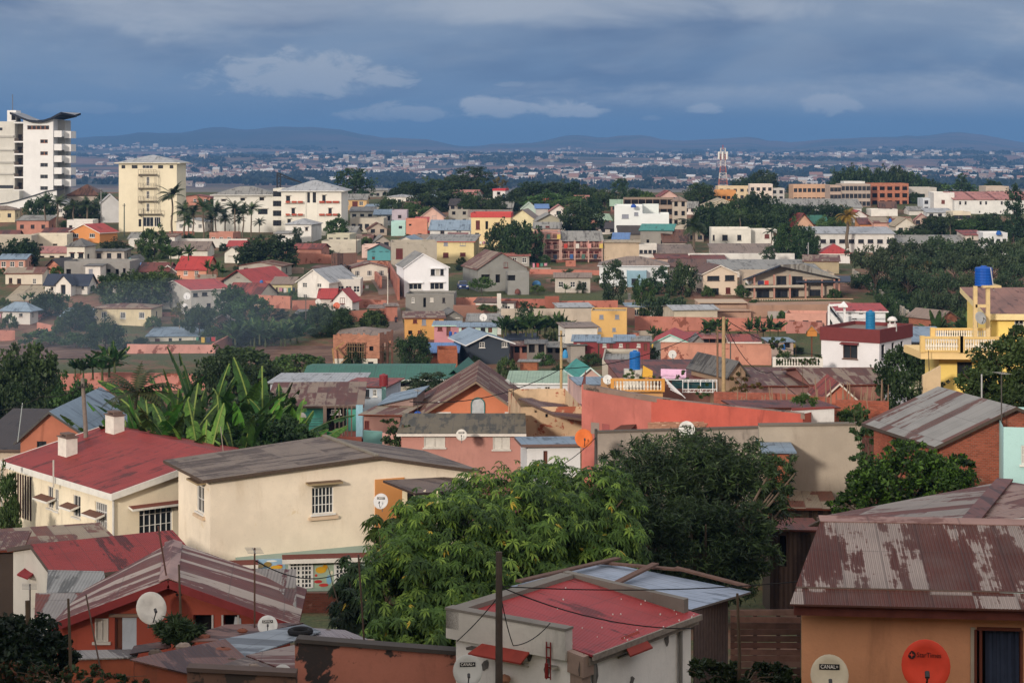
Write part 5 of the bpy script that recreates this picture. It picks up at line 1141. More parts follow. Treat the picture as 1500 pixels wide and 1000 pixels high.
# car,people,small figures
def car(label,px,py,D,rz,col='2c4070'):
 rt = thing('parked_car',label,'car',P(px,py,D),rz); b = MB()
 def ring(z,x0,x1,w): return [(x0,-w,z),(x1,-w,z),(x1,w,z),(x0,w,z)]
 L_ = [ring(.3,-2,2,.8),ring(.75,-2.05,2.05,.84),ring(.95,-1.95,1.9,.8)]
 for r_ in L_: b.v += r_
 for i in range(2):
  for j in range(4): k = (j+1) % 4; b.f.append((i*4+j,i*4+k,i*4+4+k,i*4+4+j)); b.m.append(0)
 b.f += [(8,9,10,11),(3,2,1,0)]; b.m += [0,0]; b.build('body',plain(col,.3),rt)
 g = MB(); g.v += ring(.95,-1.5,.9,.76)+ring(1.42,-1.1,.35,.62)
 for j in range(4): k = (j+1) % 4; g.f.append((j,k,4+k,4+j)); g.m.append(1)
 g.f.append((4,5,6,7)); g.m.append(0); g.build('cabin',[plain(col,.3),glassm()],rt)
 for x in (-1.25,1.25):
  for y in (-.8,.8):
   t = MB(); t.tube([(x,y-.1,.32),(x,y+.1,.32)],.32,14); w_ = t.build('wheel',plain('1a1a1a',.9),rt); t = MB(); t.tube([(x,y-.115,.32),(x,y+.115,.32)],.18,10); t.build('rim',plain('9a9a9a',.3),w_)
 for y in (-.58,.58): t = MB(); t.box(1.98,y-.17,.6,2.07,y+.17,.78); t.build('headlight',plain('e0e0e0',.2),rt)
 t = MB(); t.box(1.98,-.35,.45,2.08,.35,.7); t.build('grille',plain('202020',.5),rt)
car('blue car parked facing the viewer beside the unfinished grey house',678,424,338,R(-84))
def person(label,px,py,D,rz,top,bot,stride=.2,skin='5a3c2c',arms=0,hat=None):
 root = thing('person',label,'person',P(px,py,D),rz); root['category'] = 'person'
 J = [((0,0,.95),.14),((0,0,1.15),.125),((0,0,1.36),.15),((0,0,1.47),.055),((0,-.01,1.54),.075),((0,-.02,1.64),.1),((0,0,1.72),.06)]
 E = [(i,i+1) for i in range(6)]; S = stride
 for sg in (-1,1):
  f = len(J); J += [((sg*.09,0,.88),.1),((sg*.1,-S*.45*sg-.02,.48),.068),((sg*.1,-S*sg*.75+.03,.08),.045),((sg*.1,-S*sg*.75-.12,.03),.035)]; E += [(0,f),(f,f+1),(f+1,f+2),(f+2,f+3)]
  f = len(J); o = .12 if arms else 0
  J += [((sg*.18,0,1.4),.06),((sg*(.24+o),.03,1.13),.045),((sg*(.25+o*.3),-.06-o,.9),.035),((sg*(.25+o*.2),-.09-o,.8),.03)]; E += [(2,f),(f,f+1),(f+1,f+2),(f+2,f+3)]
 me = bpy.data.meshes.new('body'); me.from_pydata([j[0] for j in J],E,[]); ob = bpy.data.objects.new('body',me); SC.collection.objects.link(ob)
 md = ob.modifiers.new('s','SKIN'); ob.modifiers.new('u','SUBSURF').levels = 1
 for i,v in enumerate(me.skin_vertices[0].data): v.radius = (J[i][1],J[i][1]*.85)
 me.skin_vertices[0].data[0].use_root = True
 bpy.context.view_layer.update(); m2 = bpy.data.meshes.new_from_object(ob.evaluated_get(bpy.context.evaluated_depsgraph_get())); bpy.data.objects.remove(ob)
 o = bpy.data.objects.new('body',m2); SC.collection.objects.link(o); o.parent = root
 m2.materials.clear(); 
 for c in (skin,top,bot,'1a1412'): m2.materials.append(plain(c,.9,var=.1))
 for p in m2.polygons:
  c = p.center; p.use_smooth = True
  p.material_index = 1 if (1.44 > c.z > .92 and abs(c.x) < .2) or (c.z > 1.1 and c.z < 1.44) else 2 if .12 < c.z <= .95 and abs(c.x) < .2 else 3 if c.z > 1.66 or c.z <= .07 else 0
for a in (('person in a white top standing in the dirt yard, leftmost by the kiosk',494,395,390,0,'d0ccc4','2c3040',.1),('person in black standing beside the one in the white top',500,397,386,.6,'26262c','26262c',.15),('person in patterned black and white walking near the kiosk',505,398,385,-.5,'505054','222226',.3),('tall person in dark clothes right of the kiosk',517,398,386,.3,'1e2430','20242c',.2),
    ('person in red walking by the salmon garden wall',534,398,386,1.0,'8c3830','3a3030',.3),('person in a red top at the head of the alley',557,420,358,.2,'a83c34','2a2a30',.3),('person in dark clothes low in the alley',580,478,312,0,'262a38','22242c',.3)): person(*a)
def alley():
 m = MB(); pts = [(556,397,384,10),(558,415,362,8),(566,436,345,7),(574,460,322,6.5),(580,485,306,6),(586,500,294,6)]
 for i in range(len(pts)-1):
  a,b = pts[i],pts[i+1]; o = []
  for (x,y,D,w_),sg in ((a,-1),(a,1),(b,1),(b,-1)): o.append(Vector((kx(x)*D+sg*w_*.22,D,gz(kx(x)*D,D)+.12)))
  m.slab([o[0],o[1],o[2],o[3]],.1)
 tag(m.build('path',plain('7c6c62',.95)),kind='structure')
alley()
h('house','salmon brick cottage wall on the left flank of the alley',566,582,448,478,('sf',444,'taupe'),'b06c58',6,5,D=316)
# ================================================================ the nearer quarter
class Fr:      # a vertical wall plane: foot point,yaw
 def __init__(s,x,y,a): s.x = x; s.y = y; s.c = math.cos(R(a)); s.s = math.sin(R(a)); s.a = a
 def __call__(s,t,o,z): return (s.x+t*s.c+o*s.s,s.y+t*s.s-o*s.c,z)
 def uv(s,px,py):
  k = kx(px); t = (-s.x*s.s+s.y*s.c)/(s.c-k*s.s); return (k*t-s.x)*s.c+(t-s.y)*s.s,zz(py,t)
 def rect(s,x0,y0,x1,y1,st):
  a,z1 = s.uv(x0,y0); b,z0 = s.uv(x1,y1); _,z1b = s.uv(x1,y1-(y1-y0)); _,z0b = s.uv(x0,y1)
  return [a,b,(z0+z0b)/2,(z1+z1b)/2,st]
def nwall(root,fr,s0,s1,z0,ztop,rects,mat,D,name='wall',crest=None):
 """ztop: top of the plain part; crest: [(s, z)...] outline above it"""
 m = MB(); wallface(m,fr,s0,s1,z0,ztop,[(q[0],q[1],q[2],q[3],WS[q[4]][4]) for q in rects if q[4] != 'x'])
 if crest: m.poly([fr(s0,0,ztop),fr(s1,0,ztop)]+[fr(s_,0,z_) for s_,z_ in crest[::-1]])
 part(m,name,mat,root)
 ro = Vector(root.location)
 for q in rects: winobj(root,lambda s_,o,z: tuple(Vector(fr(s_,o,z))-ro),q[0],q[1],q[2],q[3],q[4],D)
def slabw(root,name,pts,th,mats,label=None,ms=None):
 m = MB(); m.slab(pts,th,0,1 if len(mats) > 1 else 0); return part(m,name,mats,root,label=label)
def hoodw(root,fr,s0,s1,z,out,drop,col,side=None):
 m = MB(); m.slab([fr(s0,out,z-drop),fr(s1,out,z-drop),fr(s1,0,z),fr(s0,0,z)],.09,0,1); part(m,'canopy',[plain(col,.8),plain(side or col,.8)],root)
# ---- second distance: y 530-630
h('hall','long hall with deep green metal roof, white eaves and dark open bays',456,652,553,574,('gx',535,'green'),'b0a898',1,13,D=205,fa='d0d4d0',oh=1.0,cat='hall',auto=('D',9,1,1.9,2.6))
h('hall','right gable porch of the green roofed hall',655,678,550,574,('gy',539,'green'),'8c8478',-6,10,D=208,oh=1.2,cat='hall',win=[(657,553,664,572,'D'),(667,553,676,572,'D')])
h('house','low house with wide off-white and pale blue roof left of the maroon tank',396,528,560,580,('sf',546,'lgrey'),'b8bcc4',2,16,D=176)
h('house','pale blue walled house with maroon sheet roof',500,562,565,598,('sf',553,'redold'),'a8b4c0',-6,9,D=168,win=[(535,570,541,582,'k'),(546,570,552,580,'w')])
tank('glossy maroon ribbed water tank beside the green roof',562,565,547,162,13,'7c2c30')
wallrun('turquoise pier carrying the maroon tank',[(559,606,566),(565,606,566)],'8cc0bc',.6,name='pier',D=162)
h('house','turquoise house with broad rust-blotched grey roof and open verandah',398,524,593,642,('sf',561,'rust'),'46b8a4',3,9,D=150,oh=.5,fa='5c4c44',dirt=.3,win=[(477,597,507,634,'D'),(411,600,424,618,'x') if False else (485,600,499,606,'w')])
def teal_verandah():
 D = 147.5; rt = HOUSES['turquoise house with broad rust-blotched grey roof and open verandah'][0]
 for x in (441,476,491,497,503,509,515,524,529): m = MB(); m.beam(P(x,642,D),P(x,593,D),.1 if x in (491,497,503,509,515) else .25); part(m,'post',plain('7a6a60' if x < 520 else '8cb4c4',.8),rt)
 for y in (613,616,620,624): m = MB(); m.beam(P(448,y,D),P(476,y,D),.05); part(m,'rail',plain('3a5a58',.6),rt)
 m = MB(); m.box(kx(440)*D,D-.3,zz(660,D),kx(530)*D,D+3,zz(639,D)); part(m,'verandah_floor',wallm('a85844',.4),rt)
 for i,(x,c,w_,h_) in enumerate(((482,'2a9058',10,7),(503,'d8c8bc',5,10),(495,'30383c',8,4),(470,'a05038',8,9))):
  c0 = P(x,639,D+.8); b = MB(); r = w_*D/F/2; b.lathe([(0,0),(r*.8,0),(r,h_*D/F),(r*.9,h_*D/F),(r*.7,.05)],n=12,c=c0)
  tag(b.build('basin',plain(c,.5),off=tuple(c0)),'%s on the verandah floor of the turquoise house' % ('green plastic basin','tall pale bucket','low dark basin','orange clay coloured tub')[i],'container')
teal_verandah()
h('house','narrow pink-brown house with jumbled tin roofs right of the turquoise house',533,586,606,650,('sf',590,'mixr'),'a07468',-8,8,D=146,win=[(534,616,541,628,'m')])
h('house','raised mauve brick corner with sagging tin edge above the jumbled roofs',560,605,590,640,('sl',580,'bgrey'),'9c8078',-6,6,D=152,bare='8a5c4c')
wallrun('low turquoise wall under the pink-brown house',[(532,655,630),(560,655,632)],'6ca4a0',.2,D=138)
wallrun('pale pink wall behind the bare branches',[(560,668,634),(592,668,634)],'d09c90',.2,D=134)
h('house','bright orange gable-fronted house with arched silver window and worn grey roof',622,762,602,650,('gy',556,'rust'),'d47a4c',0,13,D=148,rf=.54,oh=1.0,fa='7c6c5c',dirt=.25,win=[(641,588,659,603,'g'),(741,588,760,603,'g')])
def orange_arch():
 rt = HOUSES['bright orange gable-fronted house with arched silver window and worn grey roof'][0]; D = 148; m = MB(); pts = []
 for i in range(13): t = math.pi*i/12; pts.append((kx(700)*D+.5*math.cos(t),zz(592,D)+.5*math.sin(t)))
 pts = [(kx(700)*D+.5,zz(606,D))]+pts+[(kx(700)*D-.5,zz(606,D))]
 m.poly([(x,D-.03,z) for x,z in pts]); q = MB()
 for i in range(len(pts)-1): q.beam((pts[i][0],D-.06,pts[i][1]),(pts[i+1][0],D-.06,pts[i+1][1]),.07)
 a = part(q,'window',plain('3c7470',.6),rt); mm = plain('c4ccd0',.4,.3,var=.6,sc=2); part(m,'pane',mm,rt).parent = a
orange_arch()
h('house','pink house with mossy brown roof, white eave board and two white shutters',588,764,634,690,('sf',606,'moss') if 'moss' in RC else ('sf',606,'taupe'),'b87e70',0,7,D=126,fa='cfc8c0',oh=.3,win=[(621,640,652,655,'p'),(722,639,747,658,'p')])
h('house','cream house with red-stained plaster and long rusty roof beside the red building',763,852,596,690,('none',),'cfb088',5,10,D=134,bare='9a5a44',bamt=.52,dirt=1.0,win=[(783,599,787,604,'D'),(799,606,803,611,'D')])
def rusty_long():
 rt = HOUSES['cream house with red-stained plaster and long rusty roof beside the red building'][0]
 slabw(rt,'roof',[P(759,583,134),P(812,607,131),P(852,613,129),P(856,592,146),P(790,582,150)],.15,[roofm('7c6258','5a2e26',.6,R(80),.1,.8,1.0),plain('5c4a40',.9)])
 m = MB(); m.poly([P(763,598,134),P(852,598,134.6),P(852,612,134.6),P(812,606,134.3)]); part(m,'wall_top',wallm('cfb088',1.0,bare='9a5a44',bamt=.52),rt)
rusty_long()
h('house','small white house with curved grey-blue sheet roof behind the leafy tree',772,850,650,712,('sf',640,'bgrey'),'d0d0d0',4,5,D=113,fa='6a5650',dirt=.2,win=[(796,660,802,682,'o')])
# the red building
def red_building():
 rt = thing('building','long coral red walled building with crumbling sloping parapet','building',P(852,640,128)); A = P(852,632,128); B = P(954,632,124.5); C = P(1176,632,116)
 z0 = lambda p: p.z-3.5; w1 = wallm('c0685a',.9,'6a3830','b4544a',.38); w2 = wallm('c4543f',.95,'5a2c28','b2443c',.34)
 a1,b1,b2,c1 = P(852,563,128),P(954,581,124.5),P(954,583,124.5),P(1176,606,116)
 m = MB(); m.poly([(A.x,A.y,z0(A)),(B.x,B.y,z0(B)),tuple(b1),tuple(a1)]); m.poly([(A.x,A.y,z0(A)),tuple(a1),(A.x+.6,A.y+9,a1.z),(A.x+.6,A.y+9,z0(A))]); part(m,'wall',w1,rt,label='faded pinkish left wall section')
 m = MB(); m.poly([(B.x,B.y,z0(B)),(C.x,C.y,z0(C)),tuple(c1),tuple(b2)]); m.poly([(C.x,C.y,z0(C)),(C.x+2,C.y+5,z0(C)),(c1.x+2,c1.y+5,c1.z-.4),tuple(c1)]); part(m,'wall',w2,rt,label='bright red right wall section')
 m = MB(); pts = [a1,b1,P(1010,588.5,122.4),P(1090,597,119.3),P(1150,602.5,117),c1]
 for i in range(len(pts)-1):
  p,q = pts[i],pts[i+1]; n = Vector((.1,-.12,0)); k = Vector((.15,.55,0)); m.slab([p+n,q+n,q+k,p+k],.3)
 part(m,'coping',wallm('8c7466',1.0,bare='4c443e',bamt=.5),rt)
 m = MB()
 for i in range(5):
  y = 618+i*2.6; p = P(950,y+1.4,124.4); q = P(1040-i*3,y-1.5+1.4,121.2); m.beam(p,q,.16,.1)
 part(m,'brick_ledge',brickm('a87860','c8a890'),rt)
 fr = Fr(A.x,A.y,math.degrees(math.atan2(B.y-A.y,B.x-A.x)))
 for (x0,y0,x1,y1,c) in ((866,618,878,636,'8a7a70'),(882,620,893,632,'9c4c48')):
  m = MB(); s0,z1 = fr.uv(x0,y0); s1,zq = fr.uv(x1,y1); m.poly([fr(s0,.02,zq),fr(s1,.02,zq),fr(s1,.02,z1),fr(s0,.02,z1)]); part(m,'patch',wallm(c,.8),rt)
 m = MB(); m.slab([P(897,630,124.8),P(922,630,124),P(932,621,125.2),P(912,621,126.2)],.08); part(m,'canopy',plain('5a3a30',.9),rt)
red_building()
h('building','deep roof slab of the coral red building seen edge on',858,1000,588,600,('flat',0,'dgrey'),'7c5c50',-3,8,D=137,par=.05) if False else None
wallrun('long weathered grey plaster wall behind the dark feathery tree',[(873,720,634),(1118,712,627)],'9a8c7e',.3,D=110,mat=wallm('9c9084',1.0,'3c3630','7c7268',.45),cap='5c544c')
wallrun('tall plain beige-grey end wall right of the dark feathery tree',[(1112,724,624),(1262,722,622)],'a09484',.4,D=103,mat=wallm('a89c8a',.55,'5a5248'),cap='6c645a')
h('hut','little brick hut with blue-grey tin roof poking out by the dark feathery tree',1126,1156,660,700,('sf',644,'bgrey'),'b06c58',-4,5,D=99,cat='hut',wm=brickm('b4684c'))
wallrun('white stained low wall with maroon coping right of the red building',[(1160,632,601),(1222,630,598)],'c8c8c8',.3,D=118,mat=wallm('ccccca',.8,'4a4642'),cap='7c3c38')
h('house','low building with maroon sheet roof edge between the red building and brick wall',1085,1222,596,612,('sf',586,'maroon'),'9c7468',0,8,D=124)
# terrace with balusters,tank and laundry
h('house','ochre roof-terrace house with white balusters behind the red building',897,971,574,592,('none',),'cf9a58',3,9,D=150,dirt=.2)
def terrace():
 rt = HOUSES['ochre roof-terrace house with white balusters behind the red building'][0]; D = 149.5
 A = P(897,573,D); B = P(971,574,D); o = Vector(rt.location); r = balusters(rt,(0,0,0),(B.x-A.x,0,0),.92,15,('cf9448','e0dcd0'),.1); 
 M = __import__('mathutils').Matrix.Rotation(-rt.rotation_euler.z,4,'Z'); r.matrix_local = M @ __import__('mathutils').Matrix.Translation(A-o)
 D = 150; rr = thing('railing','white welded metal railing with ring pattern over dark panels','railing',P(976,575,D)); m = MB()
 for y in (556,558.5,570,574): m.beam(P(1000 if y > 557 else 976,y,D),P(1050,y,D),.05)
 for x in (1000,1008,1026,1044,1050): m.beam(P(x,575,D),P(x,556,D),.06)
 for x in range(1003,1050,6): m.beam(P(x,574,D),P(x+3,570,D),.03); m.beam(P(x,558,D),P(x+2,556,D),.03)
 part(m,'frame',plain('dcdcdc',.5),rr); m = MB(); m.box(kx(985)*D,D+.5,zz(570,D),kx(1048)*D,D+.6,zz(558,D)); part(m,'panel',plain('1e4448',.7),rr)
 st = thing('stairs','white diagonal stair rails beside the ochre terrace','stairs',P(985,580,149)); 
 for i in range(5): m = MB(); m.beam(P(972+i*2.5,552+i*4.5,148.6),P(1004-i*1,583-i*1,147),.05); part(m,'rail',plain('d8d8d8',.5),st)
 m = MB(); D = 152; m.slab([P(968,554,D),P(1005,554,D),P(1005,541,D+.3),P(968,540,D+.3)],.04); tag(m.build('bed_sheet',plain('d8b0cc',.9),off=tuple(P(968,554,D))),'pale pink sheet hanging behind the ochre terrace','laundry')
 m = MB(); c = [P(942,535,152),P(956,543,152),P(956,552,151.8),P(941,551,151.8)]; m.slab(c,.05); tag(m.build('cloth',plain('cfa040',.9),off=tuple(c[0])),'yellow cloth draped beside the blue tank','laundry')
terrace()
tank('blue ribbed water tank standing on the ochre roof terrace',930,541,512.5,153,16,'1f63a8')
wallrun('little white stand under the blue tank of the ochre terrace',[(915,560,542),(945,560,542)],'c8c4b8',1.2,name='tank_stand',D=152.4)
h('shed','wide low shed with dark red roof and grey repair strips behind the blue tank',915,1066,556,566,('sf',527,'maroon'),'8a5c50',2,16,D=160,cat='shed')
h('building','pale cement block with broken flat top left of the blue tank',882,934,532,560,('flat',0,'grey'),'b0a898',-4,10,D=178,dirt=.6,par=.3)
h('house','small pink and grey cottage with teal gable right of the wooden pole',851,896,562,580,('sf',552,'bgrey'),'cfa8a0',3,8,D=166)
h('house','little gable with turquoise and white striped roof behind the grey cottage',850,878,549,562,('gy',537,'teal'),'d0a89c',8,7,D=182,fa='c8dcd8')
h('house','white house with pale green flat-pitched roof and two windows',746,848,560,592,('sf',543,'pgreen'),'d4d6da',-2,9,D=193,fa='dcdedc',dirt=.1,win=[(787,567,793,577,'g'),(798,566,806,578,'w')])
h('house','low house with long mauve-grey and rust roof before the white maroon-parapet house',1094,1206,564,592,('sf',538,'rust'),'94706a',0,12,D=152)
h('house','house with rust-brown striped roof below the white maroon-parapet house',1192,1296,562,600,('gx',538,'rust'),'9a6458',4,10,D=150)
h('house','tiny orange gable front with white bargeboard among stick fences',1206,1252,581,606,('gy',560,'redold'),'b86448',0,5,D=141,fa='c8c0b4')
h('hut','small dark grey roofed hut beside the big wooden pole',1068,1092,545,570,('gy',528,'dgrey'),'a08468',20,7,D=157,cat='hut')
wallrun('orange-red brick wall with bare stakes behind it',[(1046,612,574),(1140,610,576),(1215,610,582)],'x',.25,D=138,mat=brickm('a85a48','8c6c60'))
wallrun('brick garden wall by the tiny orange gable front',[(1225,606,585),(1302,606,588)],'x',.25,D=134,mat=brickm('b05c44','8c6c60'))
def stakes():
 rn = random.Random(6)
 for i in range(44):
  x = rn.uniform(1196,1304) if i < 26 else rn.uniform(1078,1196); D = rn.uniform(134,137); yt = rn.uniform(552,582) if i < 26 else rn.uniform(566,584); m = MB(); b = P(x,600,D); t = P(x+rn.uniform(-3,3),yt,D)
  m.tube([b,b.lerp(t,.5)+Vector((rn.uniform(-.05,.05),0,0)),t],[.06,.05,.03],5); tag(m.build('stake',plain('8c7460',.95),off=tuple(b)),'bare wooden stake in the rough fence behind the brick walls','stake','stakes of the rough fence')
stakes()
# white house with maroon parapet
h('house','white flat-roofed house with deep maroon parapet and brown framed window',1203,1288,496,556,('flat',0,'taupe'),'d8d6d8',-34,12,xs=1335,D=172,fa='6e3434',par=1.05,dirt=.2,win=[(1235,505,1256,525,'b')],side=[(1291,505,1296,524,'k'),(1306,502,1310,518,'k'),(1319,500,1323,514,'k')],hood='6e3434')
tank('teal-blue ribbed water tank on the white maroon-parapet house',1275,482,454,171,14,'1f6f9c')
def vent_cap():
 D = 172; c = P(1307,480,D); rt = thing('roof_vent','white domed chimney cap on the maroon-parapet roof','chimney',c); m = MB(); m.lathe([(.42,-.3),(.4,.35),(.0,.35)],n=14); m.build('shaft',plain('d4d0cc',.7),rt)
 m = MB(); m.lathe([(.0,1.0),(.25,.93),(.42,.75),(.46,.6),(.3,.6)],n=14); m.build('cap',plain('d8d4d0',.7),rt,True); m = MB()
 for i in range(4): t = i*1.57+.7; m.beam((.3*math.cos(t),.3*math.sin(t),.35),(.3*math.cos(t),.3*math.sin(t),.62),.07)
 m.build('leg',plain('d4d0cc',.7),rt)
vent_cap()
h('house','small white house with maroon roof and outside stairs behind the maroon-parapet house',1228,1297,455,478,('sf',444,'red'),'d4d8dc',-3,7,D=250,fa='dcdcdc',dirt=.15,win=[(1249,454,1254,466,'k'),(1259,454,1263,459,'k')])
def white_stairs():
 rt = HOUSES['small white house with maroon roof and outside stairs behind the maroon-parapet house'][0]; m = MB(); m.slab([P(1213,449,248),P(1216,449,248),P(1236,474,248),P(1224,480,248)],.3); m.poly([P(1213,452,247.9),P(1232,474,247.9),P(1224,480,247.9),P(1213,462,247.9)]); part(m,'stairs',plain('d4d4d4',.8),rt)
 m = MB(); m.beam(P(1214,447,247.8),P(1238,446,247.8),.25); m.beam(P(1237,462,247.8),P(1297,462,247.8),.12); m.beam(P(1214,478,247.9),P(1214,448,247.9),.25); m.beam(P(1237,475,247.9),P(1237,448,247.9),.25)
 m.slab([P(1228,448,247),P(1242,448,247),P(1236,441,248)],.2); part(m,'porch',plain('dcdcdc',.8),rt)
white_stairs()
wallrun('white turned-baluster parapet base left of the maroon-parapet house',[(1134,545,537),(1204,545,537)],'c8c0b8',.3,D=168)
def balu_left():
 rt = thing('balustrade','white baluster railing crowded with potted plants','railing',P(1134,537,168)); B = P(1203,537,168); balusters(rt,(0,0,0),(B.x-P(1134,537,168).x,0,0),.8,17,('d8d4cc','e0dcd4'),.08,'rail')
balu_left()
def birdhouse():
 D = 176; rt = thing('dovecote','small orange dovecote with pitched roof on a post','dovecote',P(1189,520,D)); m = MB(); m.beam(P(1189,524,D),P(1189,492,D),.12); part(m,'post',plain('6a4434',.9),rt)
 m = MB(); m.box(kx(1182)*D,D-.3,zz(492,D),kx(1196)*D,D+.4,zz(484,D)); m.poly([P(1182,484,D-.3),P(1196,484,D-.3),P(1189,477,D-.3)]); part(m,'box',plain('c08040',.8),rt)
 m = MB(); m.slab([P(1179,487,D-.4),P(1189,476,D-.4),P(1189,476,D+.6),P(1179,487,D+.6)],.08); m.slab([P(1189,476,D-.4),P(1199,487,D-.4),P(1199,487,D+.6),P(1189,476,D+.6)],.08); part(m,'roof',plain('8a8078',.8),rt)
birdhouse()
h('house','long low house with slate grey corrugated roof right of the maroon-parapet house',1336,1398,500,530,('sf',478,'bgrey'),'8c8478',-4,14,D=180)
h('shed','small brick gable shed in the garden below the acacias',1376,1402,466,484,('gy',455,'taupe'),'b06c54',30,6,D=262,cat='shed',wm=brickm('b06c54'))
# yellow balcony house
h('house','yellow two-storey house with mauve roof, cream eaves and long balcony',1452,1560,458,600,('sf',422,'mauve'),'f2d058',-4,9,D=118,fa='e4d09c',th=.36,oh=.4,dirt=.15,win=[(1486,466,1500,484,'w')])
h('house','lower storey wing of the yellow house under the balcony',1376,1520,512,600,('flat',0,'beige'),'f2d058',-4,6,D=115,dirt=.2,win=[(1402,530,1424,552,'k')],par=.1)
def yellow_house():
 rt = HOUSES['yellow two-storey house with mauve roof, cream eaves and long balcony'][0]; cr = plain('e2c48c',.8,var=.15)
 D = 113.6; m = MB(); a = P(1349,515,D); b = P(1470,516,D-.4); m.slab([a,b,b+Vector((0,4,0)),a+Vector((-.2,4,0))],.42); part(m,'balcony',cr,rt)
 o = Vector(rt.location); MM = __import__('mathutils').Matrix; Mi = MM.Rotation(-rt.rotation_euler.z,4,'Z')
 for (p,q,n) in ((P(1351,515,D),P(1407,515.5,D-.2),15),(P(1409,515.5,D-.2),P(1462,516,D-.4),14),(P(1366,502,D+4),P(1448,502,D+4),24)):
  r = balusters(rt,(0,0,0),q-p,.88,n,('d8b878','e4dccc'),.075); r.matrix_local = Mi @ MM.Translation(p-o)
 m = MB(); D = 118.4
 for x in (1428.5,1447): m.beam(P(x,505,D-2),P(x,419,D-2),.22)
 m.box(kx(1427)*D,D-2.3,zz(421,D-2),kx(1453)*D,D-.6,zz(418,D-2)); m.beam(P(1428,448,D-2.02),P(1448,448,D-2.02),.18); part(m,'tank_tower',plain('d0b888',.8),rt)
yellow_house()
tank('big royal blue water tank on the tower of the yellow house',1441,418.5,389,117,26,'1450a8')
antenna('bracket aerial beside the big royal blue tank',1456,418,392,116.5,.03,False,'b8b8b8',-.2)
dish('grey satellite dish on the tank tower of the yellow house',1436,466,115.4,.72,'9a9c9c',yaw=20)
wallrun('cream and grey coping wall at the foot of the yellow house',[(1352,570,550),(1378,560,536)],'d0b488',.3,D=112)
# brick house with grey roof,turquoise house
h('house','old brick house with broad silvery corrugated roof streaked with rust',1280,1376,615,720,('gx',580,'rgrey') if 'rgrey' in RC else ('gx',580,'grey'),'a85a44',-76,7.3,D=97,wm=brickm('a4553e','8a6a5c'),fa='4a4038',oh=.45,side=[(1424,661,1450,690,'b')],win=[(1300,640,1320,690,'D')])
h('house','turquoise house edge with dark red roof at the right border',1470,1560,625,730,('sr',600,'maroon'),'a4d0ce',-10,7,D=88,win=[(1496,652,1502,680,'w')],dirt=.2)
# ---- left near houses
h('house','beige house with steep dark brown roof at the left edge',-40,36,655,740,('sf',600,'dark'),'cbb9a2',-4,9,D=128,fa='5a4a40',oh=.4)
h('house','orange plastered gable house with slate grey sheet roof',30,134,640,690,('gy',601,'bgrey'),'b86a4c',-3,12,D=126,rf=.42,oh=.35,fa='4c4a48',win=[(54,646,68,662,'k')],dirt=.6)
h('house','crimson walled house with white bargeboard behind the leaning pole',118,152,622,650,('gy',606,'maroon'),'8c3038',-6,9,D=150,fa='dcd8d4',rf=.4)
h('house','low maroon roofed house between the crimson house and the banana leaves',140,192,620,640,('gx',606,'maroon'),'7c5c54',0,8,D=158)
pole('leaning grey wooden utility pole with crossarm by the orange gable house',127,650,554,118,6,'7a7068',1,lean=-.25)
RR = 'cream house with dark red corrugated roof, two white chimneys and white fascia'
h('house',RR,12,168,682,808,('none',),'f2e4c4',-52,13,D=116,dirt=.45,
  win=[(70,712,78,744,'w'),(80,716,86,748,'w'),(107,725,118,757,'w'),(139,736,157,775,'g'),(24,690,58,752,'D')],side=[(204,739,253,781,'g')])
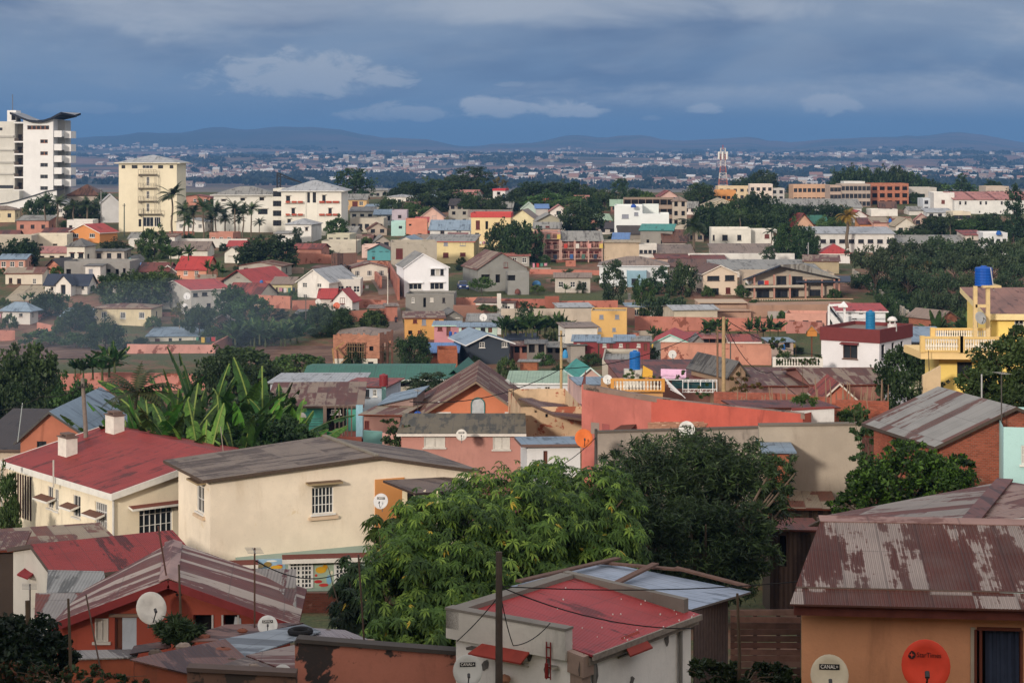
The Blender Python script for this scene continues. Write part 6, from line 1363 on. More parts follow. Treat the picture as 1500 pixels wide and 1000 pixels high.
def red_roof_house():
 rt,D,w,d,hh = HOUSES[RR]; x = 0
 zr = zz(641.6,114.6)-rt.location.z; ze = zz(680,116)-rt.location.z+.3; oh = .3; sl = (zr-ze)/(d/2); rm = roofm('90342f','662822',.34,0,.12,.8,.25)
 m = MB(); wh = plain('dcdad2',.7)
 m.slab([(-oh,-oh,ze-sl*oh),(w+oh,-oh,ze-sl*oh),(w+oh,d/2,zr),(-oh,d/2,zr)],.06); m.slab([(-oh,d/2,zr),(w+oh,d/2,zr),(w+oh,d+oh,ze-sl*oh),(-oh,d+oh,ze-sl*oh)],.06); m.build('roof',rm,rt)
 m = MB(); z1 = ze-sl*oh-.02; m.box(-oh,-oh-.06,z1-.34,w+oh,-oh,z1)
 for x0 in (-oh-.05,w+oh): m.slab([(x0,-oh-.06,z1+.03),(x0+.06,-oh-.06,z1+.03),(x0+.06,d/2,zr+.03),(x0,d/2,zr+.03)],.36)
 m.build('fascia',wh,rt)
 m = MB(); h0 = hh
 for xx in (0,w): m.poly([(xx,0,h0),(xx,d,h0),(xx,d,ze),(xx,d/2,zr-.05),(xx,0,ze)])
 m.poly([(0,0,h0),(w,0,h0),(w,0,ze),(0,0,ze)]); m.build('gable',wallm('f2e4c4',.3),rt)
 for (cx,cy) in ((6.6,1.9),(5.5,5.2)) if False else ((3.3,2.2),(1.9,5.9)):
  zc = ze+sl*cy; m = MB(); m.box(cx-.55,cy-.35,zc-.5,cx+.55,cy+.35,zc+1.0); c = m.build('chimney',plain('d8d4ca',.8,var=.3),rt)
  m = MB(); m.box(cx-.62,cy-.42,zc+1.0,cx+.62,cy+.42,zc+1.06); m.box(cx-.45,cy-.28,zc+1.16,cx+.45,cy+.28,zc+1.24)
  for q in (-.35,.35): m.box(cx+q-.1,cy-.25,zc+1.06,cx+q+.1,cy+.25,zc+1.16)
  m.build('chimney_cap',plain('6a5850',.9),c)
 for (s0,s1,z) in ((4.5,6.4,0),(7.9,9.4,0),(10.7,12.5,0)):
  zt = hh-1.05; m = MB(); m.slab([(s0,-.55,zt-.1),(s1,-.55,zt-.1),(s1,0,zt+.06),(s0,0,zt+.06)],.12,0,1); m.build('canopy',[plain('6a4c40',.9),wh],rt)
 m = MB(); m.slab([(w,.8,hh-.5),(w+.5,.8,hh-.6),(w+.5,3.8,hh-.6),(w,3.8,hh-.5)],.12,0,1); m.build('canopy',[plain('7c4a40',.9),wh],rt)
 for k in range(7): m = MB(); xx = 1.0+k*.34; m.box(xx,-.04,hh-2.75,xx+.16,.06,hh-.25); m.build('slat',plain('3a2622',.8),rt)
 m = MB(); m.tube([(w+.08,-.12,hh-5.5),(w+.08,-.12,z1-.3)],.06,8); m.tube([(-.2,-.3,hh-3),(-.2,-.3,z1-.3)],.06,8); m.build('drainpipe',plain('c8c8c4',.5),rt)
 m = MB(); m.box(-2.5,-2.2,hh-3.9,4.1,0,hh-3.6); m.build('balcony',wallm('d8d4cc',.6),rt)
 m = MB(); m.box(-2.5,-2.2,hh-3.6,.9,-2.05,hh-2.7); m.build('balcony_parapet',wallm('cfc9c0',.9,'5a5048'),rt)
 balusters(rt,(1.1,-2.1,hh-3.6),(4.0,-2.1,hh-3.6),.88,6,('d8cfae','e0dcd0'),.11); m = MB(); m.tube([(7.2,-.5,ze-.6),(7.2,-.5,ze+.9)],.05,6); m.build('vent_pipe',plain('b8b4ac'),rt)
red_roof_house()
CH = 'large cream house with weathered grey-brown roof and one barred window under a lintel'
def cream_house():
 A = P(308,870,100.2); rt = thing('house',CH,'house',A); cw = wallm('eedec4',.5,'a8906c','dccaaa',.4); fr = Fr(A.x,100.2,26)
 zA = fr.uv(308,701)[1]; sR,zR = fr.uv(549,668); sE,zE = fr.uv(690,688); z0 = A.z-2; HOUSES[CH] = (rt,100,sE,6,5)
 W_ = fr.rect(457,713,489,752,'g')
 zb = min(zA,zE)-.02; nwall(rt,fr,0,sE,z0,zb,[W_],cw,100,crest=[(0,zA),(sR,zR),(sE,zE)])
 v = Vector((-fr.s,fr.c,0)); u = Vector((fr.c,fr.s,0)); dd = 5.6
 f2 = Fr(A.x+v.x*dd,100.2+v.y*dd,26-90)      # left flank,running from the back corner to the near one
 W2 = f2.rect(288,711,299,750,'w'); nwall(rt,f2,0,dd,z0,zA-.02,[W2],cw,100)
 p0 = Vector((A.x,100.2,zA+.05)); pr = Vector((A.x,100.2,0))+u*sR; pr.z = zR+.06; pe = Vector((A.x,100.2,0))+u*(sE+.5); pe.z = zE-.02; o = 0.35
 rm = roofm('7a6c60','54443a',.45,R(26+90),.14,.9,.5); sd = plain('54463c',.95,var=.6,sc=8)
 a = p0-u*.5-v*o; a.z -= .03; b = pr-v*o; c = pr+v*(dd+2); d_ = p0-u*.5+v*(dd+1.2); d_.z -= .03
 slabw(rt,'roof',[a,b,c,d_],.16,[rm,sd]); e = pe-v*o; f = pe+v*(dd+2)
 slabw(rt,'roof',[b,e,f,c],.16,[rm,sd]); m = MB()
 for i in range(26): q = b.lerp(c,i/26); q2 = b.lerp(c,(i+.8)/26); m.beam(q+Vector((0,0,.05)),q2+Vector((0,0,.05)),.22,.1)
 part(m,'ridge_tile',plain('7c766c',.9),rt)
 for (fr_,W) in ((fr,W_),(f2,W2)):
  hoodw(rt,fr_,W[0]-.35,W[1]+.35,W[3]+.32,.45,.05,'6a5644','9a8868'); m = MB(); m.v = []; s0,s1,z = W[0]-.2,W[1]+.2,W[2]-.15
  m.slab([fr_(s0,.16,z),fr_(s1,.16,z),fr_(s1,0,z+.02),fr_(s0,0,z+.02)],.14); part(m,'sill',plain('d0b89c',.8),rt)
 # orange wing with its lean-to
 fo = Fr(A.x+fr.c*sR,100.2+fr.s*sR,26); s0,z1 = fr.uv(549,702); s1,z0_ = fr.uv(592,800)
 m = MB(); m.slab([fr(s0,.06,z1),fr(s1,.06,z1),fr(s1,0,z1),fr(s0,0,z1)],z1-z0+1); part(m,'orange_bay',wallm('cf8838',.3),rt)
 m = MB(); m.slab([P(561,703,101.6),P(608,722,99.6),P(700,716,103),P(672,697,107)],.12,0,1); part(m,'lean_to_roof',[roofm('6c5c54','4c3c38',.4,R(60),.12),plain('3c302c',.9)],rt)
 for x in (593,615,640): m = MB(); D = 100.6; m.beam(P(x,800,D),P(x,718,D),.25 if x == 593 else .6 if x == 615 else .15); part(m,'post',wallm('d8c8a4',.2),rt)
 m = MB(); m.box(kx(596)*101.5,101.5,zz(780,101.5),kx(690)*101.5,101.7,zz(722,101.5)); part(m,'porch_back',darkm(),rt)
cream_house()
dish('pale grey satellite dish on the orange bay of the large cream house',558,734,99.6,.74,'c4c4c4',tx='CANAL+',logo='box',txt='222222',yaw=-10)
def mural_shop():
 A = P(345,866,100); rt = thing('shop','little shop under the cream house with painted mural panels and white lattice doors','shop',A); fr = Fr(A.x,100,8); z0 = A.z-1
 R_ = [fr.rect(424,822,457,860,'x'),fr.rect(491,820,526,857,'x')]
 s1,zt = fr.uv(542,815); m = MB(); m.slab([fr(0,.02,zt),fr(s1,.02,zt),fr(s1,-3,zt),fr(0,-3,zt)],zt-z0); part(m,'wall',wallm('93a89a',.4),rt)
 for q in R_:
  g = MB(); s0,s1_,a,b = q[:4]
  def bx(x0,x1,y0,y1,o): g.slab([fr(x0,o,y1),fr(x1,o,y1),fr(x1,.03,y1),fr(x0,.03,y1)],y1-y0)
  for i in range(7): x = s0+(s1_-s0)*i/6; wd = .06 if i not in (0,3,6) else .13; bx(x-wd/2,x+wd/2,a,b,.1)
  for i in range(7): y = a+(b-a)*i/6; bx(s0,s1_,y-.03,y+.03,.09)
  w_ = part(g,'lattice_door',plain('d8d8d4',.6),rt); g = MB(); g.poly([fr(s0,.035,a),fr(s1_,.035,a),fr(s1_,.035,b),fr(s0,.035,b)]); part(g,'pane',glassm(),rt).parent = w_
 def panel(x0,y0,x1,y1,col,shapes):
  q = fr.rect(x0,y0,x1,y1,'x'); m = MB(); m.poly([fr(q[0],.03,q[2]),fr(q[1],.03,q[2]),fr(q[1],.03,q[3]),fr(q[0],.03,q[3])]); p = part(m,'mural',plain(col,.8),rt)
  for (x,y,rx,ry,c) in shapes:
   m = MB(); s_,z_ = fr.uv(x,y); k = 100/F; m.poly([fr(s_+rx*k*math.cos(t*.523),.045+int(c,16) % 7*.002,z_+ry*k*math.sin(t*.523)) for t in range(12)]); part(m,'painted_motif',plain(c,.8),rt).parent = p
 panel(372,818,418,833,'8fb0c8',[(382,828,5,3,'c8b890'),(392,826,6,4,'8a7440'),(405,830,9,3,'d0a030'),(409,828,5,2,'b84038'),(398,821,8,1.5,'d8dcd8')])
 panel(459,819,489,860,'9cae98',[(470,834,8,5,'d0a028'),(476,830,4,4,'c89020'),(471,834,1.2,4.5,'4a3418'),(467,834,1,4,'4a3418'),(466,851,6,2.5,'b03434'),(474,856,7,2.5,'b83c38'),(482,848,4,7,'7ca8c8'),(463,842,2,2,'b84038'),(486,838,2,3,'d8d0b8')])
 m = MB(); s0,z = fr.uv(413,815); s1,_ = fr.uv(538,815); m.slab([fr(s0,.75,z),fr(s1,.75,z),fr(s1,0,z+.1),fr(s0,0,z+.1)],.22,0,1); s2,z2 = fr.uv(378,822); m.slab([fr(-.8,.7,z2-.02),fr(s2,.7,z2-.02),fr(s2,0,z2+.1),fr(-.8,0,z2+.1)],.18,0,1); part(m,'awning',[plain('6a3c34',.9),plain('d0ccc4',.8)],rt)
mural_shop()
wallrun('sloping red brick wall below the mural shop',[(430,912,868),(500,905,868),(540,900,866)],'x',.3,D=90,mat=brickm('8a4c3c','6a5448',1,'b08474'))
h('house','white gabled house with dark red corrugated roof in front of the cream houses',85,285,842,900,('gx',786,'redn') if 'redn' in RC else ('gx',786,'red'),'d4cdc0',30,6.1,D=76,fa='5c504a',oh=.2)
def lean_hood():
 rt = HOUSES['white gabled house with dark red corrugated roof in front of the cream houses'][0]; m = MB(); m.slab([P(25,840,79),P(40,846,78),P(54,836,79.3),P(38,830,80)],.07); part(m,'canopy',plain('8c2c30',.7),rt)
 m = MB(); m.box(kx(43)*78.6,78.6,zz(890,78.6),kx(53)*78.6,78.7,zz(846,78.6)); part(m,'window',plain('cfcac0',.7),rt)
lean_hood()
h('house','cream house strip with pale striped lean-to between the red roofs',10,160,800,860,('sf',776,'mixr'),'d2c9a8',20,5,D=90)
h('shed','dark wooden lean-to at the left edge below the balcony',-30,22,805,880,('sf',780,'rust'),'4c4038',10,5,D=84,cat='shed')
# orange-red gable house with striped roof
def striped_house():
 D = 66; rt = thing('house','rust-red gable house with wide maroon and pink striped roof','house',P(90,1018,D)); wm = wallm('ae4a30',.7,'3c241e','9c5038',.42)
 ap = P(247,849,D-.5); L0 = P(74,914,D-.5); R0 = P(437,917,D-.5); v = Vector((-.95,6.5,0)); rm = roofm('aa9a8e','6a3026',.62,R(6+90),.12,.38,1.5,bmp=.6,row=60); sd = plain('7a2c2c',.8)
 m = MB(); fr = Fr(kx(84)*D,D,0); wz = lambda p: p.z
 wl = fr.uv(113,900)[0]; wr = fr.uv(376,900)[0]; ws = [fr.rect(139,905,159,939,'p'),fr.rect(168,904,200,952,'o'),fr.rect(283,900,311,932,'D'),fr.rect(327,900,349,930,'D')]
 sE = fr.uv(425,915)[0]; zt = zz(905,D); nwall(rt,fr,wl,wr,zz(1040,D),zz(899,D),ws,wm,D,crest=[(wl,zz(898.9,D)),(fr.uv(247,850)[0],zz(854,D)),(wr,zz(898.9,D))]); m = MB(); zl = zz(1040,D); m.poly([fr(0,0,zl),fr(wl,0,zl),fr(wl,0,zz(899,D)),fr(0,0,zz(911,D))]); m.poly([fr(wr,0,zl),fr(sE,0,zl),fr(sE,0,zz(915,D)),fr(wr,0,zz(899,D))]); part(m,'wall',wm,rt)
 m = MB(); n = Vector((-1.0,7.2,0)); a = Vector(fr(0,0,zt-.3)); m.poly([fr(0,0,zz(1040,D)),tuple(Vector(fr(0,0,zz(1040,D)))+n),tuple(a+n),tuple(a)]); a = Vector(fr(sE,0,zt-.3)); m.poly([fr(sE,0,zz(1040,D)),tuple(Vector(fr(sE,0,zz(1040,D)))+n),tuple(a+n),tuple(a)]); part(m,'side_wall',wm,rt)
 slabw(rt,'roof',[L0,ap,ap+v,L0+Vector((0,5.2,0))],.1,[rm,sd]); slabw(rt,'roof',[ap,R0,R0+Vector((-.3,5.6,0)),ap+v],.1,[rm,sd])
 m = MB(); up = Vector((0,0,.06)); m.slab([ap+up+Vector((-.32,-.05,-.1)),ap+up+Vector((0,-.05,.02)),ap+v+up,ap+v+up+Vector((-.32,0,-.1))],.03); m.slab([ap+up+Vector((0,-.05,.02)),ap+up+Vector((.32,-.05,-.1)),ap+v+up+Vector((.32,0,-.1)),ap+v+up],.03); part(m,'ridge_cap',roofm('9a7c74','6a4440',.5,0,.5),rt)
 m = MB(); 
 for p,q in ((L0,ap),(ap,R0)): m.beam(p+Vector((0,-.06,-.12)),q+Vector((0,-.06,-.12)),.05,.26)
 part(m,'bargeboard',plain('7c3030',.8,var=.4),rt)
 # speckled white door leaf and dark shutter
 s0,s1,z0,z1,_ = ws[1]; m = MB(); m.poly([fr(s0+.25,-.02,z0),fr(s1,-.02,z0),fr(s1,-.02,z1),fr(s0+.25,-.02,z1)]); part(m,'door_leaf',wallm('b8c4d0',.9,'20242c','28303c',.18),rt)
 m = MB(); cxx,cz = fr.uv(262,867); 
 for i in range(5): t = i*1.257+.3; m.poly([fr(cxx+.1*math.cos(t)+.06*math.cos(q*1.57),.012,cz+.1*math.sin(t)+.06*math.sin(q*1.57)) for q in range(4)])
 part(m,'vent',darkm(),rt)
 m = MB(); a,z = fr.uv(160,898); b,_ = fr.uv(212,898); m.slab([fr(a,.1,z),fr(b,.1,z),fr(b,0,z),fr(a,0,z)],.1); part(m,'lintel',plain('8a7464',.9),rt)
 m = MB()
 for x in (311.5,326,349): s_,z = fr.uv(x,915); m.beam(fr(s_,.02,zz(932,D)),fr(s_,.02,zz(900,D)),.06)
 part(m,'door_frame',plain('c8c4c0',.7),rt)
 m = MB(); a,z = fr.uv(340,931); m.poly([fr(a,.03,zz(932,D)),fr(a+.32,.03,zz(930,D)),fr(a+.3,.03,zz(905,D)),fr(a+.1,.03,zz(902,D))]); part(m,'curtain',plain('c4c8cc',.9,var=.5),rt)
striped_house()
def sheets():
 for (lab,pts,c1,c2,am) in (('rusty and grey upright corrugated sheets left of the striped roof',[(50,912,67.5),(152,905,67.5),(152,868,70),(52,868,70)],'8a8480','7a3a2c',.6),('grey corrugated sheets leaning above the rusty ones',[(68,868,71),(158,866,71),(152,836,73),(70,834,73)],'8c8c8a','6a6a68',.3),
   ('tall grey corrugated panel with rust scabs at the right end of the striped roof',[(345,870,69.2),(434,914,66.4),(434,862,69.5),(360,860,70)],'8a8680','5e3430',.5),('upper grey and maroon sheet wall behind the striped roof',[(350,862,70),(434,860,70.2),(434,833,71.5),(375,832,71.5)],'88827e','5e2c2c',.45)):
  m = MB(); P_ = [P(*p) for p in pts]; m.slab(P_,.05); tag(m.build('corrugated_sheet',roofm(c1,c2,am,0,.12,.85,.7),off=tuple(P_[0])),lab,'metal sheet')
sheets()
dish('old white satellite dish with rust streak on the rust-red gable house',221,891,64.6,1.0,'c8c4bc',yaw=28,tilt=24,rust=True)
# patched low roofs
def patch_roofs():
 rn = random.Random(2)
 for lab,parts_ in (('low shack roof patched from rusty, grey and pink sheets, with stones on it',[([(190,965,56),(330,935,59.5),(360,962,57),(285,988,54)],'6c4a40','4a2c26'),([(285,988,54),(360,962,57),(440,992,54),(430,1010,52)],'84746a','5c4a42'),([(320,938,60),(445,915,62.5),(470,926,61),(352,966,57.2)],'8c949c','6a7078'),([(360,962,57.2),(440,945,59),(450,985,55),(440,992,54)],'8c7c74','6a3a32')]),
   ('second low shack roof of faded sheets behind the stained wall',[([(440,918,62),(505,922,62),(566,946,59.5),(470,950,59)],'8c8488','6a4440'),([(250,940,61),(330,915,64),(445,912,64.5),(330,938,60.5)],'7a5a50','4c302a')]),('narrow striped lean-to sheet roof at the foot of the rust-red house',[([(90,965,60),(200,962,60),(205,950,62),(95,952,62)],'8c8680','5c5450'),([(190,958,60),(250,948,61),(248,938,63),(196,946,62)],'6a4a44','3e2c2a')])):
  p0 = P(*parts_[0][0][0]); rt = thing('shack',lab,'shack',(p0.x,p0.y,p0.z-2.4))
  for i,(pts,a,b) in enumerate(parts_): slabw(rt,'roof_sheet',[P(*p)+Vector((0,0,.02*i)) for p in pts],.04,[roofm(a,b,.45,R(20+i*25),.12,.8,.7)])
  q = [P(*p) for p in parts_[0][0]]; m = MB(); 
  for i in range(4):
   a,b = q[i].lerp((q[0]+q[2])/2,.08),q[(i+1) % 4].lerp((q[0]+q[2])/2,.08); m.poly([(a.x,a.y,a.z-2.6),(b.x,b.y,b.z-2.6),(b.x,b.y,b.z-.05),(a.x,a.y,a.z-.05)])
  part(m,'wall',wallm('a4502c',.8),rt)
 for i,(x,y,D,r) in enumerate(((440,929,60.6,.3),)):
  m = MB(); c = P(x,y,D)
  for a in range(20):
   for b in range(8):
    def tp(a,b): t = a*2*math.pi/20; u_ = b*2*math.pi/8; rr = r+.1*math.cos(u_); return (c.x+rr*math.cos(t),c.y+rr*math.sin(t),c.z+.1+.09*math.sin(u_))
    m.poly([tp(a,b),tp(a+1,b),tp(a+1,b+1),tp(a,b+1)])
  tag(m.build('tyre',plain('1c1c1e',.9),off=tuple(c)),('old black tyre holding down the grey sheet beside the half-hidden dish','worn dark tyre half buried among scrap on the left shack roof','old tyre lying beside the striped lean-to')[i],'tyre')
 for i,(x,y,D,s_) in enumerate(((268,948,59.6,.22),(327,958,58,.3),(340,968,56.6,.14),(372,977,55,.16),(300,935,61.5,.2),(228,958,58.4,.22),(262,934,62,.25),(355,925,62,.16),(480,925,61.8,.12),(543,940,60,.14))):
  m = MB(); c = P(x,y,D); n = 8
  rings = [[(c.x+s_*r_*(1+.25*rn.uniform(-1,1))*math.cos(t*2*math.pi/n),c.y+s_*.8*r_*math.sin(t*2*math.pi/n),c.z+z*s_) for t in range(n)] for r_,z in ((.9,-.1),(1.05,.25),(.7,.6),(.2,.72))]
  for g in rings: m.v += g
  for a in range(3):
   for b in range(n): k = (b+1) % n; m.f.append((a*n+b,a*n+k,a*n+n+k,a*n+n+b)); m.m.append(0)
  tag(m.build('stone',plain(['8a7c72','7c4c3c','5c5048'][i % 3],.95,var=.5,sc=6),off=tuple(c)),'stone or brick weighing down the patched shack roofs','stone','stones weighing down the shack roofs')
patch_roofs()
dish('half-hidden white satellite dish behind the patched shack roof',392,916,62.6,.62,'c8c8c4',tx='CANAL+',logo='box',yaw=8,tilt=35)
dish('white satellite dish top peeping over the stained wall',414,988,52.6,.52,'c0c0bc',tx='CANAL+',logo='box',yaw=12,tilt=35)
antenna('thin pole with small aerial rising from the striped roof',247,850,770,66,.03,False,'5a4038',-.35); antenna('slender aerial mast in front of the cream wall',373,905,802,62,.03,True,'5c4438'); antenna('short leaning rod left of the rust-red gable',150,980,870,60,.025,False,'5c4c44',-.5); antenna('bare rod with cable standing before the mural shop',535,950,812,58,.03,False,'4c3c34',-.2)
antenna('tall thin aerial with crosspiece above the left grey sheets',44,900,855,68,.025,True,'3c3430')
wallrun('tall stained plaster wall, black above and coral below, at bottom centre',[(432,1030,944),(436,1030,940),(668,1024,958)],'x',.3,D=50,mat=wallm('c0745c',1.0,'2c2826','3c3634',.56),cap='4a4440')
wallrun('low mossy dark wall at the bottom left of the stained wall',[(274,1030,982),(434,1030,990)],'x',.3,D=49,mat=wallm('7c5c4c',1.0,'2c2826','443c38',.6),cap='5a4c46')
# bottom centre white house with red sheet roof
def white_hut():
 A = P(668,1060,49.6); rt = thing('house','small grimy white house with bright red corrugated roof and concrete parapet','house',A); a = -36; fr = Fr(A.x,49.6,a); wm = wallm('f0ebe4',.6,'5c5854','a49c92',.3)
 sN = fr.uv(852,938)[0]; zt = zz(932,49.6); f2 = Fr(*fr(sN,0,0)[:2],a+90); sR = f2.uv(1012,900)[0]
 W1 = [fr.rect(727,954,768,970,'D')]; W2 = [f2.rect(902,938,929,955,'D')]
 nwall(rt,fr,0,sN,A.z-1,zt,W1,wm,49); nwall(rt,f2,0,sR,A.z-1,zt-.12,W2,wm,49)
 # parapets
 cc = wallm('ccc6bc',.9,'4a443e','8c857c',.4); dk_ = wallm('7c756c',.8); m = MB(); z1 = zz(890,49.6); o = .18
 m.slab([fr(-o,o,z1),fr(sN-.35,o,z1-.02),fr(sN-.35,-.12,z1-.02),fr(-o,-.12,z1)],z1-zt+.02); part(m,'parapet',cc,rt)
 v = Vector((f2.c,f2.s,0))*sR; m = MB(); q0 = Vector(fr(-o,o,z1+.01)); q1 = Vector(fr(.22,o,z1+.01)); m.slab([q0,q1,q1+v,q0+v],.5); w0 = Vector(fr(-o,o-.1,z1+.02))+v; w1 = Vector(fr(sN-.1,o,z1-.2))+v; n = Vector((f2.c,f2.s,0))*.22; m.slab([w0,w1,w1+n,w0+n],.5)
 m.slab([fr(-o-.02,o+.02,z1+.03),fr(sN-.33,o+.02,z1+.01),fr(sN-.33,-.14,z1+.01),fr(-o-.02,-.14,z1+.03)],.06); part(m,'coping',dk_,rt)
 m = MB(); m.slab([fr(sN-.35,.1,zt+.18),fr(sN+.12,.1,zt+.1),fr(sN+.12,-.35,zt+.1),fr(sN-.35,-.35,zt+.18)],.5); m.slab([fr(sN-.3,.05,zt-.3),fr(sN+.06,.05,zt-.3),fr(sN+.06,-.3,zt-.3),fr(sN-.3,-.3,zt-.3)],5); part(m,'corner_pier',wallm('a88c7c',1.0,'4a3c36'),rt)
 p = [Vector(fr(.2,-.12,z1-.1)),Vector(fr(sN+.25,-.12,zt+.12))]; rm = roofm('a43c3c','7e2c2a',.3,R(a+90),.09,.8,.15,gl=.45)
 slabw(rt,'roof',[p[0],p[1],p[1]+v*1.0,p[0]+v],.05,[rm,plain('8a2c34',.7)]); m = MB(); e = p[1]+Vector((0,0,-.06)); m.beam(e,e+v,.06,.14); u = Vector((fr.c,fr.s,0)); m.beam(e-u*.12+Vector((0,0,-.12)),e+v-u*.12+Vector((0,0,-.12)),.08,.16); part(m,'eave_board',plain('8c8278',.9,var=.6,sc=8),rt)
 rn = random.Random(5); m = MB()
 for i in range(26):
  t,w_ = rn.random()**.4,rn.random()**.7; q = p[0].lerp(p[1],t)+v*w_; k = rn.uniform(.008,.018); m.box(q.x-k,q.y-k,q.z,q.x+k,q.y+k*1.5,q.z+.03)
 part(m,'debris',plain('d8d4cc',.9),rt)
 for (f_,s0,s1,z,out) in ((fr,W1[0][0]-.5,W1[0][1]+.25,W1[0][3]+.25,.5),(f2,W2[0][0]-.05,W2[0][1]+.15,W2[0][3]+.12,.45)):
  m = MB(); m.slab([f_(s0,out,z-.32),f_(s1,out,z-.32),f_(s1+.05,0,z),f_(s0+.3,0,z)],.04); part(m,'canopy',plain('8a3428',.7,var=.4),rt)
  m = MB()
  for i in range(2): zq = W1[0][2]+.1+i*.1 if f_ is fr else W2[0][2]+.05; m.beam(f_(s0+.5 if f_ is fr else s0+.1,.04,zq-.1),f_(s1-.1,.04,zq-.1),.04)
  part(m,'window_bar',plain('c8c0b4',.7),rt)
 m = MB(); s_ = f2.uv(866,960)[0]; m.tube([f2(s_,.08,zt-5),f2(s_,.08,zt-.05)],.05,8); s_ = f2.uv(993,930)[0]; m.tube([f2(s_,.08,zt-5),f2(s_,.08,zt-.1)],.055,8); part(m,'drainpipe',plain('7c7874',.7),rt)
 m = MB(); s_ = fr.uv(808,930)[0]
 for ds in (0,.12): m.beam(fr(s_+ds,.22,zt-.55),fr(s_+ds,.22,zt+.35),.03)
 for k in range(4): m.beam(fr(s_,.22,zt-.5+k*.24),fr(s_+.12,.22,zt-.5+k*.24),.03)
 m.tube([fr(s_+.06,.3,zt-.5),fr(s_+.06,.3,zt-.15)],.045,8); part(m,'insulator_rack',plain('7c2420',.7),rt)
 for f_,x,y0,y1,w_ in ((f2,851,956,992,6),(f2,870,968,1010,5.5),(f2,924,988,1010,4),(f2,976,917,946,4),(f2,950,930,940,6),(fr,775,942,968,6),(fr,801,960,992,6),(fr,710,965,982,6),(fr,690,945,952,9)):
  m = MB(); n = 11; c = [f_.uv(x+(w_*(.6+.5*rn.random()))*math.cos(i*6.283/n)+(i > n/2)*2,(y0+y1)/2+(y1-y0)/2*(.75+.4*rn.random())*math.sin(i*6.283/n)) for i in range(n)]; m.poly([f_(s_,.012,z_) for s_,z_ in c]); part(m,'soot_stain',plain('6e6a66',.95,var=.7,sc=7),rt)
 m = MB(); s_,z_ = fr.uv(814,977); m.lathe([(0,.06),(.12,.05),(.13,.0),(0,0)],n=14,c=fr(s_,.1,z_)); part(m,'meter',plain('9c988c',.5),rt); s_,z_ = fr.uv(746,992)
 m = MB(); m.lathe([(0,.14),(.13,.08),(.16,0),(.1,-.1),(0,-.14)],n=12,c=fr(s_,.2,z_)); part(m,'hanging_ball',plain('9c7058',.8),rt)
white_hut()
dish('grey satellite dish beside the timber pole at bottom centre',685,982,47.6,.7,'c0c0bc',tx='CANAL+',logo='box',yaw=6,tilt=16)
def tin_shed():
 rt = thing('shed','wooden shed with flat blue-grey tin roof weighted by brown planks behind the red roof','shed',P(1040,1010,53)); rm = roofm('9aa4b4','7c8694',.25,R(50),.3,1.2,.4,gl=.4,bmp=.3)
 q = [P(748,858,54.2),P(884,823,60.5),P(1100,866,58),P(1012,892,53)]; slabw(rt,'roof',q,.06,[rm,plain('6a6460',.8)])
 for (a,b) in (((760,854,54.4),(905,820,60.5)),((875,826,59.8),(1010,838,59.2)),((880,868,55.2),(960,828,59.2)),((990,834,59),(1098,862,57.8)),((760,862,53.6),(860,856,54))):
  m = MB(); m.beam(P(*a)+Vector((0,0,.06)),P(*b)+Vector((0,0,.06)),.22,.06); part(m,'plank',plain('6a5248',.95,var=.5,sc=6),rt)
 m = MB(); a = q[3]+Vector((.1,.1,-.1)); b = q[2]+Vector((-.7,-.3,-.1)); n = 12
 for i in range(n):
  p0 = a.lerp(b,i/n); p1 = a.lerp(b,(i+.93)/n); m.slab([p0,p1,p1+Vector((-.02,.05,0)),p0+Vector((-.02,.05,0))],4.2)
 part(m,'plank_wall',plain('5a4a44',.95,var=.7,sc=5),rt)
tin_shed()
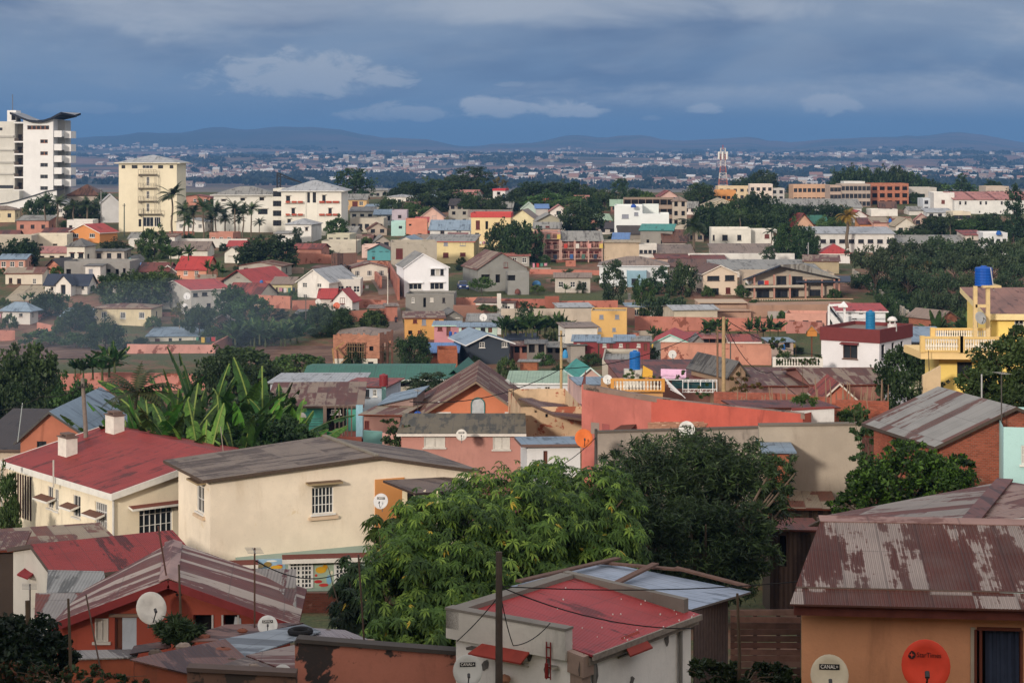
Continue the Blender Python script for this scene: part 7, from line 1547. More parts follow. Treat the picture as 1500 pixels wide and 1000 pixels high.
# lower right house
BR = 'orange plastered house with huge brown and grey peeling corrugated roof'
def big_right():
 D = 38; rt = thing('house',BR,'house',P(1176,1092,D)); a = -6; fr = Fr(kx(1174)*D,D,a); wm = wallm('e09a68',.5,'6c4430','cc8252',.42); zt = zz(890,D)
 W_ = [fr.rect(1431,922,1496,1040,'D')]; nwall(rt,fr,0,8,zz(1120,D),zt,W_,wm,D)
 m = MB(); m.poly([fr(0,0,zz(1120,D)),fr(0,0,zt),tuple(Vector(fr(0,0,zt))+Vector((1.1,5,0))),tuple(Vector(fr(0,0,zz(1120,D)))+Vector((1.1,5,0)))]); part(m,'side_wall',wm,rt)
 e0 = P(1157,884,37.5); r0 = P(1203,759,41.4); u = Vector((fr.c,fr.s,0)); e1 = e0+u*8; r1 = r0+u*8; mid0 = e0.lerp(r0,.17); mid1 = e1.lerp(r1,.17); lift = Vector((0,0,.035))
 rm = roofm('b4a298','6c3224',.80,R(a),.076,.8,1.1,gl=.6,bmp=1.6,row=30)
 slabw(rt,'roof',[mid0+lift,mid1+lift,r1,r0],.03,[rm,plain('7c6c64')]); slabw(rt,'roof',[e0,e1,mid1,mid0],.03,[rm,plain('5a3c34')])
 # real ribs along the sheet edge at the eave
 m = MB(); n = 210
 for i in range(n):
  t0,t1 = i/n,(i+1)/n; w0 = .012*math.sin(t0*8/.076*2*math.pi); w1 = .012*math.sin(t1*8/.076*2*math.pi); p = e0.lerp(e1,t0)+Vector((0,-.004,w0)); q = e0.lerp(e1,t1)+Vector((0,-.004,w1)); m.poly([p+Vector((0,0,-.035)),q+Vector((0,0,-.035)),q,p])
 part(m,'sheet_edge',plain('5a3a32',.8),rt)
 m = MB(); m.slab([r0+Vector((-.05,-.18,-.02)),r1+Vector((0,-.18,-.02)),r1+Vector((0,.06,.06)),r0+Vector((-.05,.06,.06))],.03); part(m,'ridge_cap',roofm('a08078','8a6058',.4,R(90),.5,2,.2),rt)
 b = e0+Vector((.1,.12,-.06)); m = MB(); m.slab([b,b+u*8,b+u*8+Vector((0,.08,0)),b+Vector((0,.08,0))],.18); part(m,'eave_board',plain('6c3c34',.9,var=.6,sc=5),rt)
 back = r0+Vector((.4,4.5,-1.0)); slabw(rt,'roof',[r0,r1,back+u*8,back],.03,[rm,plain('7c6c64')])
 s0,s1,z0,z1,_ = W_[0]; m = MB()
 for i in range(9): x = s0+.18+i*.07; m.poly([fr(x,-.15+.05*(i % 2),z0),fr(x+.07,-.15+.05*((i+1) % 2),z0),fr(x+.055,-.15+.05*((i+1) % 2),z1-.03),fr(x-.01,-.15+.05*(i % 2),z1-.03)])
 part(m,'curtain',plain('3c465c',.9,var=.4),rt)
 m = MB()
 for x in (s0-.03,s0+.07,s1): m.beam(fr(x,.0,z0),fr(x,.0,z1),.05)
 m.beam(fr(s0,.01,z1+.02),fr(s1,.01,z1+.02),.06); part(m,'door_frame',plain('6a3a2c',.8),rt)
 m = MB(); m.slab([fr(s0-.12,.02,z1+.04),fr(s0-.03,.02,z1+.04),fr(s0-.03,.0,z1+.04),fr(s0-.12,.0,z1+.04)],z1-z0); part(m,'plaster_edge',wallm('b8ac98',.8),rt)
big_right()
dish('cream satellite dish with black nameplate on the orange plastered house',1215,988,37.2,.7,'cfc4ac',tx='CANAL+',logo='box',yaw=-6,tilt=14)
dish('bright orange-red satellite dish on the orange plastered house',1356,974,36.8,.88,'d8442c',tx='StarTimes',logo='star',yaw=-8,tilt=12,txt='2a1a18')
dish('orange satellite dish with dark feed arm behind the leafy tree',855,642,106,.95,'cf6a30',yaw=5,txt='222222'); dish('white satellite dish on the long grey plaster wall',1006,629,109,.88,'d0d0cc',tx='CANAL+',logo='box'); dish('grey satellite dish under the mossy roof of the pink house',676,637,124,.68,'c8c4bc',tx='CANAL+',logo='box')
dish('white satellite dish on a mast above the dark red shed roof',985,519,160,.66,'c8c8c4',back=.2); dish('small white dish left of the ochre terrace',890,556,151,.7,'d0d0cc'); dish('white dish by the pink and grey cottage',742,562,160,.7,'c8ccc8',yaw=-40) 
dish('tiny white dish on the roof behind the mint shops',708,465,298,1.1,'d8d8d4'); dish('pink-orange dish by the red annexe roof',384,427,333,1.5,'c87858'); dish('orange dish on the white gable-fronted house',493,448,316,1.1,'c86a50'); dish('white dish beside the red gable front',466,442,317,.9,'d0ccc4'); dish('white dish on the salmon terrace wall',404,437,330,.9,'d0ccc4')
dish('white dish low on the wall of the three-storey house',270,450,308,1.1,'d4d4d4'); dish('upper white dish on the three-storey house',274,434,308,1.1,'d4d4d4'); dish('white satellite dish on the wall of the turquoise house',440,613,144,.9,'a8a49c'); dish('dish on the left of the modern balcony house',1097,412,336,1.1,'c4c4c4')
# roofs behind the big right roof
def back_roofs():
 rt = thing('house','long patchwork tin roofed house behind the big peeling roof','house',P(1230,830,58)); rm = roofm('8c827a','6a3426',.6,R(60),.12,.8,1.0); rs2 = roofm('94786c','6e3a2c',.6,R(-40),.12,.8,.9); sd = plain('5a4c44',.9)
 ap = P(1472,704,62); slabw(rt,'roof',[P(1196,757,60.5),P(1412,780,52),P(1440,746,56),ap],.08,[rm,sd]); slabw(rt,'roof',[ap,P(1412,780,52),P(1600,770,53),P(1540,715,62)],.08,[rs2,sd])
 m = MB(); m.beam(P(1414,776,52.2)+Vector((0,0,.1)),ap+Vector((0,0,.05)),.5,.05); part(m,'hip_cap',roofm('6a4038','4c2c26',.5,0,.5),rt)
 m = MB(); m.slab([P(1405,768,50),P(1600,758,50),P(1600,752,50.5),P(1405,764,50.5)],.35); part(m,'fascia',plain('c8c0b4',.8,var=.5),rt)
 m = MB(); a,b = P(1200,762,60),P(1412,784,52.2); m.poly([(a.x,a.y,a.z-3),(b.x,b.y,b.z-3),tuple(b),tuple(a)]); part(m,'wall',brickm('9c5440'),rt)
back_roofs()
h('shed','low shack with layered grey and brown sheets right of the feathery tree',1132,1218,742,800,('sf',708,'mixr'),'8a7c60',-6,9,D=97,cat='shed',wm=roofm('6a5c4c','4a3a30',.5,0,.22,.22,.9))
h('shed','leaning brick and board shack left of the big peeling roof',1128,1196,774,850,('sf',758,'maroon'),'4c3a34',-4,6,D=88,cat='shed',wm=roofm('5c4a40','3a2c26',.5,0,.2,.2,.9),win=[(1142,784,1152,830,'D')])
def board_fence():
 rt = thing('fence','brown horizontal board fence left of the orange plastered house','fence',P(1072,1040,47)); rn = random.Random(3)
 for i in range(12): y = 897+i*9.5; m = MB(); m.beam(P(1070,y,47),P(1173,y+rn.uniform(-1.5,1.5),46.8+rn.uniform(-.03,.03)),.03,.135); part(m,'board',plain(rn.choice(['7a5a50','6a4a42','80645a','5c443c']),.95,var=.6,sc=4),rt)
 for x in (1073,1106,1140,1170): m = MB(); m.beam(P(x,1040,47.1),P(x,894,47.1),.09); part(m,'post',plain('54403a',.95),rt)
board_fence()
pole('dark rough timber pole standing before the small white house',731,1080,808,44.5,11,'4c423c',0)
pole('tall pale concrete utility pole right of the ochre terrace',1060,590,464,148,5.5,'a8906c'); pole('thin brown pole beside the tall pale one',1051,590,478,151,3,'7c6450'); pole('tan wooden pole in front of the white pale green roofed house',822,596,484,186,4,'b09870',1); pole('short grey post with lamp at the corner of the grey plaster wall',873,720,628,104,5,'4c4844')
pole('white lamp post by the hedge trees',1184,392,355,390,1.4,'a0a0a0',name='street_lamp'); pole('slim pole right of the alley',568,470,400,316,1.6,'c8c0b4'); pole('slim pole in the yard by the kiosk',522,392,346,396,1.2,'6a6058'); pole('grey pole in front of the black roofed cottage',128,440,404,344,1.4,'9a9a98')
pole('pole in front of the curved tower trees',148,340,276,470,1.6,'8c8c8c',1); pole('lattice pole before the cream tower',182,345,298,450,1.8,'6c7468',1)
for x,yb,yt,lab in ((210,352,305,'thin mast before the cream tower door'),(336,352,336,'twin aerial by the long white wall'),(448,480,436,'mast on the terrace slope'),(1070,600,500,'thin aerial right of the tall pale pole'),(986,600,522,'mast carrying the dish above the dark red shed'),(843,350,300,'mast in the trees behind the white villa'),(916,330,296,'roof mast by the unfinished building')): antenna(lab,x,yb,yt,Dg(yb),.035 if Dg(yb) < 200 else .08,False,'5c544c')
antenna('aerial mast before the cream stained wall',752,640,560,142,.025,True,'4a4440'); antenna('aerial in front of the worn grey roof',612,640,570,140,.025,True,'4a4440'); antenna('hooked vent pipe behind the silvery roof',1438,600,548,100,.04,False,'a8a8a8'); antenna('thin stay mast before the old brick house',1467,625,544,90,.03,True,'4c4844'); antenna('curly bent rod beside the mango tree',331,690,625,110,.025,False,'8c8478',-.3); antenna('wire-hung rod left of the orange gable house',26,640,590,124,.03,False,'a0a8a8',.3)
CB = 'power cables across the valley'
cable('long black cable dipping from the left past the orange gable to the tall pale pole',[(600,588,120),(822,540,140),(1058,470,148)],.03,.8); cable('cable from the tall pale pole down to the baluster terrace',[(1060,468,148),(1130,545,150),(1290,612,130)],.028,1.2); cable('cable from the tall pale pole to the maroon-parapet house',[(1060,466,148),(1204,520,160)],.03,.6)
cable('cable from the timber pole over the red corrugated roof',[(731,858,44.6),(1015,920,47)],.014,.25); cable('cable from the timber pole across the blue-grey roof to the right',[(731,858,44.6),(1180,850,50)],.014,.15); cable('cable slanting from the timber pole to the white wall',[(731,872,44.6),(670,938,48)],.012,.05); cable('slack cable looping from the timber pole to the rack',[(733,868,44.6),(752,945,46),(806,912,47)],.012,.12)
cable('cable from the lamp post down behind the leafy tree',[(873,640,104),(770,700,95),(690,740,92)],.02,.4); cable('cable from the leaning pole over the orange gable house',[(127,562,118),(60,580,120),(-20,600,120)],.02,.3); cable('cable from the leaning pole into the banana leaves',[(127,562,118),(200,572,112)],.02,.3)
cable('cable from the bush to the side wall of the maroon-parapet house',[(1290,545,160),(1320,512,168)],.025,.5); cable('cable bundle crossing the mural shop front',[(373,820,62),(500,838,80),(545,812,98)],.02,.4)
# tarpaulins,barrels,drums
def blob(name,label,cat,px,py,D,w,h_,col,d=1.0,grp=None):
 m = MB(); c = P(px,py,D); W2,H2 = w*D/F/2,h_*D/F; m.lathe([(W2,0),(W2*1.02,H2*.3),(W2*.8,H2*.75),(W2*.3,H2),(0,H2)],n=12,c=tuple(c)); return tag(m.build(name,plain(col,.7),off=tuple(c)),label,cat,grp)
blob('tarpaulin','blue tarpaulin heap on the garden terrace','tarpaulin',786,418,342,13,7,'4a7ca8'); blob('barrel','light blue barrel by the pale rendered shanty','barrel',828,524,262,8,12,'3c88b8'); blob('cloth_heap','red and white cloth heap on the garden terrace','cloth',762,425,340,6,5,'b85048')
blob('barrel','blue barrels on the roof of the white modern villa','water tank',928,304,428,8,5,'2a4f9c'); blob('barrel','small blue drum on the red banded tower house','barrel',737,290,517,3,6,'2a60a8'); blob('tank','blue roof tank on the white flat house at the right','water tank',1463,344,411,8,6,'2458a0'); blob('barrel','blue drum on the dense cluster roof','water tank',1304,326,450,5,6,'2a60a8')
tank('blue tank on the terrace between mint shop and navy house, left one',660,494,485,284,4.5,'1c50a0'); tank('blue tank on the terrace between mint shop and navy house, right one',667.5,494,486,284,4.5,'1c50a0'); tank('blue tank between the red roof and yellow cottage',383,422,410,348,5,'2a6ab0')
blob('bush_pot','red flowered shrub on the garden terrace','shrub',758,430,338,8,7,'6a4038'); blob('tarpaulin','blue plastic sheeting at the corner of the long pink wall','tarpaulin',203,506,298,22,6,'5c88b0')
blob('barrel','blue drum on the terrace by the baluster railing','barrel',1148,512,230,5,8,'2468b0'); blob('tank','small royal blue cistern lid left of the orange gable house front','barrel',612,608,143,12,6,'1f4a98')
infill()
def washing():
 rn = random.Random(31)
 for i,(x,y) in enumerate(((648,486),(700,486),(722,484),(606,480),(780,512),(858,512),(945,508),(1040,506),(1092,506),(420,428),(528,424),(470,470),(640,566),(544,576),(1150,510),(890,400),(790,392),(560,372),(300,500),(16,464),(8,466),(1110,590),(620,344),(706,360))):
  D = Dg(y)-3; c = P(x,y-7,D); rt = thing('washing_line','line of washing strung up beside a house on the middle slope','laundry',c,rn.uniform(-.3,.3),'washing lines between the houses'); m = MB(); m.tube([(-1.6,0,0),(0,0,-.08),(1.6,0,0)],.02,4)
  for q in (-1.6,1.6): m.tube([(q,0,.05),(q,0,-2.2)],.04,5)
  m.build('line',plain('6a6460',.8),rt)
  for k in range(4): xx = -1.3+k*.75; m = MB(); h_ = rn.uniform(.5,.95); w_ = rn.uniform(.4,.6); m.poly([(xx,0,-.06),(xx+w_,0,-.06),(xx+w_-.04,rn.uniform(-.1,.1),-h_),(xx+.03,rn.uniform(-.1,.1),-h_)]); m.build('cloth',plain(rn.choice(['a83c3c','3c5c94','d0ccc4','c8a850','4c7c6c','c48c9c','343c50','d8d4d0']),.9),rt)
washing()
def fields():
 m,t,b = newmat('ploughed_earth'); tc = t.nodes.new('ShaderNodeTexCoord'); v = tc.outputs['Object']; sp = t.nodes.new('ShaderNodeSeparateXYZ'); t.links.new(v,sp.inputs[0])
 fur = mth('SINE',mth('ADD',mth('MULTIPLY',sp.outputs[1],2.2,t=t),mth('MULTIPLY',nz(t,v,.12,4),9,t=t),t=t),t=t)
 col = mixc(rng(nz(t,v,.3,6,.6),.35,.65,t=t),hexc('5a4238'),hexc('7c6050'),t); col = mixc(mth('MULTIPLY_ADD',fur,.2,.2,t=t),col,hexc('3c2c26'),t); t.links.new(col,b.inputs['Base Color']); b.inputs['Roughness'].default_value = .95; bump(t,b,fur,.6,.15)
 for i,(x0,x1,y0,y1) in enumerate(((335,492,509,541),(-60,182,505,527))):
  q = MB(); n = 16; g = []
  for a in range(n+1):
   D = Dg(y1)+(Dg(y0)-Dg(y1))*a/n; g.append([(kx(x0+(x1-x0)*c/n)*D,D,gz(kx(x0+(x1-x0)*c/n)*D,D)+.12) for c in range(n+1)])
  for r_ in g: q.v += r_
  for a in range(n):
   for c in range(n): k = a*(n+1)+c; q.f.append((k,k+1,k+n+2,k+n+1)); q.m.append(0)
  tag(q.build('field',m),kind='structure')
fields()
# ================================================================ vegetation
GD = leafm('1e2e18','3a4e2c','4a6034'); GM = leafm('2a3e1c','486030','58743c'); GB = leafm('22341f','3c5234','4a6240'); GO = leafm('2c3016','56542a','7a6430'); GA = leafm('2a3822','46563a','566644')
crown_proto('round',1,(4,4,3.4),120,60,1.0,.4,GD,low=-.85,zc=2.7); crown_proto('round2',2,(4,4,3.6),105,60,1.05,.4,GM,low=-.8,zc=2.9)
crown_proto('lumpy',3,(4.5,4,3.2),85,75,1.15,.38,GD,low=-.85,zc=2.4); crown_proto('tall',4,(2.8,2.8,4.4),80,50,.95,.38,GB,low=-.9,zc=3.8)
crown_proto('bush',5,(2.2,2.2,1.5),60,50,.6,.28,GM,low=-.2,zc=.7,trunk=.06); crown_proto('sparse',6,(3,3,3.4),40,45,.7,.34,GO,low=-.5,shell=.3,trunk=.12,tcol='8a8074')
crown_proto('flat',7,(6.5,5,1.7),120,60,1.0,.36,GA,low=-.1,zc=4.6,trunk=.22,flat=.5,th=4.4); crown_proto('cone',8,(2.0,2.0,5.2),90,45,.7,.34,GB,low=-.9,zc=5.0,shell=.5)
crown_proto('hedge',9,(2.6,2.2,1.3),60,60,.6,.26,GB,low=-.3,zc=.5,trunk=.05)
T = tree
for a in (
 ('round','large dark round tree at the left edge above the cream bungalow',28,396,352,60,396),('lumpy','round tree right of the narrow white three-storey house',168,384,352,44,404),('round2','dark tree between the teal hut and the brown roofed bungalow',226,382,334,44,402),
 ('lumpy','big dark tree in the smoke below the black roofed cottage',205,452,400,90,322),('round','dark rounded tree behind the low grey roof in the smoke',172,440,402,60,334),('round2','broad dark tree left of the grey-white three-storey house',225,440,396,66,330),('lumpy','tree with soft crown in front of the black roofed cottage',70,470,428,56,318),('round','tree crown above the pinkish house in the smoke',118,486,446,50,306),
 ('round','very large round dark tree above the white villa',394,402,348,84,382),('lumpy','smaller dark tree against the left of the very large round tree',364,402,366,38,384),('tall','slender tree in front of the white hipped house by the hotel',434,366,333,16,430),('round2','dark tree right of the small white hipped house',492,352,318,32,440),
 ('round','dark round tree in front of the red roofed three-storey house',338,464,420,44,306),('round2','dark round tree above the banana clump',366,474,432,52,302),('lumpy','brownish tree at the corner of the three-storey house',292,482,448,46,300),('sparse','half-bare tree against the white side wall of the three-storey house',263,474,438,28,304),
 ('round','tree crown beside the brick hut on the terrace slope',470,474,446,36,306),('lumpy','thick shrub tree right of the banana clump on the terrace slope',500,490,455,44,300),('bush','shrubs over the terrace slope by the alley',545,482,456,40,303),
 ('tall','dark tall tree between hotel and yellow long house',519,306,247,46,560),('lumpy','left of the two mango trees before the pink apartments',732,386,326,44,396),('round','right and larger of the two mango trees before the pink apartments',763,390,327,56,393),('round','solitary round dark tree left of the white modern villa',850,344,303,60,434),
 ('round','round tree right of the unfinished tan building',1026,302,270,46,560),('tall','two-lobed tree with white bark beside the garden terrace',898,447,381,38,325),('lumpy','dark tree in front of the cream gable house',1000,436,386,40,336),('tall','thin dark tree left of the dark tree by the cream gable house',968,432,390,28,338),('round2','small round tree left of the hedge',942,446,408,30,326),('hedge','broad clipped hedge mass below the cream gable house',978,470,434,66,313),('bush','blue-green bush at the left of the clipped hedge',946,470,432,34,315),
 ('round','right-hand round tree beside the white villa',1180,384,334,40,396),('round2','round tree touching the white villa wing',1157,384,326,46,398),('tall','small leafy young tree in front of the long grey roof',1126,388,360,20,386),
 ('round','small round tree below the salmon brick block',1341,302,283,22,545),('lumpy','dark tree left of the small round tree under the strip building',1206,294,276,36,570),
 ('tall','dark shrub tree on the garden terrace by the unfinished house',833,418,394,20,346),('bush','rounded bush in front of the unfinished house',706,424,407,34,335),('bush','small bush on the garden terrace left of the shrub tree',817,414,402,16,350),('bush','low bush near the blue tarpaulin',787,428,418,24,338),('bush','low bush under the garden terrace wall',710,456,446,20,314),('bush','low bush right of the one under the garden terrace wall',723,458,448,14,313),('bush','bush on the edge of the garden terrace',740,452,443,16,318),
 ('lumpy','dark bushy tree left of the blue roofed brick shed',607,536,490,52,258),('tall','pointed young tree by the banana grove',769,480,441,22,300),('lumpy','thicket at the left end of the pink boundary wall',155,520,470,60,288),('bush','pale scrub below the pinkish house',60,504,484,60,291),('bush','scrub on the field edge at the left',110,508,488,50,289),('bush','roadside bush in front of the blue-grey hipped house',14,482,462,26,304),
 ('round','big dark tree at the left edge over the dirt field',36,640,512,104,190),('lumpy','brownish crown lower in front of the big dark left tree',20,655,560,90,176),('round2','dark tree behind the orange gable house',108,640,556,70,180),
 ('lumpy','dark green tree behind the banana leaves at the left',330,590,518,90,205),('round','dark tree behind the rusty teal house',380,580,536,80,212),('bush','scrub along the ploughed field',440,548,520,90,248),('bush','scrub at the right of the ploughed field',350,540,510,110,255),
 ('round','bushy dark tree right of the white maroon-parapet house',1330,596,512,84,150),('round','large dark tree in front of the yellow balcony house',1475,600,484,118,128),('lumpy','dark lower tree mass right of the blue corrugated roof',1430,590,530,60,132),('bush','green bush behind the brick wall at right',1250,640,596,60,130),
 ('round2','hedge-like dark tree at the left edge below the red roof',8,790,690,40,112),('bush','green bush under the white balcony at the left',10,800,745,36,108),('bush','potted greenery beside the concrete stairs of the teal house',648,606,572,26,158),('tall','small tree in front of the green roofed hall',626,580,546,60,185),
 ('lumpy','dark conifer-like tree among roofs near the left tower',60,330,288,46,478),('round','dark grove tree left of the brown-red hipped roof',120,330,296,50,486),('tall','dark tree just right of the brown-red hipped roof',148,322,282,24,520),
 ('bush','magenta flowered bougainvillea heap by the short salmon wall',88,492,466,26,300),('bush','purple-brown shrub on the beige terrace',453,368,355,24,418)): T(*a[:6],D=a[6])
grp = 'trees of the dark wood along the ridge'
for i,(k,x,yt,w,D) in enumerate((('round',600,268,50,600),('lumpy',640,262,60,596),('round',672,258,50,600),('tall',694,244,44,604),('round',712,268,36,598),('lumpy',584,274,40,590),('round',660,280,70,570),('round2',695,284,50,565),('lumpy',624,284,50,565),('round',740,286,40,570),('lumpy',570,290,40,560),('round2',608,296,40,540),('round',780,268,56,600),('lumpy',812,266,48,598),('round',838,268,44,600),('lumpy',866,274,44,590),('round',752,280,36,585),('round2',796,282,60,570),('round2',838,286,50,560),('lumpy',886,280,40,580),('tall',907,261,24,600),('lumpy',930,276,44,598),('round',866,290,30,550),('bush',950,284,40,590),('round',726,292,30,550))):
 T(k,'dark tree in the wood along the ridge, one crown among its neighbours',x,yt+30,yt,w,D=D,grp=grp)
T('sparse','small two-lobed tree standing alone above the red banded tower house',732,280,255,20,D=585)
for i,(k,x,yt,w,D) in enumerate((('lumpy',1098,246,50,720),('round',1120,240,44,720),('lumpy',1082,262,40,715),('round',1165,262,50,715),('round',1142,270,30,710))): T(k,'hazy dark tree beyond the telecom mast',x,yt+40,yt,w,D=D,grp='hazy trees beyond the telecom mast',dz=-3)
for i in range(12): T('round' if i % 2 else 'lumpy','dense dark tree of the long clump behind the apartment blocks',1228+i*12.2,300,(244,241,239,241,245,242,240,239,243,247,252,257)[i],36,D=690,grp='long clump of dark trees behind the apartment blocks',dz=-2)
T('cone','solitary pointed conifer on the right skyline',1408,282,253,16,D=680); T('bush','low dark rise of scrub at the foot of the pointed conifer',1404,290,268,60,D=690)
T('lumpy','small hazy tree on the right skyline',1454,285,264,26,D=690)
for i,(k,x,yb,yt,w,D) in enumerate((('round',1036,350,300,44,450),('lumpy',1060,340,296,50,470),('round2',1085,345,292,44,460),('round',1112,345,284,52,465),('lumpy',1140,345,296,50,458),('round',1160,345,302,46,462),('round2',1100,352,312,50,440),('lumpy',1070,352,312,46,442),('round',1135,352,312,44,440),('lumpy',1215,330,298,44,480),('round',1236,326,302,30,500),('round2',1216,345,318,40,450),('lumpy',1180,328,300,40,480))): T(k,'broad dark tree in the grove behind the white villa',x,yb,yt,w,D=D,grp='grove behind the white villa')
for i,(k,x,yb,yt,w,D) in enumerate((('round',1365,346,318,34,448),('lumpy',1390,346,316,36,450),('round2',1420,346,320,40,446),('round',1450,346,314,44,448),('lumpy',1435,340,318,60,462),('round2',1320,352,336,40,430),('bush',1300,350,338,34,428),('round',1488,352,322,50,440),('lumpy',1345,352,334,34,430))): T(k,'dark garden tree below the white terrace',x,yb,yt,w,D=D,grp='garden trees below the white terrace')
n_ = 0
for (x,yb,yt,w,D) in ((1282,440,366,86,372),(1330,430,356,96,378),(1378,425,352,100,380),(1430,430,354,100,376),(1478,430,356,96,374),(1510,440,366,90,365),(1300,440,384,70,360),(1350,440,376,84,362),(1400,440,374,84,362),(1450,445,376,90,358),(1490,450,390,84,350),(1375,470,400,80,345),(1330,450,396,60,352),(1420,470,404,70,340),(1470,480,410,80,330),(1390,490,430,70,322),(1352,490,430,50,325)):
 T('flat','dark flat-topped acacia on the wooded slope at the right',x,yb,yt,w,D=D,grp='flat-topped acacias on the wooded slope',rot=n_*1.1); n_ += 1
for (x,yb,yt,w,D) in ((1300,470,428,40,345),(1318,480,440,40,335),(1352,505,455,60,310),(1390,510,462,60,300),(1420,515,450,60,290),(1345,520,486,40,290),(1372,460,420,60,350),(1440,500,440,60,300),(1365,530,500,60,250),(1410,545,505,50,230),(1480,470,430,60,320),(1270,430,400,50,364),(1300,440,408,50,360),(1330,446,410,50,356),(1310,456,425,50,350),(1360,480,440,60,332),(1400,490,446,60,326),(1325,500,460,50,318)): T('lumpy','undergrowth thicket on the wooded slope at the right',x,yb,yt,w,D=D,grp='undergrowth on the wooded slope')
T('sparse','yellow-orange flowering tree in front of the flat-topped acacias',1342,448,378,50,D=338)
T('cone','tall layered araucaria conifer at the right edge',1485,356,268,26,D=432)
# undergrowth between houses
rnd = random.Random(11); gbl = []
for i in range(230):
 x = rnd.uniform(-10,1500); y = rnd.choice([rnd.uniform(300,345),rnd.uniform(345,400),rnd.uniform(400,480),rnd.uniform(480,560)])
 if 430 < x < 570 and 385 < y < 404: continue
 if 340 < x < 490 and 508 < y < 545: continue
 if 0 < x < 180 and 500 < y < 545: continue
 if 690 < x < 760 and 395 < y < 520: continue
 if x > 1240 and y < 500: continue
 D = Dg(y); w = rnd.uniform(10,24)*400/D*.9; T(rnd.choice(['bush','lumpy','round2','bush','tall']),'small green tree or bush in a gap between the valley houses',x,y,y-w*rnd.uniform(.5,1.0),w,D=D,grp='small trees and bushes between the valley houses')
for i in range(26):
 x = 470+rnd.uniform(-190,120); y = rnd.uniform(468,508)
 if x > 485 and y > 485: continue
 D = Dg(y); T('lumpy' if i % 2 else 'bush','green scrub on the slope around the banana clump',x,y,y-rnd.uniform(14,26),rnd.uniform(26,46),D=D,grp='scrub on the slope around the banana clump')
# palms
PM = leafm('24341a','3c5028','566434'); PD = leafm('6a5020','8a6a28','4c4a20')
pa = palm_meshes(1,24,3.4,8,.9,.55,PM); pb_ = palm_meshes(2,20,3.0,6,1.1,.5,PM); pc_ = palm_meshes(3,34,3.4,7,1.5,.5,PD,.28)
def palm(pr,H,label,px,pyb,pyt,D,grp=None,wide=1.0):
 h_ = zz(pyt,D)-zz(pyb,D); s_ = h_/(H+1.2); return place(pr[0],pr[1],('fronds','trunk'),label,'palm',(kx(px)*D,D,zz(pyb,D)),(s_*wide,s_*wide,s_),random.Random(px).random()*6,'palm_tree',grp)
palm(pa,8,'tall feathery palm in front of the cream tower',252,342,277,447,wide=1.25)
for x,yb,yt,lab in ((66,330,288,'palm left of the pair below the tower balconies'),(84,334,290,'palm beside the flared canopy of the tower'),(108,334,294,'palm in the grove right of the tower'),(128,334,292,'palm in the grove nearest the white gabled house')): palm(pa if x % 4 else pb_,8 if x % 4 else 6,lab,x,yb,yt,458,wide=1.5)
for x,yt in ((270,300),(283,305),(298,296),(316,302),(330,312),(344,298),(356,304),(368,300),(380,322),(276,318),(310,316),(350,318)):
 palm(pa if x % 3 else pb_,8 if x % 3 else 6,'shaggy palm in the row before the white hotel wing',x,352,yt,446-(x % 5)*3,grp='shaggy palms before the white hotel wing',wide=1.25)
palm(pb_,6,'drooping wide palm left of the white villa',1016,382,318,402,wide=1.4); palm(pb_,6,'grey-brown palm rising behind the white villa',1084,350,312,436); palm(pb_,6,'small palm beside the red shuttered villa wing',1130,366,334,414,wide=1.3)
palm(pc_,7,'short golden-brown palm with thick hanging skirt of fronds',1241,358,309,412,wide=1.2); palm(pb_,6,'arching palm behind the dark acacias',1344,358,330,430,wide=1.4); palm(pb_,6,'light green fan palm in the right gardens',1392,348,318,440)
palm(pb_,6,'pale palm crown below the dark ridge trees',850,318,293,490,wide=1.5)
# bananas
BM = leafm('1c3014','34522a','44662e',sc=1.6); BL = leafm('2c4a1a','5c8a30','7aa03c',sc=1.3)
bn = [banana_mesh(20+i,13,2.9,.75,1.1,BM) for i in range(3)]
def bananas(label,grp,spots,D,size,dd=6):
 rn = random.Random(len(spots)+int(D))
 for (x,yb,yt) in spots:
  d_ = D+rn.uniform(-dd,dd)*.5; hh = (yb-yt)*d_/F; s_ = hh/4.2*size; b = bn[rn.randrange(3)]; place(b[0],b[1],('leaves','stem'),label,'banana plant',(kx(x)*d_,d_,zz(yb,d_)),s_,rn.random()*6,'banana_plant',grp)
rn = random.Random(8)
bananas('banana plant in the clump on the slope below the white villa','banana clump below the white villa',[(346+i*7.2+rn.uniform(-3,3),505+rn.uniform(-6,4),462+rn.uniform(-6,8)) for i in range(13)],290,1.0)
bananas('banana plant in the dense grove behind the shanties','banana grove behind the shanties',[(734+i*5.2+rn.uniform(-2,2),492+rn.uniform(-8,4),456+rn.uniform(-6,8)) for i in range(20)],286,1.05)
bananas('broad-leaved banana plant before the long salmon wall','banana plants before the long salmon wall',[(1040,492,460),(1050,490,458),(1062,492,464),(1098,490,462),(1110,488,460),(1128,490,458),(1140,490,464),(1118,492,468),(1034,494,470)],288,1.0)
bananas('smoky banana plant by the smoke over the field','smoky banana plants over the field',[(110,548,520),(122,552,516),(136,550,512),(150,552,508),(160,546,502),(168,540,500),(118,545,524)],232,1.1)
bananas('small banana plant beside the red gable cottage','banana plants beside the red gable cottage',[(535,474,456),(545,472,455),(552,474,458)],306,1.0)
bananas('banana plant on the terraces left of the three-storey house','bananas left of the three-storey house',[(188,488,462),(198,490,460),(208,488,464),(180,484,466),(232,478,462),(242,480,464),(320,400,380),(312,402,382),(304,398,378),(326,404,386),(46,440,424),(36,442,428),(100,446,430),(250,384,350),(276,378,352),(262,380,356)],315,1.0)
bananas('young banana plant along the salmon wall','young bananas along the salmon wall',[(956,494,474),(966,496,478),(1118,536,512),(1128,538,514),(1124,534,508),(828,428,412)],282,1.0)
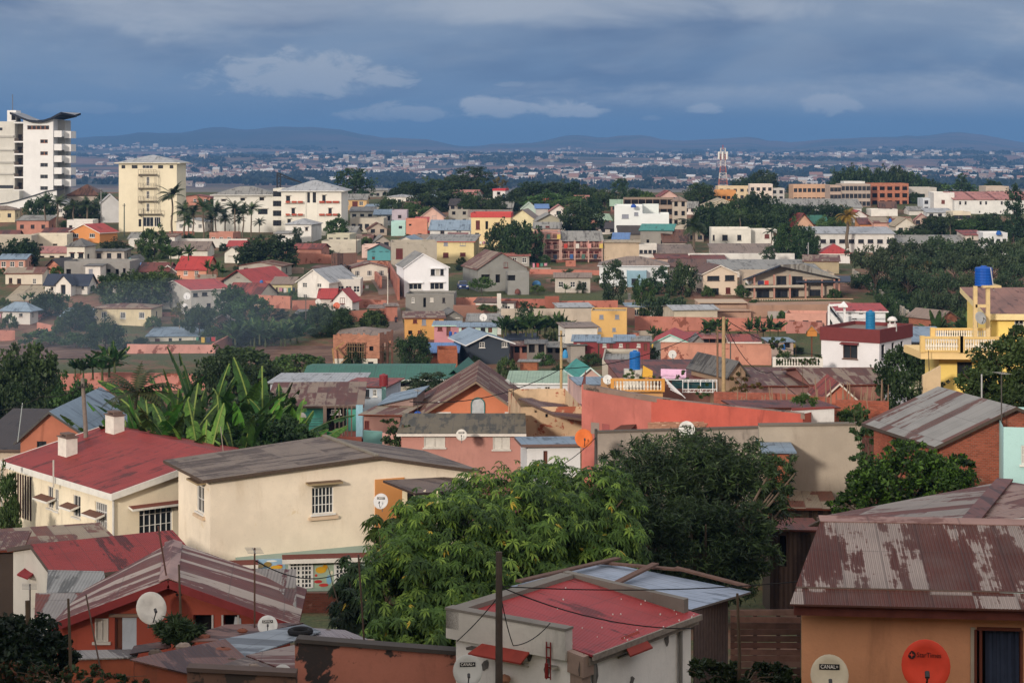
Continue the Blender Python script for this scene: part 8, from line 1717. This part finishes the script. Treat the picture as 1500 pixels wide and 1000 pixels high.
bananas('banana plant in the garden below the acacias','bananas in the garden below the acacias',[(1372,505,448),(1402,505,452),(1416,512,446),(1428,512,440),(1436,508,452)],262,1.0)
# ================================================================ large near trees
def lobed_tree(name,label,lobes,mode,n,size,mats,seed,base,trunks=(),cat='tree',tcol='5a4c3e',tw=.16):
 """lobes: (px, py, rx_px, ry_px, D); leaves or leaf rosettes spread through the lobes' outer volume"""
 rs = rs_(seed); o0 = P(*base); root = thing(name,label,cat,o0); V = []; MI = []; tot = sum(l[2]*l[3] for l in lobes); o0 = np.array(o0)
 for (px,py,rx,rz,D) in lobes:
  c = np.array(P(px,py,D)); R3 = np.array([rx*D/F,rx*D/F*.75,rz*D/F]); k = int(n*rx*rz/tot); 
  ncl = max(8,int(k/ (14 if mode == 'star' else 55))); d = rs.normal(size=(ncl,3)); d /= np.linalg.norm(d,axis=1)[:,None]; d[:,1] -= .25*rs.rand(ncl); rr = (.5+.55*rs.rand(ncl)**.7)[:,None]; cc = c+d*rr*R3
  kk = k//ncl; q = rs.normal(size=(ncl,kk,3)); q /= np.linalg.norm(q,axis=2)[:,:,None]; q *= (rs.rand(ncl,kk)**.4)[:,:,None]*R3.min()*.34; q[:,:,2] *= .7; C = (cc[:,None,:]+q).reshape(-1,3)-o0
  if mode == 'star':
   for p in C:
    a0 = rs.rand()*6.28; s_ = size*rs.uniform(.6,1.25); out = p-(c-o0); out /= np.linalg.norm(out)+1e-6; ax = out*.6+np.array([0,-.25,.75]); ax /= np.linalg.norm(ax)
    e1 = np.cross(ax,[.3,1,.2]); e1 /= np.linalg.norm(e1); e2 = np.cross(ax,e1); r_ = rs.rand(); m_ = 2 if r_ < .02 else 1 if r_ < .30 else 0
    if m_ == 2: s_ *= .8
    for j in range(3 if m_ == 2 else 6):
     t = a0+j*6.28/7; dr = e1*math.cos(t)+e2*math.sin(t); sd = np.cross(ax,dr); dn = np.array([0,0,-1.0]); L1 = s_*(.8+.3*rs.rand())
     m1 = p+dr*L1*.5+dn*L1*.08; tip = p+dr*L1*.9+dn*L1*.45; V.append([p,m1-sd*L1*.15,tip,m1+sd*L1*.15]); MI.append(m_)
  elif mode == 'needle':
   L_ = leaves(C,size,rs,.3,.22); V.extend(L_); MI.extend([0 if x > .3 else 1 for x in rs.rand(len(L_))])
  else:
   L_ = leaves(C,size,rs,.15,.6); V.extend(L_); MI.extend([0 if x > .3 else 1 for x in rs.rand(len(L_))])
 me = npmesh('crown',np.array(V),4,mats,MI); c = bpy.data.objects.new('crown',me); SC.collection.objects.link(c); c.parent = root
 t = MB(); ob = Vector(o0)
 for (px,py,rx,rz,D) in lobes:
  p = P(px,py,D)-ob
  for i in range(3):
   q = p+Vector((rs.normal()*rx*D/F*.5,rs.normal()*.3,rs.uniform(-.2,.75)*rz*D/F)); b0 = Vector((q.x*.15,q.y*.15,max(q.z*.2,.3))); t.tube([b0,b0.lerp(q,.5)+Vector((rs.normal()*.15,0,.2)),q],[tw*.6,tw*.4,tw*.14],6)
 t.tube([(0,0,-1),(.05,0,1.2),(0,0,2.6)],[tw*1.4,tw,tw*.7],8); t.build('trunk',plain(tcol,.95,var=.5),root); return root
S1 = leafm('2a421a','466426','56742e',sc=.5); S2 = leafm('54702c','74923a','8aa248',sc=.5); SY = plain('b09838',.7)
lobed_tree('tree','big leafy tree with hand-shaped bright leaves and a few yellow ones at bottom centre',[(735,770,120,80,68),(845,755,95,75,70),(650,800,105,75,66),(600,860,75,80,64),(690,870,90,70,64),(900,790,48,70,70),(880,720,60,42,72),(800,710,60,34,73),(620,920,80,50,62),(780,840,70,50,66),(870,830,60,45,68)],'star',11500,.29,[S1,S2,SY],3,(720,1000,68),tw=.2)
lobed_tree('tree','narrow dark leafy branches hanging beside the orange bay of the cream house',[(548,768,14,14,72),(556,795,22,16,72),(585,770,20,34,70),(612,745,22,18,70)],'star',420,.36,[S1,S1,SY],4,(575,960,70),tw=.08)
lobed_tree('tree','dark shaded shrub tree in front of the mural shop',[(525,850,40,34,76),(530,900,38,40,74),(505,880,24,26,76),(545,940,30,30,70)],'star',1300,.32,[leafm('1c3018','2a4420','34502a',sc=.6),leafm('1c3018','2a4420','34502a',sc=.6),SY],6,(530,975,74),tw=.08)
DK = leafm('1e2c1c','304228','3c5030',sc=.4); DK2 = leafm('2c4024','40582e','4e6636',sc=.4)
lobed_tree('tree','very dark feathery tree filling the space right of the bright leafy tree',[(1000,690,95,60,86),(1060,740,90,80,86),(960,720,70,70,84),(1090,690,60,45,86),(1020,810,95,80,82),(950,800,60,70,80),(1090,800,50,70,82),(1140,690,28,26,84),(1040,660,40,26,88),(905,690,34,26,86),(1135,730,30,28,84)],'needle',52000,.34,[DK,DK2],7,(1010,920,84),tw=.2,tcol='6a5c50')
lobed_tree('tree','dense dark mango tree with fine clumped foliage above the cream house roof',[(380,645,64,30,122),(425,645,36,26,122),(335,660,36,20,122),(395,622,40,18,124)],'leaf',16000,.3,[DK2,leafm('2a4020','3c5428','46602c')],8,(380,690,124),tw=.22)
lobed_tree('tree','glossy green citrus-like tree before the old brick house',[(1320,700,62,42,80),(1375,705,52,38,79),(1270,715,44,34,80),(1335,665,40,22,82),(1400,690,28,24,80),(1240,740,26,18,79)],'leaf',15000,.2,[leafm('16280e','284218','3a5a1e',sc=.7),leafm('3a5a1e','4a6e26','5a7e2e',sc=.7)],9,(1320,800,80),tw=.14)
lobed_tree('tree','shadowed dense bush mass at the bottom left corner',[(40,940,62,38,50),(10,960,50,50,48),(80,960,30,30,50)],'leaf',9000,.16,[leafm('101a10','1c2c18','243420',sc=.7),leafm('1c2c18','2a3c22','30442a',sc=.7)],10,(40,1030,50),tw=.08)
lobed_tree('shrub','flowering shrub with dull orange blossoms along the bottom left edge',[(110,995,70,18,46),(30,990,40,20,45),(180,1000,40,14,46)],'leaf',4200,.12,[leafm('1e2c18','34462a','405430',sc=.8),leafm('5c3428','7c4a38','44502c',sc=1.6)],11,(100,1040,46),'shrub',tw=.04)
lobed_tree('shrub','spiky cycad-like bush before the rust-red house',[(262,922,30,17,62),(262,930,22,16,61)],'needle',1500,.5,[leafm('24361c','34482a','3c5430'),leafm('34482a','46603a','3c5430')],12,(262,948,62),'shrub',tw=.04)
lobed_tree('shrub','dark leafy undergrowth in the bottom right gap',[(1050,990,50,24,44),(1120,985,40,18,45),(1150,1000,22,16,44)],'leaf',3500,.13,[leafm('18240f','2a3c1c','36481f'),DK],13,(1080,1040,44),'shrub',tw=.04)
lobed_tree('shrub','half-bare bushes before the pink mossy roofed house',[(585,640,26,22,128),(600,655,22,14,127),(570,625,14,12,128)],'leaf',1500,.22,[DK2,DK],14,(590,680,128),'shrub',tw=.1)
lobed_tree('shrub','bush with trailing growth between grey wall and silvery roofed brick house',[(1270,660,22,40,98),(1262,620,20,22,100),(1290,690,14,24,94)],'leaf',2500,.22,[DK2,leafm('4a4630','3a4426','34402a')],15,(1272,730,98),'shrub',tw=.06)
lobed_tree('shrub','low green plants on the roof terrace behind the red building',[(925,548,18,7,152),(955,552,14,5,152),(1000,552,12,8,151),(1028,572,10,14,147)],'leaf',1400,.2,[leafm('3a4c24','56682e','3c5028'),DK2],16,(940,562,152),'shrub',tw=.02)
lobed_tree('shrub','row of leafy pot plants on the white baluster railing',[(1150,524,12,9,168),(1172,524,14,8,168),(1194,526,10,7,168),(1140,500,14,16,196)],'leaf',1500,.22,[DK2,leafm('3a5226','4e6430','3c5028')],17,(1165,536,168),'shrub',tw=.02)
lobed_tree('shrub','yellow-brown bush beside the tall pale pole',[(1080,560,14,16,148),(1100,565,16,9,147),(1068,572,10,10,148)],'leaf',1300,.2,[leafm('5a4c24','6c5c2c','48482a'),leafm('3c4424','4c5028','5a5430')],18,(1085,590,148),'shrub',tw=.04)
lobed_tree('shrub','agave-like rosettes on the low wall behind the red building',[(1172,583,14,8,122),(1192,588,8,5,122)],'needle',500,.5,[leafm('3c5028','5a7030','4a6030'),DK2],19,(1175,594,122),'shrub',tw=.02)
lobed_tree('shrub','creeper with small pale flowers over the wall by the yellow house',[(1365,562,26,8,114),(1345,572,16,8,112)],'leaf',1500,.16,[DK2,plain('a8a090',.8)],20,(1360,580,113),'shrub',tw=.03)
lobed_tree('tree','wide shaggy tree crown before the yellow balcony house',[(1470,540,50,44,106),(1440,560,36,28,104),(1495,500,30,26,108),(1490,590,40,26,104)],'leaf',12000,.26,[DK2,leafm('1c3014','30481e','3c5826')],21,(1465,640,106),tw=.2)
# the banana thicket left of centre
bgm = leafm('203a18','365a24','466e2e',sc=1.2); bgl = leafm('345a20','507e2e','6a983c',sc=1.0)
bigb = [banana_mesh(40,13,3.6,.5,2.0,bgm,1.15,.95),banana_mesh(41,12,3.8,.52,2.1,bgm,1.05,.9),banana_mesh(42,9,3.3,.55,1.8,bgl,.95,.7),banana_mesh(43,14,3.4,.42,1.9,bgm,1.3,1.0,True)]
for i,(x,yt,D,k,lab) in enumerate(((255,545,122,0,'tall dark banana plant in the back of the thicket'),(300,538,124,1,'tall banana plant rising at the middle of the thicket'),(345,548,122,3,'ragged banana plant at the back right of the thicket'),(222,555,120,3,'ragged banana plant at the left of the thicket'),(385,560,120,1,'banana plant leaning over the rusty turquoise house'),
  (275,568,114,1,'broad banana plant in the front middle of the thicket'),(325,572,114,0,'broad banana plant front right of the thicket'),(240,580,112,0,'banana plant with drooping leaves at the front left'),(298,590,109,2,'light green upright banana plant above the dark red roof'),(218,575,112,2,'light green banana plant with one big torn leaf'),(365,580,114,2,'light green banana plant by the mango tree'),(410,572,118,3,'ragged banana plant at the right end of the thicket'),(185,590,118,0,'low banana plant at the far left of the thicket'),(350,600,110,3,'low ragged banana plant in the front of the thicket'),(430,590,122,2,'small banana plant right of the mango tree'),(262,600,110,3,'low banana plant just behind the dark red roof'))):
 D += 9; yt -= 16; zg = gz(kx(x)*D,D); h_ = zz(yt,D)-zg; s_ = h_/5.2; b = bigb[k]; place(b[0],b[1],('leaves','stem'),lab,'banana plant',(kx(x)*D,D,zg),s_*.97,i*1.7,'banana_plant')
palm(palm_meshes(9,18,4.2,5,1.0,.8,leafm('26301c','3c4426','5c5430')),5,'brownish palm fronds at the left end of the banana thicket',200,640,560,126,wide=1.3)
lobed_tree('tree','dark foliage filling the base of the banana thicket',[(250,625,70,26,144),(330,615,60,30,144),(200,630,30,24,142),(400,595,40,22,146)],'leaf',7000,.4,[DK2,DK],22,(290,680,144),tw=.15)
# ================================================================ every top-level object that is not setting or stuff is a thing
for o in SC.objects:
 if o.parent is None and 'label' in o and 'kind' not in o: o['kind'] = 'thing'
# ================================================================ the distant town
def far_town():
 rn = random.Random(77); ms = []
 cols = ['b4b2b0','a4a098','b0a498','948c86','c4c2c0','a48c7c','d0d0d0','908e8c']
 rcs = ['80605a','8c6c60','a8a8a8','80706a','64504a','c0c0c0','8c8078','86665a']
 fm = [plain(c,.8,var=.1) for c in cols]; fr = [plain(c,.7,var=.1) for c in rcs]
 for i in range(8):
  b = MB(); w,d,hh = 1.0,1.0,.55+.12*(i % 3); b.box(-.5,-.5,-1.0,.5,.5,hh,0)
  b.poly([(-.54,-.54,hh-.03),(.54,-.54,hh-.03),(.54,0,hh+.28),(-.54,0,hh+.28)],1); b.poly([(.54,.54,hh-.03),(-.54,.54,hh-.03),(-.54,0,hh+.28),(.54,0,hh+.28)],1)
  b.poly([(-.5,-.5,hh),(-.5,.5,hh),(-.5,0,hh+.25)]); b.poly([(.5,-.5,hh),(.5,.5,hh),(.5,0,hh+.25)])
  for k in (-.28,.12): b.poly([(k,-.503,.25),(k+.14,-.503,.25),(k+.14,-.503,.42),(k,-.503,.42)],2)
  o = b.build('distant_house',[fm[i],fr[i],darkm()]); ms.append((o.data,b)); bpy.data.objects.remove(o)
 pts = []
 while len(pts) < 2300:
  D = rn.uniform(2700,8600) if rn.random() < .7 else rn.uniform(2700,4600)
  px = rn.uniform(-120,1620); X = kx(px)*D
  v = float(vnoise(X,D*.6,380,21))*.5+float(vnoise(X,D*.35,120,22))*.5
  if v < .62 or D > 8600: continue
  pts.append((D,X,px))
 for D in (4700,5200,3200):      # streets of houses along low rises
  for _ in range(60): d_ = D+rn.uniform(-60,60); x0 = rn.choice([-900,500,1100,-200]); X = x0+rn.uniform(-160,160); pts.append((d_,X,750))
 pts.sort(); big = [p for p in pts]; rest = {i: MB() for i in range(8)}
 for n,(D,X,px) in enumerate(pts):
  i = rn.randrange(8); s_ = rn.uniform(7,12); sx = s_*rn.uniform(.8,1.8); rz = rn.uniform(-.6,.6); z = gz(X,D); sz = rn.uniform(5,9) if rn.random() < .88 else rn.uniform(10,15)
  if n < 300:
   o = bpy.data.objects.new('distant_house',ms[i][0]); SC.collection.objects.link(o); o.location = (X,D,z); o.rotation_euler.z = rz; o.scale = (sx,s_,sz)
   tag(o,'tiny pale distant house on the plain below the far hills','house','distant houses below the far hills')
  else:
   b = ms[i][1]; q = rest[i]; k = len(q.v); c,s0 = math.cos(rz),math.sin(rz)
   q.v += [(X+v[0]*sx*c-v[1]*s_*s0,D+v[0]*sx*s0+v[1]*s_*c,z+v[2]*sz) for v in b.v]; q.f += [tuple(k+j for j in f) for f in b.f]; q.m += [m+3*i if m < 2 else 2 for m in b.m]
 A = MB(); mats = []
 for i in range(8):
  k = len(A.v); A.v += rest[i].v; A.f += [tuple(k+j for j in f) for f in rest[i].f]; A.m += rest[i].m; mats += [fm[i],fr[i],darkm()]
 tag(A.build('distant_town',mats),'hazy town of countless pale houses across the foot of the hills','town',kind='stuff')
 # far groves
 C = []; rs = rs_(5)
 for _ in range(3600):
  D = rn.uniform(2500,8500); px = rn.uniform(-120,1620); X = kx(px)*D; v = float(vnoise(X,D,300,31))
  if v < .46: continue
  z = gz(X,D); r = rn.uniform(6,13); n = 26; q = rs.normal(size=(n,3)); q /= np.linalg.norm(q,axis=1)[:,None]; q[:,2] = abs(q[:,2]); C.append(leaves(q*np.array([r*2.0,r,r*.6])+np.array([X,D,z+1]),r*.9,rs))
 me = npmesh('distant_groves',np.concatenate(C),4,[leafm('1a2418','26301e',sc=.01)]); o = bpy.data.objects.new('distant_groves',me); SC.collection.objects.link(o); tag(o,'dark groves between the distant houses','trees',kind='stuff')
far_town()
def smoke():
 m = bpy.data.materials.new('smoke'); m.use_nodes = True; t = m.node_tree; t.nodes.clear(); v = t.nodes.new('ShaderNodeVolumePrincipled'); v.inputs['Density'].default_value = .0035; v.inputs['Color'].default_value = (.5,.66,.85,1)
 o = t.nodes.new('ShaderNodeOutputMaterial'); t.links.new(v.outputs[0],o.inputs['Volume']); b = MB(); c = P(175,480,270); n = 24; rg = []
 for i in range(13):
  p = math.pi*i/12; rg.append([(math.sin(p)*30*math.cos(j*2*math.pi/n),math.sin(p)*24*math.sin(j*2*math.pi/n),-math.cos(p)*6.5+2.0*math.sin(p)*math.cos(j*2*math.pi/n)) for j in range(n)])
 for g in rg: b.v += g
 for i in range(12):
  for j in range(n): k = (j+1) % n; b.f.append((i*n+j,i*n+k,i*n+n+k,i*n+n+j)); b.m.append(0)
 o = b.build('smoke',m); o.location = c; tag(o,'thin bluish smoke drifting over the field at the left','smoke',kind='stuff')
smoke()
def haze():
 b = MB(); b.box(-6500,-420,-45,6500,14500,215); m = bpy.data.materials.new('haze'); m.use_nodes = True; t = m.node_tree; t.nodes.clear()
 v = t.nodes.new('ShaderNodeVolumePrincipled'); v.inputs['Density'].default_value = HAZE; v.inputs['Color'].default_value = (.165,.365,.72,1); v.inputs['Anisotropy'].default_value = 0.0
 o = t.nodes.new('ShaderNodeOutputMaterial'); t.links.new(v.outputs[0],o.inputs['Volume']); tag(b.build('haze',m),'thin blue haze over the plain and hills','haze',kind='stuff')
HAZE = 1.3e-4
haze()
